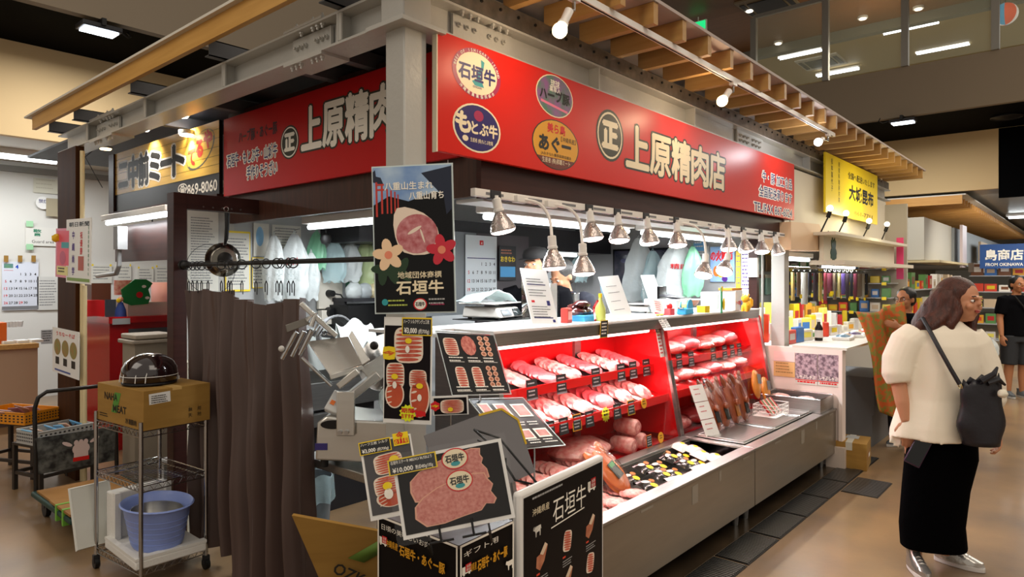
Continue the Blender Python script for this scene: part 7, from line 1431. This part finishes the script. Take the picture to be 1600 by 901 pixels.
lamp('AREA', (21, 0, 3.0), 260, COOL, 8, 3); lamp('AREA', (15.2, 0, 2.9), 130, (1,.97,.92), 3, 3, aim=(17.5, .6, 1))  # second lamp: added fill aimed at the far cross shelves
lamp('AREA', (12, -1, 3.0), 60, (1,.95,.85), 4, 3)
# far goods shelves along both sides of the aisle
for row in range(4):
    sh = one('display_shelf', M().box(10.6, 1.9+.05*row, .35+.36*row, 16.5, 2.35, .37+.36*row), LGREY, 'long display shelf along the far aisle, %s' % ['lowest','second from the floor','third from the floor','highest'][row], 'shelf', group='display shelves along the aisle')
    for k in range(16):
        ci = rr.randrange(12); x = 10.8+k*.35; w_ = rr.uniform(.08,.14); hh_ = rr.uniform(.12,.26)
        t = thing('goods_box', '%s packet on the %s far aisle shelf, %s' % (CN[ci], ['lowest','second','third','highest'][row], XP(k)), 'packet', (x, 2.0+.04*row, .371+.36*row), 0, group='packets on the far aisle shelves')
        obj('body', M().box(-w_,-.05,0,w_,.05,hh_), mat(CB2[ci], .4), t); obj('print', M().box(-w_*.7,-.052,hh_*.3,w_*.6,-.0505,hh_*.75), mat(CB2[rr.randrange(12)], .4), t)
for row in range(5):
    one('display_shelf', M().box(17.4, -.3, .3+.34*row, 17.9, 2.08, .32+.34*row), LGREY, 'cross display shelf under the blue sign, %s' % ['lowest','second from the floor','middle','fourth from the floor','highest'][row], 'shelf', group='display shelves under the blue sign')
    for k in range(9):
        ci = rr.randrange(12); w_ = rr.uniform(.08,.13); hh_ = rr.uniform(.12,.27)
        t = thing('goods_box', '%s packet under the blue sign, %s shelf, %s' % (CN[ci], ['lowest','second','middle','fourth','highest'][row], XP(k)), 'packet', (17.5, 1.95-.24*k, .321+.34*row), 0, group='packets under the blue sign')
        obj('body', M().box(-.05,-w_,0,.05,w_,hh_), mat(CB2[ci], .4), t); obj('print', M().box(-.052,-w_*.7,hh_*.3,-.0505,w_*.6,hh_*.75), mat(CB2[rr.randrange(12)], .4), t)
# ================================================================ PEOPLE
HAIRB = mat('5a2a18', .38, 0, col2='2c130b', scale=10, stretch=(6,6,.8), contrast=.25, bump=.6, bscale=30); HAIRK = mat('141110', .4, 0, bump=.5, bscale=40); HAIRG = mat('3a3836', .45, 0, bump=.5, bscale=40)
LIP = mat('b0524a', .4); EYEW = mat('e8e4de', .3); IRIS = mat('20120c', .2); SKN = mat('c48a68', .5, sss=.08); SKT = mat('ad7450', .5, sss=.08)
def remesh(o, v):
    q = o.modifiers.new('remesh', 'REMESH'); q.mode = 'VOXEL'; q.voxel_size = v; q.use_smooth_shade = True
    s = o.modifiers.new('smooth', 'SMOOTH'); s.factor = .5; s.iterations = 3
def hand(m, p, d, n, side, curl=.35, thumb=.6, s=1.0):
    p, d, n = V(p), V(d).normalized(), V(n); n = (n - d*n.dot(d)).normalized(); x = d.cross(n)*side
    old = m.m; B = Matrix(((x.x,n.x,d.x,0),(x.y,n.y,d.y,0),(x.z,n.z,d.z,0),(0,0,0,1)))
    m.m = Matrix.Translation(p) @ B @ Matrix.Scale(s, 4)
    m.ball((0,0,.045), .038, .016, .052, 12, 8)
    for i, L in enumerate((.068,.078,.072,.056)):
        q = V((-.027+.018*i, 0, .082-.004*abs(i-1.5))); a = 0; pts = [V((q.x, q.y, q.z-.02)), q.copy()]
        for k, f in enumerate((.45,.32,.23)): a += curl*(1+.25*k); q = q + V((0, sin(a), cos(a)))*L*f; pts.append(q.copy())
        m.tube(pts, [.009,.0092,.0085,.0078,.006], 8)
    a = thumb; q = V((-.030,.004,.020)); m.tube([V((-.012,0,.01)), q, q+V((-.022*sin(a)-.008,.008,.028)), q+V((-.024*sin(a)-.010,.018,.055))], [.012,.0115,.0095,.007], 8)
    m.m = old
def head(parent, m, c, ang, tilt=0, s=1.0, skin=SKN, glasses=False, nod=0):
    """adds cranium, jaw, nose, ears to body builder m; eyes, lips as parts. ang: 0 faces -y"""
    Hm = Matrix.Translation(V(c)) @ Matrix.Rotation(ang, 4, 'Z') @ Matrix.Rotation(tilt, 4, 'Y') @ Matrix.Rotation(nod, 4, 'X') @ Matrix.Scale(s, 4); old = m.m; m.m = Hm
    m.ball((0,.012,.03), .074, .092, .088, 20, 14); m.ball((0,-.018,-.025), .060, .070, .080, 18, 12); m.ball((0,-.050,-.078), .026, .024, .022, 12, 8)
    m.lathe([(.004,.034),(.008,.02),(.013,.002),(.014,-.008),(.006,-.013)], 10, (0,-.092,-.004)); m.ball((0,-.085,.022), .045, .012, .010, 12, 6)
    for q in (-1, 1): m.ball((q*.074,.010,-.005), .010, .020, .030, 10, 8); m.ball((q*.034,-.068,-.025), .024, .018, .02, 10, 6)
    m.m = old
    for q in (-1, 1):
        for nm, cc, r, mt in (('eye', (q*.030,-.079,.004), (.013,.009,.0075), EYEW), ('iris', (q*.030,-.0865,.004), (.0058,.003,.0058), IRIS)):
            e = M(); e.m = Hm; e.ball(cc, *r, 10, 8); obj(nm, e, mt, parent)
        e = M(); e.m = Hm; e.tube([(q*.016,-.089,.024),(q*.030,-.090,.029),(q*.046,-.082,.025)], .003, 5); obj('eyebrow', e, HAIRK, parent)
    e = M(); e.m = Hm; e.ball((0,-.088,-.043), .022, .008, .0045, 12, 6); e.ball((0,-.087,-.050), .018, .008, .0045, 12, 6); obj('lips', e, LIP, parent)
    if glasses:
        e = M(); e.m = Hm
        for q in (-1, 1): e.ring((q*.032,-.100,.004), .022, .0025, (0,1,0), 14, 5); e.tube([(q*.054,-.098,.006),(q*.078,.0,.006)], .002, 4)
        obj('glasses', e, BLACK, parent)
    return Hm
def loft(m, rings, n=28, fold=0, seed=0):
    rr = random.Random(seed); ph = rr.uniform(0,6); vs = []; N = len(rings)
    for k, (cx, cy, z, rx, ry) in enumerate(rings):
        for i in range(n):
            a = 2*pi*i/n; f = 1+fold*(sin(5*a+ph+k*.3)+.6*sin(9*a+2*ph))*(1-k/N)
            vs.append((cx+rx*f*cos(a), cy+ry*f*sin(a), z+(fold*.25*sin(3*a+ph) if k == 0 else 0)))
    fs = [(k*n+i, k*n+(i+1) % n, (k+1)*n+(i+1) % n, (k+1)*n+i) for k in range(N-1) for i in range(n)]
    fs += [tuple(range(n-1,-1,-1)), tuple((N-1)*n+i for i in range(n))]
    return m.add(vs, fs)
def shoe(par, x, y, ang, mt, sole, s=1.0, laces=True):
    Sm = Matrix.Translation((x, y, 0)) @ Matrix.Rotation(ang, 4, 'Z') @ Matrix.Scale(s, 4)
    m = M(); m.m = Sm; n = 20
    prof = [(sin(2*pi*i/n)*(.042 if cos(2*pi*i/n) > 0 else .036)*(1 if abs(cos(2*pi*i/n)) < .8 else .95), -cos(2*pi*i/n)*.125-.045) for i in range(n)]
    m.prism(prof, 0, .028); s1 = obj('sole', m, sole, par, bevel=.004)
    m = M(); m.m = Sm; loft(m, [(0,-.045,.026,.041,.122),(0,-.043,.05,.040,.118),(0,-.015,.072,.034,.085),(0,.015,.095,.031,.055),(0,.025,.112,.032,.045)], 20); u = obj('upper', m, mt, par)
    if laces:
        for k in range(5): e = M(); e.m = Sm; e.tube([(-.024,-.085+.022*k,.066+.008*k),(0,-.09+.022*k,.078+.009*k),(.024,-.085+.022*k,.066+.008*k)], .003, 5); obj('lace', e, mat('d8d4cc', .5), u)
# ---- woman in the white blouse
d0 = 3.70; base = PZ(1465, 891, 0); wm = thing('person', 'person with long brown hair, cream blouse and long black skirt holding a purple phone', 'person', (base.x, base.y, 0), -R(49))
SC_ = F/3.70
def wp(px, py, y=0): return V(((px-1465)/SC_*(1+y/3.7), y, 1.6-(py-436)/SC_*(1+y/3.7)))
m = M(); hc = V((.135,.01,1.475)); Hm = head(wm, m, hc, R(24), R(6), 1.05)
m.tube([(.03,.02,1.28),(.06,.02,1.35),(.11,.02,1.42)], [.075,.055,.05], 14)
loft(m, [(0,.01,.70,.15,.11),(.0,.01,.85,.15,.11),(.0,.01,1.0,.125,.095),(.02,.01,1.2,.145,.10),(.03,.02,1.31,.14,.075),(.04,.02,1.34,.07,.05)])
m.tube([(-.13,.02,1.29),(-.20,.02,1.16),(-.215,.0,1.03),(-.212,-.03,.93),(-.202,-.05,.83)], [.05,.045,.040,.036,.025], 12)
m.tube([(.18,.02,1.29),(.235,.0,1.15),(.262,-.01,1.0),(.272,-.04,.88),(.275,-.07,.78)], [.05,.045,.04,.034,.024], 12)
hand(m, (-.202,-.05,.835), (.08,-.10,-1), (.25,.9,.1), 1, .22, .7, 1.02); hand(m, (.275,-.07,.785), (-.05,-.25,-1), (-1,.2,0), 1, .4, .5, .95)
for x, y, kx in ((-.115,.02,-.09),(.10,.10,.09)): m.tube([(kx*.9,.02,.75),(kx,.02,.45),(x*1.0,y,.12),(x,y-.01,.05)], [.085,.06,.036,.035], 12)
o = obj('body', m, SKN, wm); remesh(o, .0055)
m = M(); loft(m, [(-.02,.0,.135,.170,.125),(-.03,.0,.25,.168,.125),(-.01,.0,.45,.172,.13),(.02,.0,.62,.185,.14),(.02,.0,.72,.18,.14),(.02,.0,.86,.15,.12)], 40, .012, 3); obj('skirt', m, mat('030304', .9, bump=.3, bscale=25, ior=1.1), wm)
BLO = mat('f3e8d4', .65, 0, bump=.35, bscale=9)
m = M(); loft(m, [(-.02,.0,.735,.235,.155),(-.02,0,.80,.222,.150),(.0,0,.95,.192,.135),(.02,0,1.12,.190,.135),(.03,.01,1.24,.195,.13),(.035,.015,1.31,.178,.105),(.045,.02,1.35,.11,.08),(.06,.02,1.372,.07,.066)], 48, .035, 5)
m.tube([(-.10,.02,1.29),(-.155,.02,1.25),(-.20,.02,1.15),(-.225,.0,1.07),(-.222,-.01,1.03)], [.085,.09,.088,.075,.056], 18); m.tube([(.17,.02,1.29),(.195,.01,1.24),(.235,0,1.13),(.262,-.02,1.02),(.275,-.03,.93),(.278,-.035,.90)], [.085,.095,.095,.085,.07,.05], 18)
m.add([(-.24,0,.78),(-.17,-.06,.80),(-.225,-.02,.66),(-.27,.0,.70),(-.24,.05,.78)], [(0,1,2,3),(0,3,2,4),(0,4,1),(1,4,2)])
o = obj('blouse', m, BLO, wm); remesh(o, .008)
# hair: cap and wavy locks
m = M(); m.m = Hm; m.ball((0,.030,.045), .092, .100, .090, 20, 14); m.ball((0,.05,-.01), .090, .075, .10, 18, 12)
m.m = Matrix(); rr = random.Random(4)
def lock(a, r0, dx, dy, L, th): 
    st = Hm @ V((.085*cos(a), .03+.085*sin(a), .05)); pts = []; 
    for k in range(9):
        t = k/8; pts.append(st + V((dx*t**1.2+.020*sin(10*t+a*3), dy*t+.012*cos(6*t+a*2), -L*t)))
    m.tube(pts, [th*(1-.15*k/8 if k < 6 else .85-.28*(k-5)) for k in range(9)], 10)
for a in [R(q) for q in range(25, 205, 14)]: lock(a, .09, -.15*(.5-cos(a))*.9-.04, .03, .35+.06*sin(3*a), .036)
for a in [R(q) for q in (150, 170, 190, 205)]: lock(a, .09, -.19, -.01, .33, .03)
for a in [R(q) for q in (-10, 5, 20)]: lock(a, .09, .0+.01*a, -.03, .30, .026)
lock(R(-22), .09, -.01, -.05, .33, .024); lock(R(203), .09, -.03, -.05, .30, .028)
o = obj('hair', m, HAIRB, wm); remesh(o, .008)
# bag, strap, phone
BAGB = mat('15121a', .5, 0, bump=.4, bscale=14, coat=.15)
bg_ = obj('shoulder_bag', M().grid(lambda u, v: (.088+(.118*(1-.25*(1-v)**2)*(1-.45*max(0,v-.75)*2)+.006*sin(12*v))*cos(2*pi*u), -.215+.065*(1-.4*(1-v))*sin(2*pi*u), 1.085-.34*v+.02*cos(2*pi*u)*(1-v)-(.012*sin(9*2*pi*u) if v == 0 else 0)), 36, 14), BAGB, wm, solid=.004)
obj('strap', M().tube([(-.06,.08,1.36),(-.088,-.01,1.385),(-.092,-.09,1.31),(-.075,-.145,1.22),(-.045,-.18,1.13),(-.015,-.205,1.055)], .011, 8), mat('1c181c', .5), wm); obj('buckle', M().ring((-.013,-.207,1.045), .014, .003, (1,0,.3), 12), mat('c0a870', .3, .8), wm)
obj('tie', M().tube([(.06,-.26,1.08),(.11,-.28,1.12),(.14,-.26,1.15)], [.018,.014,.006], 8).tube([(.09,-.26,1.07),(.14,-.27,1.09),(.18,-.26,1.06)], [.016,.014,.006], 8), BAGB, bg_); obj('charm', M().ball((.15,-.285,1.02), .024, .02, .022, 12, 8, .08), mat('e8e0cc', .8), bg_)
ph_ = thing('phone', 'dark purple cased phone held low in the hand of the person in the cream blouse', 'phone', mtx=MATW[wm.name] @ Matrix.Translation((-.165,-.10,.685)) @ Matrix.Rotation(R(28), 4, 'Y') @ Matrix.Rotation(R(-25), 4, 'Z'))
obj('case', M().box(-.04,-.007,-.085,.04,.007,.085), mat('3a1f3c', .3), ph_, bevel=.006); obj('screen', M().box(-.035,-.0085,-.078,.035,-.007,.078), BLACKG, ph_)
SILV = mat('b8b4ae', .22, .8, bump=.3, bscale=40)
shoe(wm, -.125, .0, R(-8), SILV, mat('cfc9c4', .5), 1.0); shoe(wm, .125, .09, R(42), SILV, mat('cfc9c4', .5), 1.0)
# ---- simple figures
def figure(lab, px, py_head, d, zbase, ang, topc, botc, hair, face=0, nod=0, arms=None, h=1.62, skin=SKT, long_=False, shorts=True, glasses=False, name='person', lean=0, shoes=True):
    b = PD(px, 436, d); s = h/1.62; t = thing(name, lab, 'person', mtx=Matrix.Translation((b.x, b.y, zbase)) @ Matrix.Rotation(-R(49)+ang, 4, 'Z') @ Matrix.Scale(s, 4))
    m = M(); hc = V((0,-.02-lean,1.49-lean*.25)); Hm = head(t, m, hc, face, 0, 1, skin, glasses, nod)
    m.tube([(0,.01-lean*.7,1.28),(0,-lean*.8,1.36),(0,-.01-lean,1.43)], [.07,.052,.05], 12)
    loft(m, [(0,0,.80,.15,.10),(0,0,1.0,.13,.095),(0,-lean*.5,1.2,.15,.10),(0,-lean*.7,1.31,.14,.075),(0,-lean*.75,1.35,.06,.05)])
    arms = arms or (((-.17,0,1.30),(-.22,.0,1.05),(-.23,-.05,.82)), ((.17,0,1.30),(.22,.0,1.05),(.23,-.05,.82)))
    for k, (a, e, w) in enumerate(arms):
        a, e, w = V(a)+V((0,-lean*.7,0)), V(e)+V((0,-lean*.6,0)), V(w)+V((0,-lean*.6,0)); m.tube([a, (a+e)/2, e, (e+w)/2, w], [.05,.046,.04,.036,.025], 12); hand(m, w, (w-e), (1-2*k,.3,0), 1 if k else -1, .35)
    for s_ in (-1, 1): m.tube([(s_*.085,0,.85),(s_*.09,0,.48),(s_*.095,.02,.28),(s_*.095,.02,.07)], [.085,.058,.052,.034], 12)
    o = obj('body', m, skin, t); remesh(o, .008)
    m = M(); loft(m, [(0,0,.82,.19,.135),(0,0,1.0,.18,.13),(0,-lean*.5,1.18,.185,.13),(0,-lean*.7,1.30,.17,.10),(0,-lean*.8,1.355,.075,.065)], 32, .02, int(px))
    for a, e, w in arms: a, e = V(a)+V((0,-lean*.7,0)), V(e)+V((0,-lean*.6,0)); m.tube([a*.8+V((0,0,.26)), a, a+(e-a)*.5, a+(e-a)*.8], [.06,.072,.075,.07], 14) if not long_ else m.tube([a, e, V(w)+V((0,-lean*.6,0))], [.07,.06,.045], 14)
    o = obj('shirt', m, topc, t); remesh(o, .01)
    m = M(); loft(m, [(0,0,.74,.18,.13),(0,0,.9,.165,.12)], 24)
    for s_ in (-1, 1): m.tube([(s_*.085,0,.82),(s_*.095,0,.6),(s_*.10,0,.44 if shorts else .08)], [.11,.10,.095 if shorts else .07], 16)
    o = obj('trousers', m, botc, t); remesh(o, .01)
    m = M(); m.m = Hm; m.ball((0,.028,.042), .086, .098, .088, 18, 12, .015); m.ball((0,.045,-.005), .082, .07, .075, 16, 10, .02); o = obj('hair', m, hair, t); remesh(o, .008)
    if shoes:
        for s_ in (-1, 1): shoe(t, s_*.095, .03, s_*.15, mat('55585a', .6), mat('b8b4ae', .5), 1.0, False)
    return t
BLKT = mat('08080b', .9, bump=.3, bscale=14, ior=1.15)
man = figure('person in a black T-shirt and dark shorts standing far down the aisle', 1588, 455, 9.1, 0, R(0), BLKT, mat('26282c', .8), HAIRK, h=1.66)
obj('sling_strap', M().tube([(-.12,-.12,1.35),(0,-.15,1.18),(.14,-.15,1.0)], .012, 6), BLACK, man); obj('sling_bag', M().ball((.17,-.16,.96), .10, .05, .08, 12, 8, .04), BLACK, man)
bag('white plastic bag held by the person in the black T-shirt', 1549, 530, 562, 22, Y=None, X=PD(1549,530,9.0).x, mt=BAGW, grp='carrier bag in the aisle')
shop = figure('person with short dark hair and glasses holding up a patterned cloth', 1416, 468, 6.4, 0, R(-60), BLKT, mat('2a2a30', .8), HAIRK, h=1.53, arms=(((-.17,0,1.30),(-.20,-.16,1.20),(-.12,-.38,1.28)), ((.17,0,1.30),(.20,-.18,1.18),(.14,-.38,1.24))), shorts=False, glasses=True)
a, b, c_, e_ = PD(1334, 486, 6.0), PD(1402, 470, 6.2), PD(1372, 640, 6.1), PD(1418, 660, 6.3)
CLO = mat('c8602a', .7, 0, col2='8a8438', scale=24, kind='noise', contrast=.05, detail=4)
def clf(u, v):
    p = (a*(1-u)+b*u)*(1-v) + (c_*(1-u)+e_*u)*v; p = p + V((0,0,-.05*sin(pi*u)*(1-v))) - fwd*(.05*sin(7*u+2*v)+.03*sin(13*u+1))
    return p + rgt*(.03*sin(5*v+u))
one('patterned_cloth', M().grid(clf, 40, 30), CLO, 'orange and green patterned cloth held up at the neighbouring stall', 'cloth', solid=.003)
one('duckboard', M().box(3.2, 2.9, 0, 5.6, 3.7, .12), mat('5a4a3a', .7), 'low duckboard the clerks stand on', 'platform')
k1 = figure('person in black with a dark cap behind the tall white menu stand', 838, 400, 4.95, .12, R(-8), BLKT, BLKT, HAIRK, face=R(-25), h=1.72, skin=SKN, shorts=False)
m = M(); m.m = Matrix.Translation((0,-.02,1.49)) @ Matrix.Rotation(R(-25), 4, 'Z'); m.lathe([(.093,.045),(.095,.07),(.086,.10),(.060,.122),(0,.130)], 24); m.grid(lambda u, v: ((u-.5)*.15*(1-.3*v), -.08-.07*v, .045-.012*v), 8, 4); obj('cap', m, mat('1c1a1a', .7), k1)
k2 = figure('person in navy looking down behind the second bent arm heat lamp', 893, 412, 5.3, .12, R(-35), mat('181a26', .8), BLKT, HAIRG, face=R(-15), nod=R(25), h=1.66, skin=SKN, lean=.12, shorts=False)
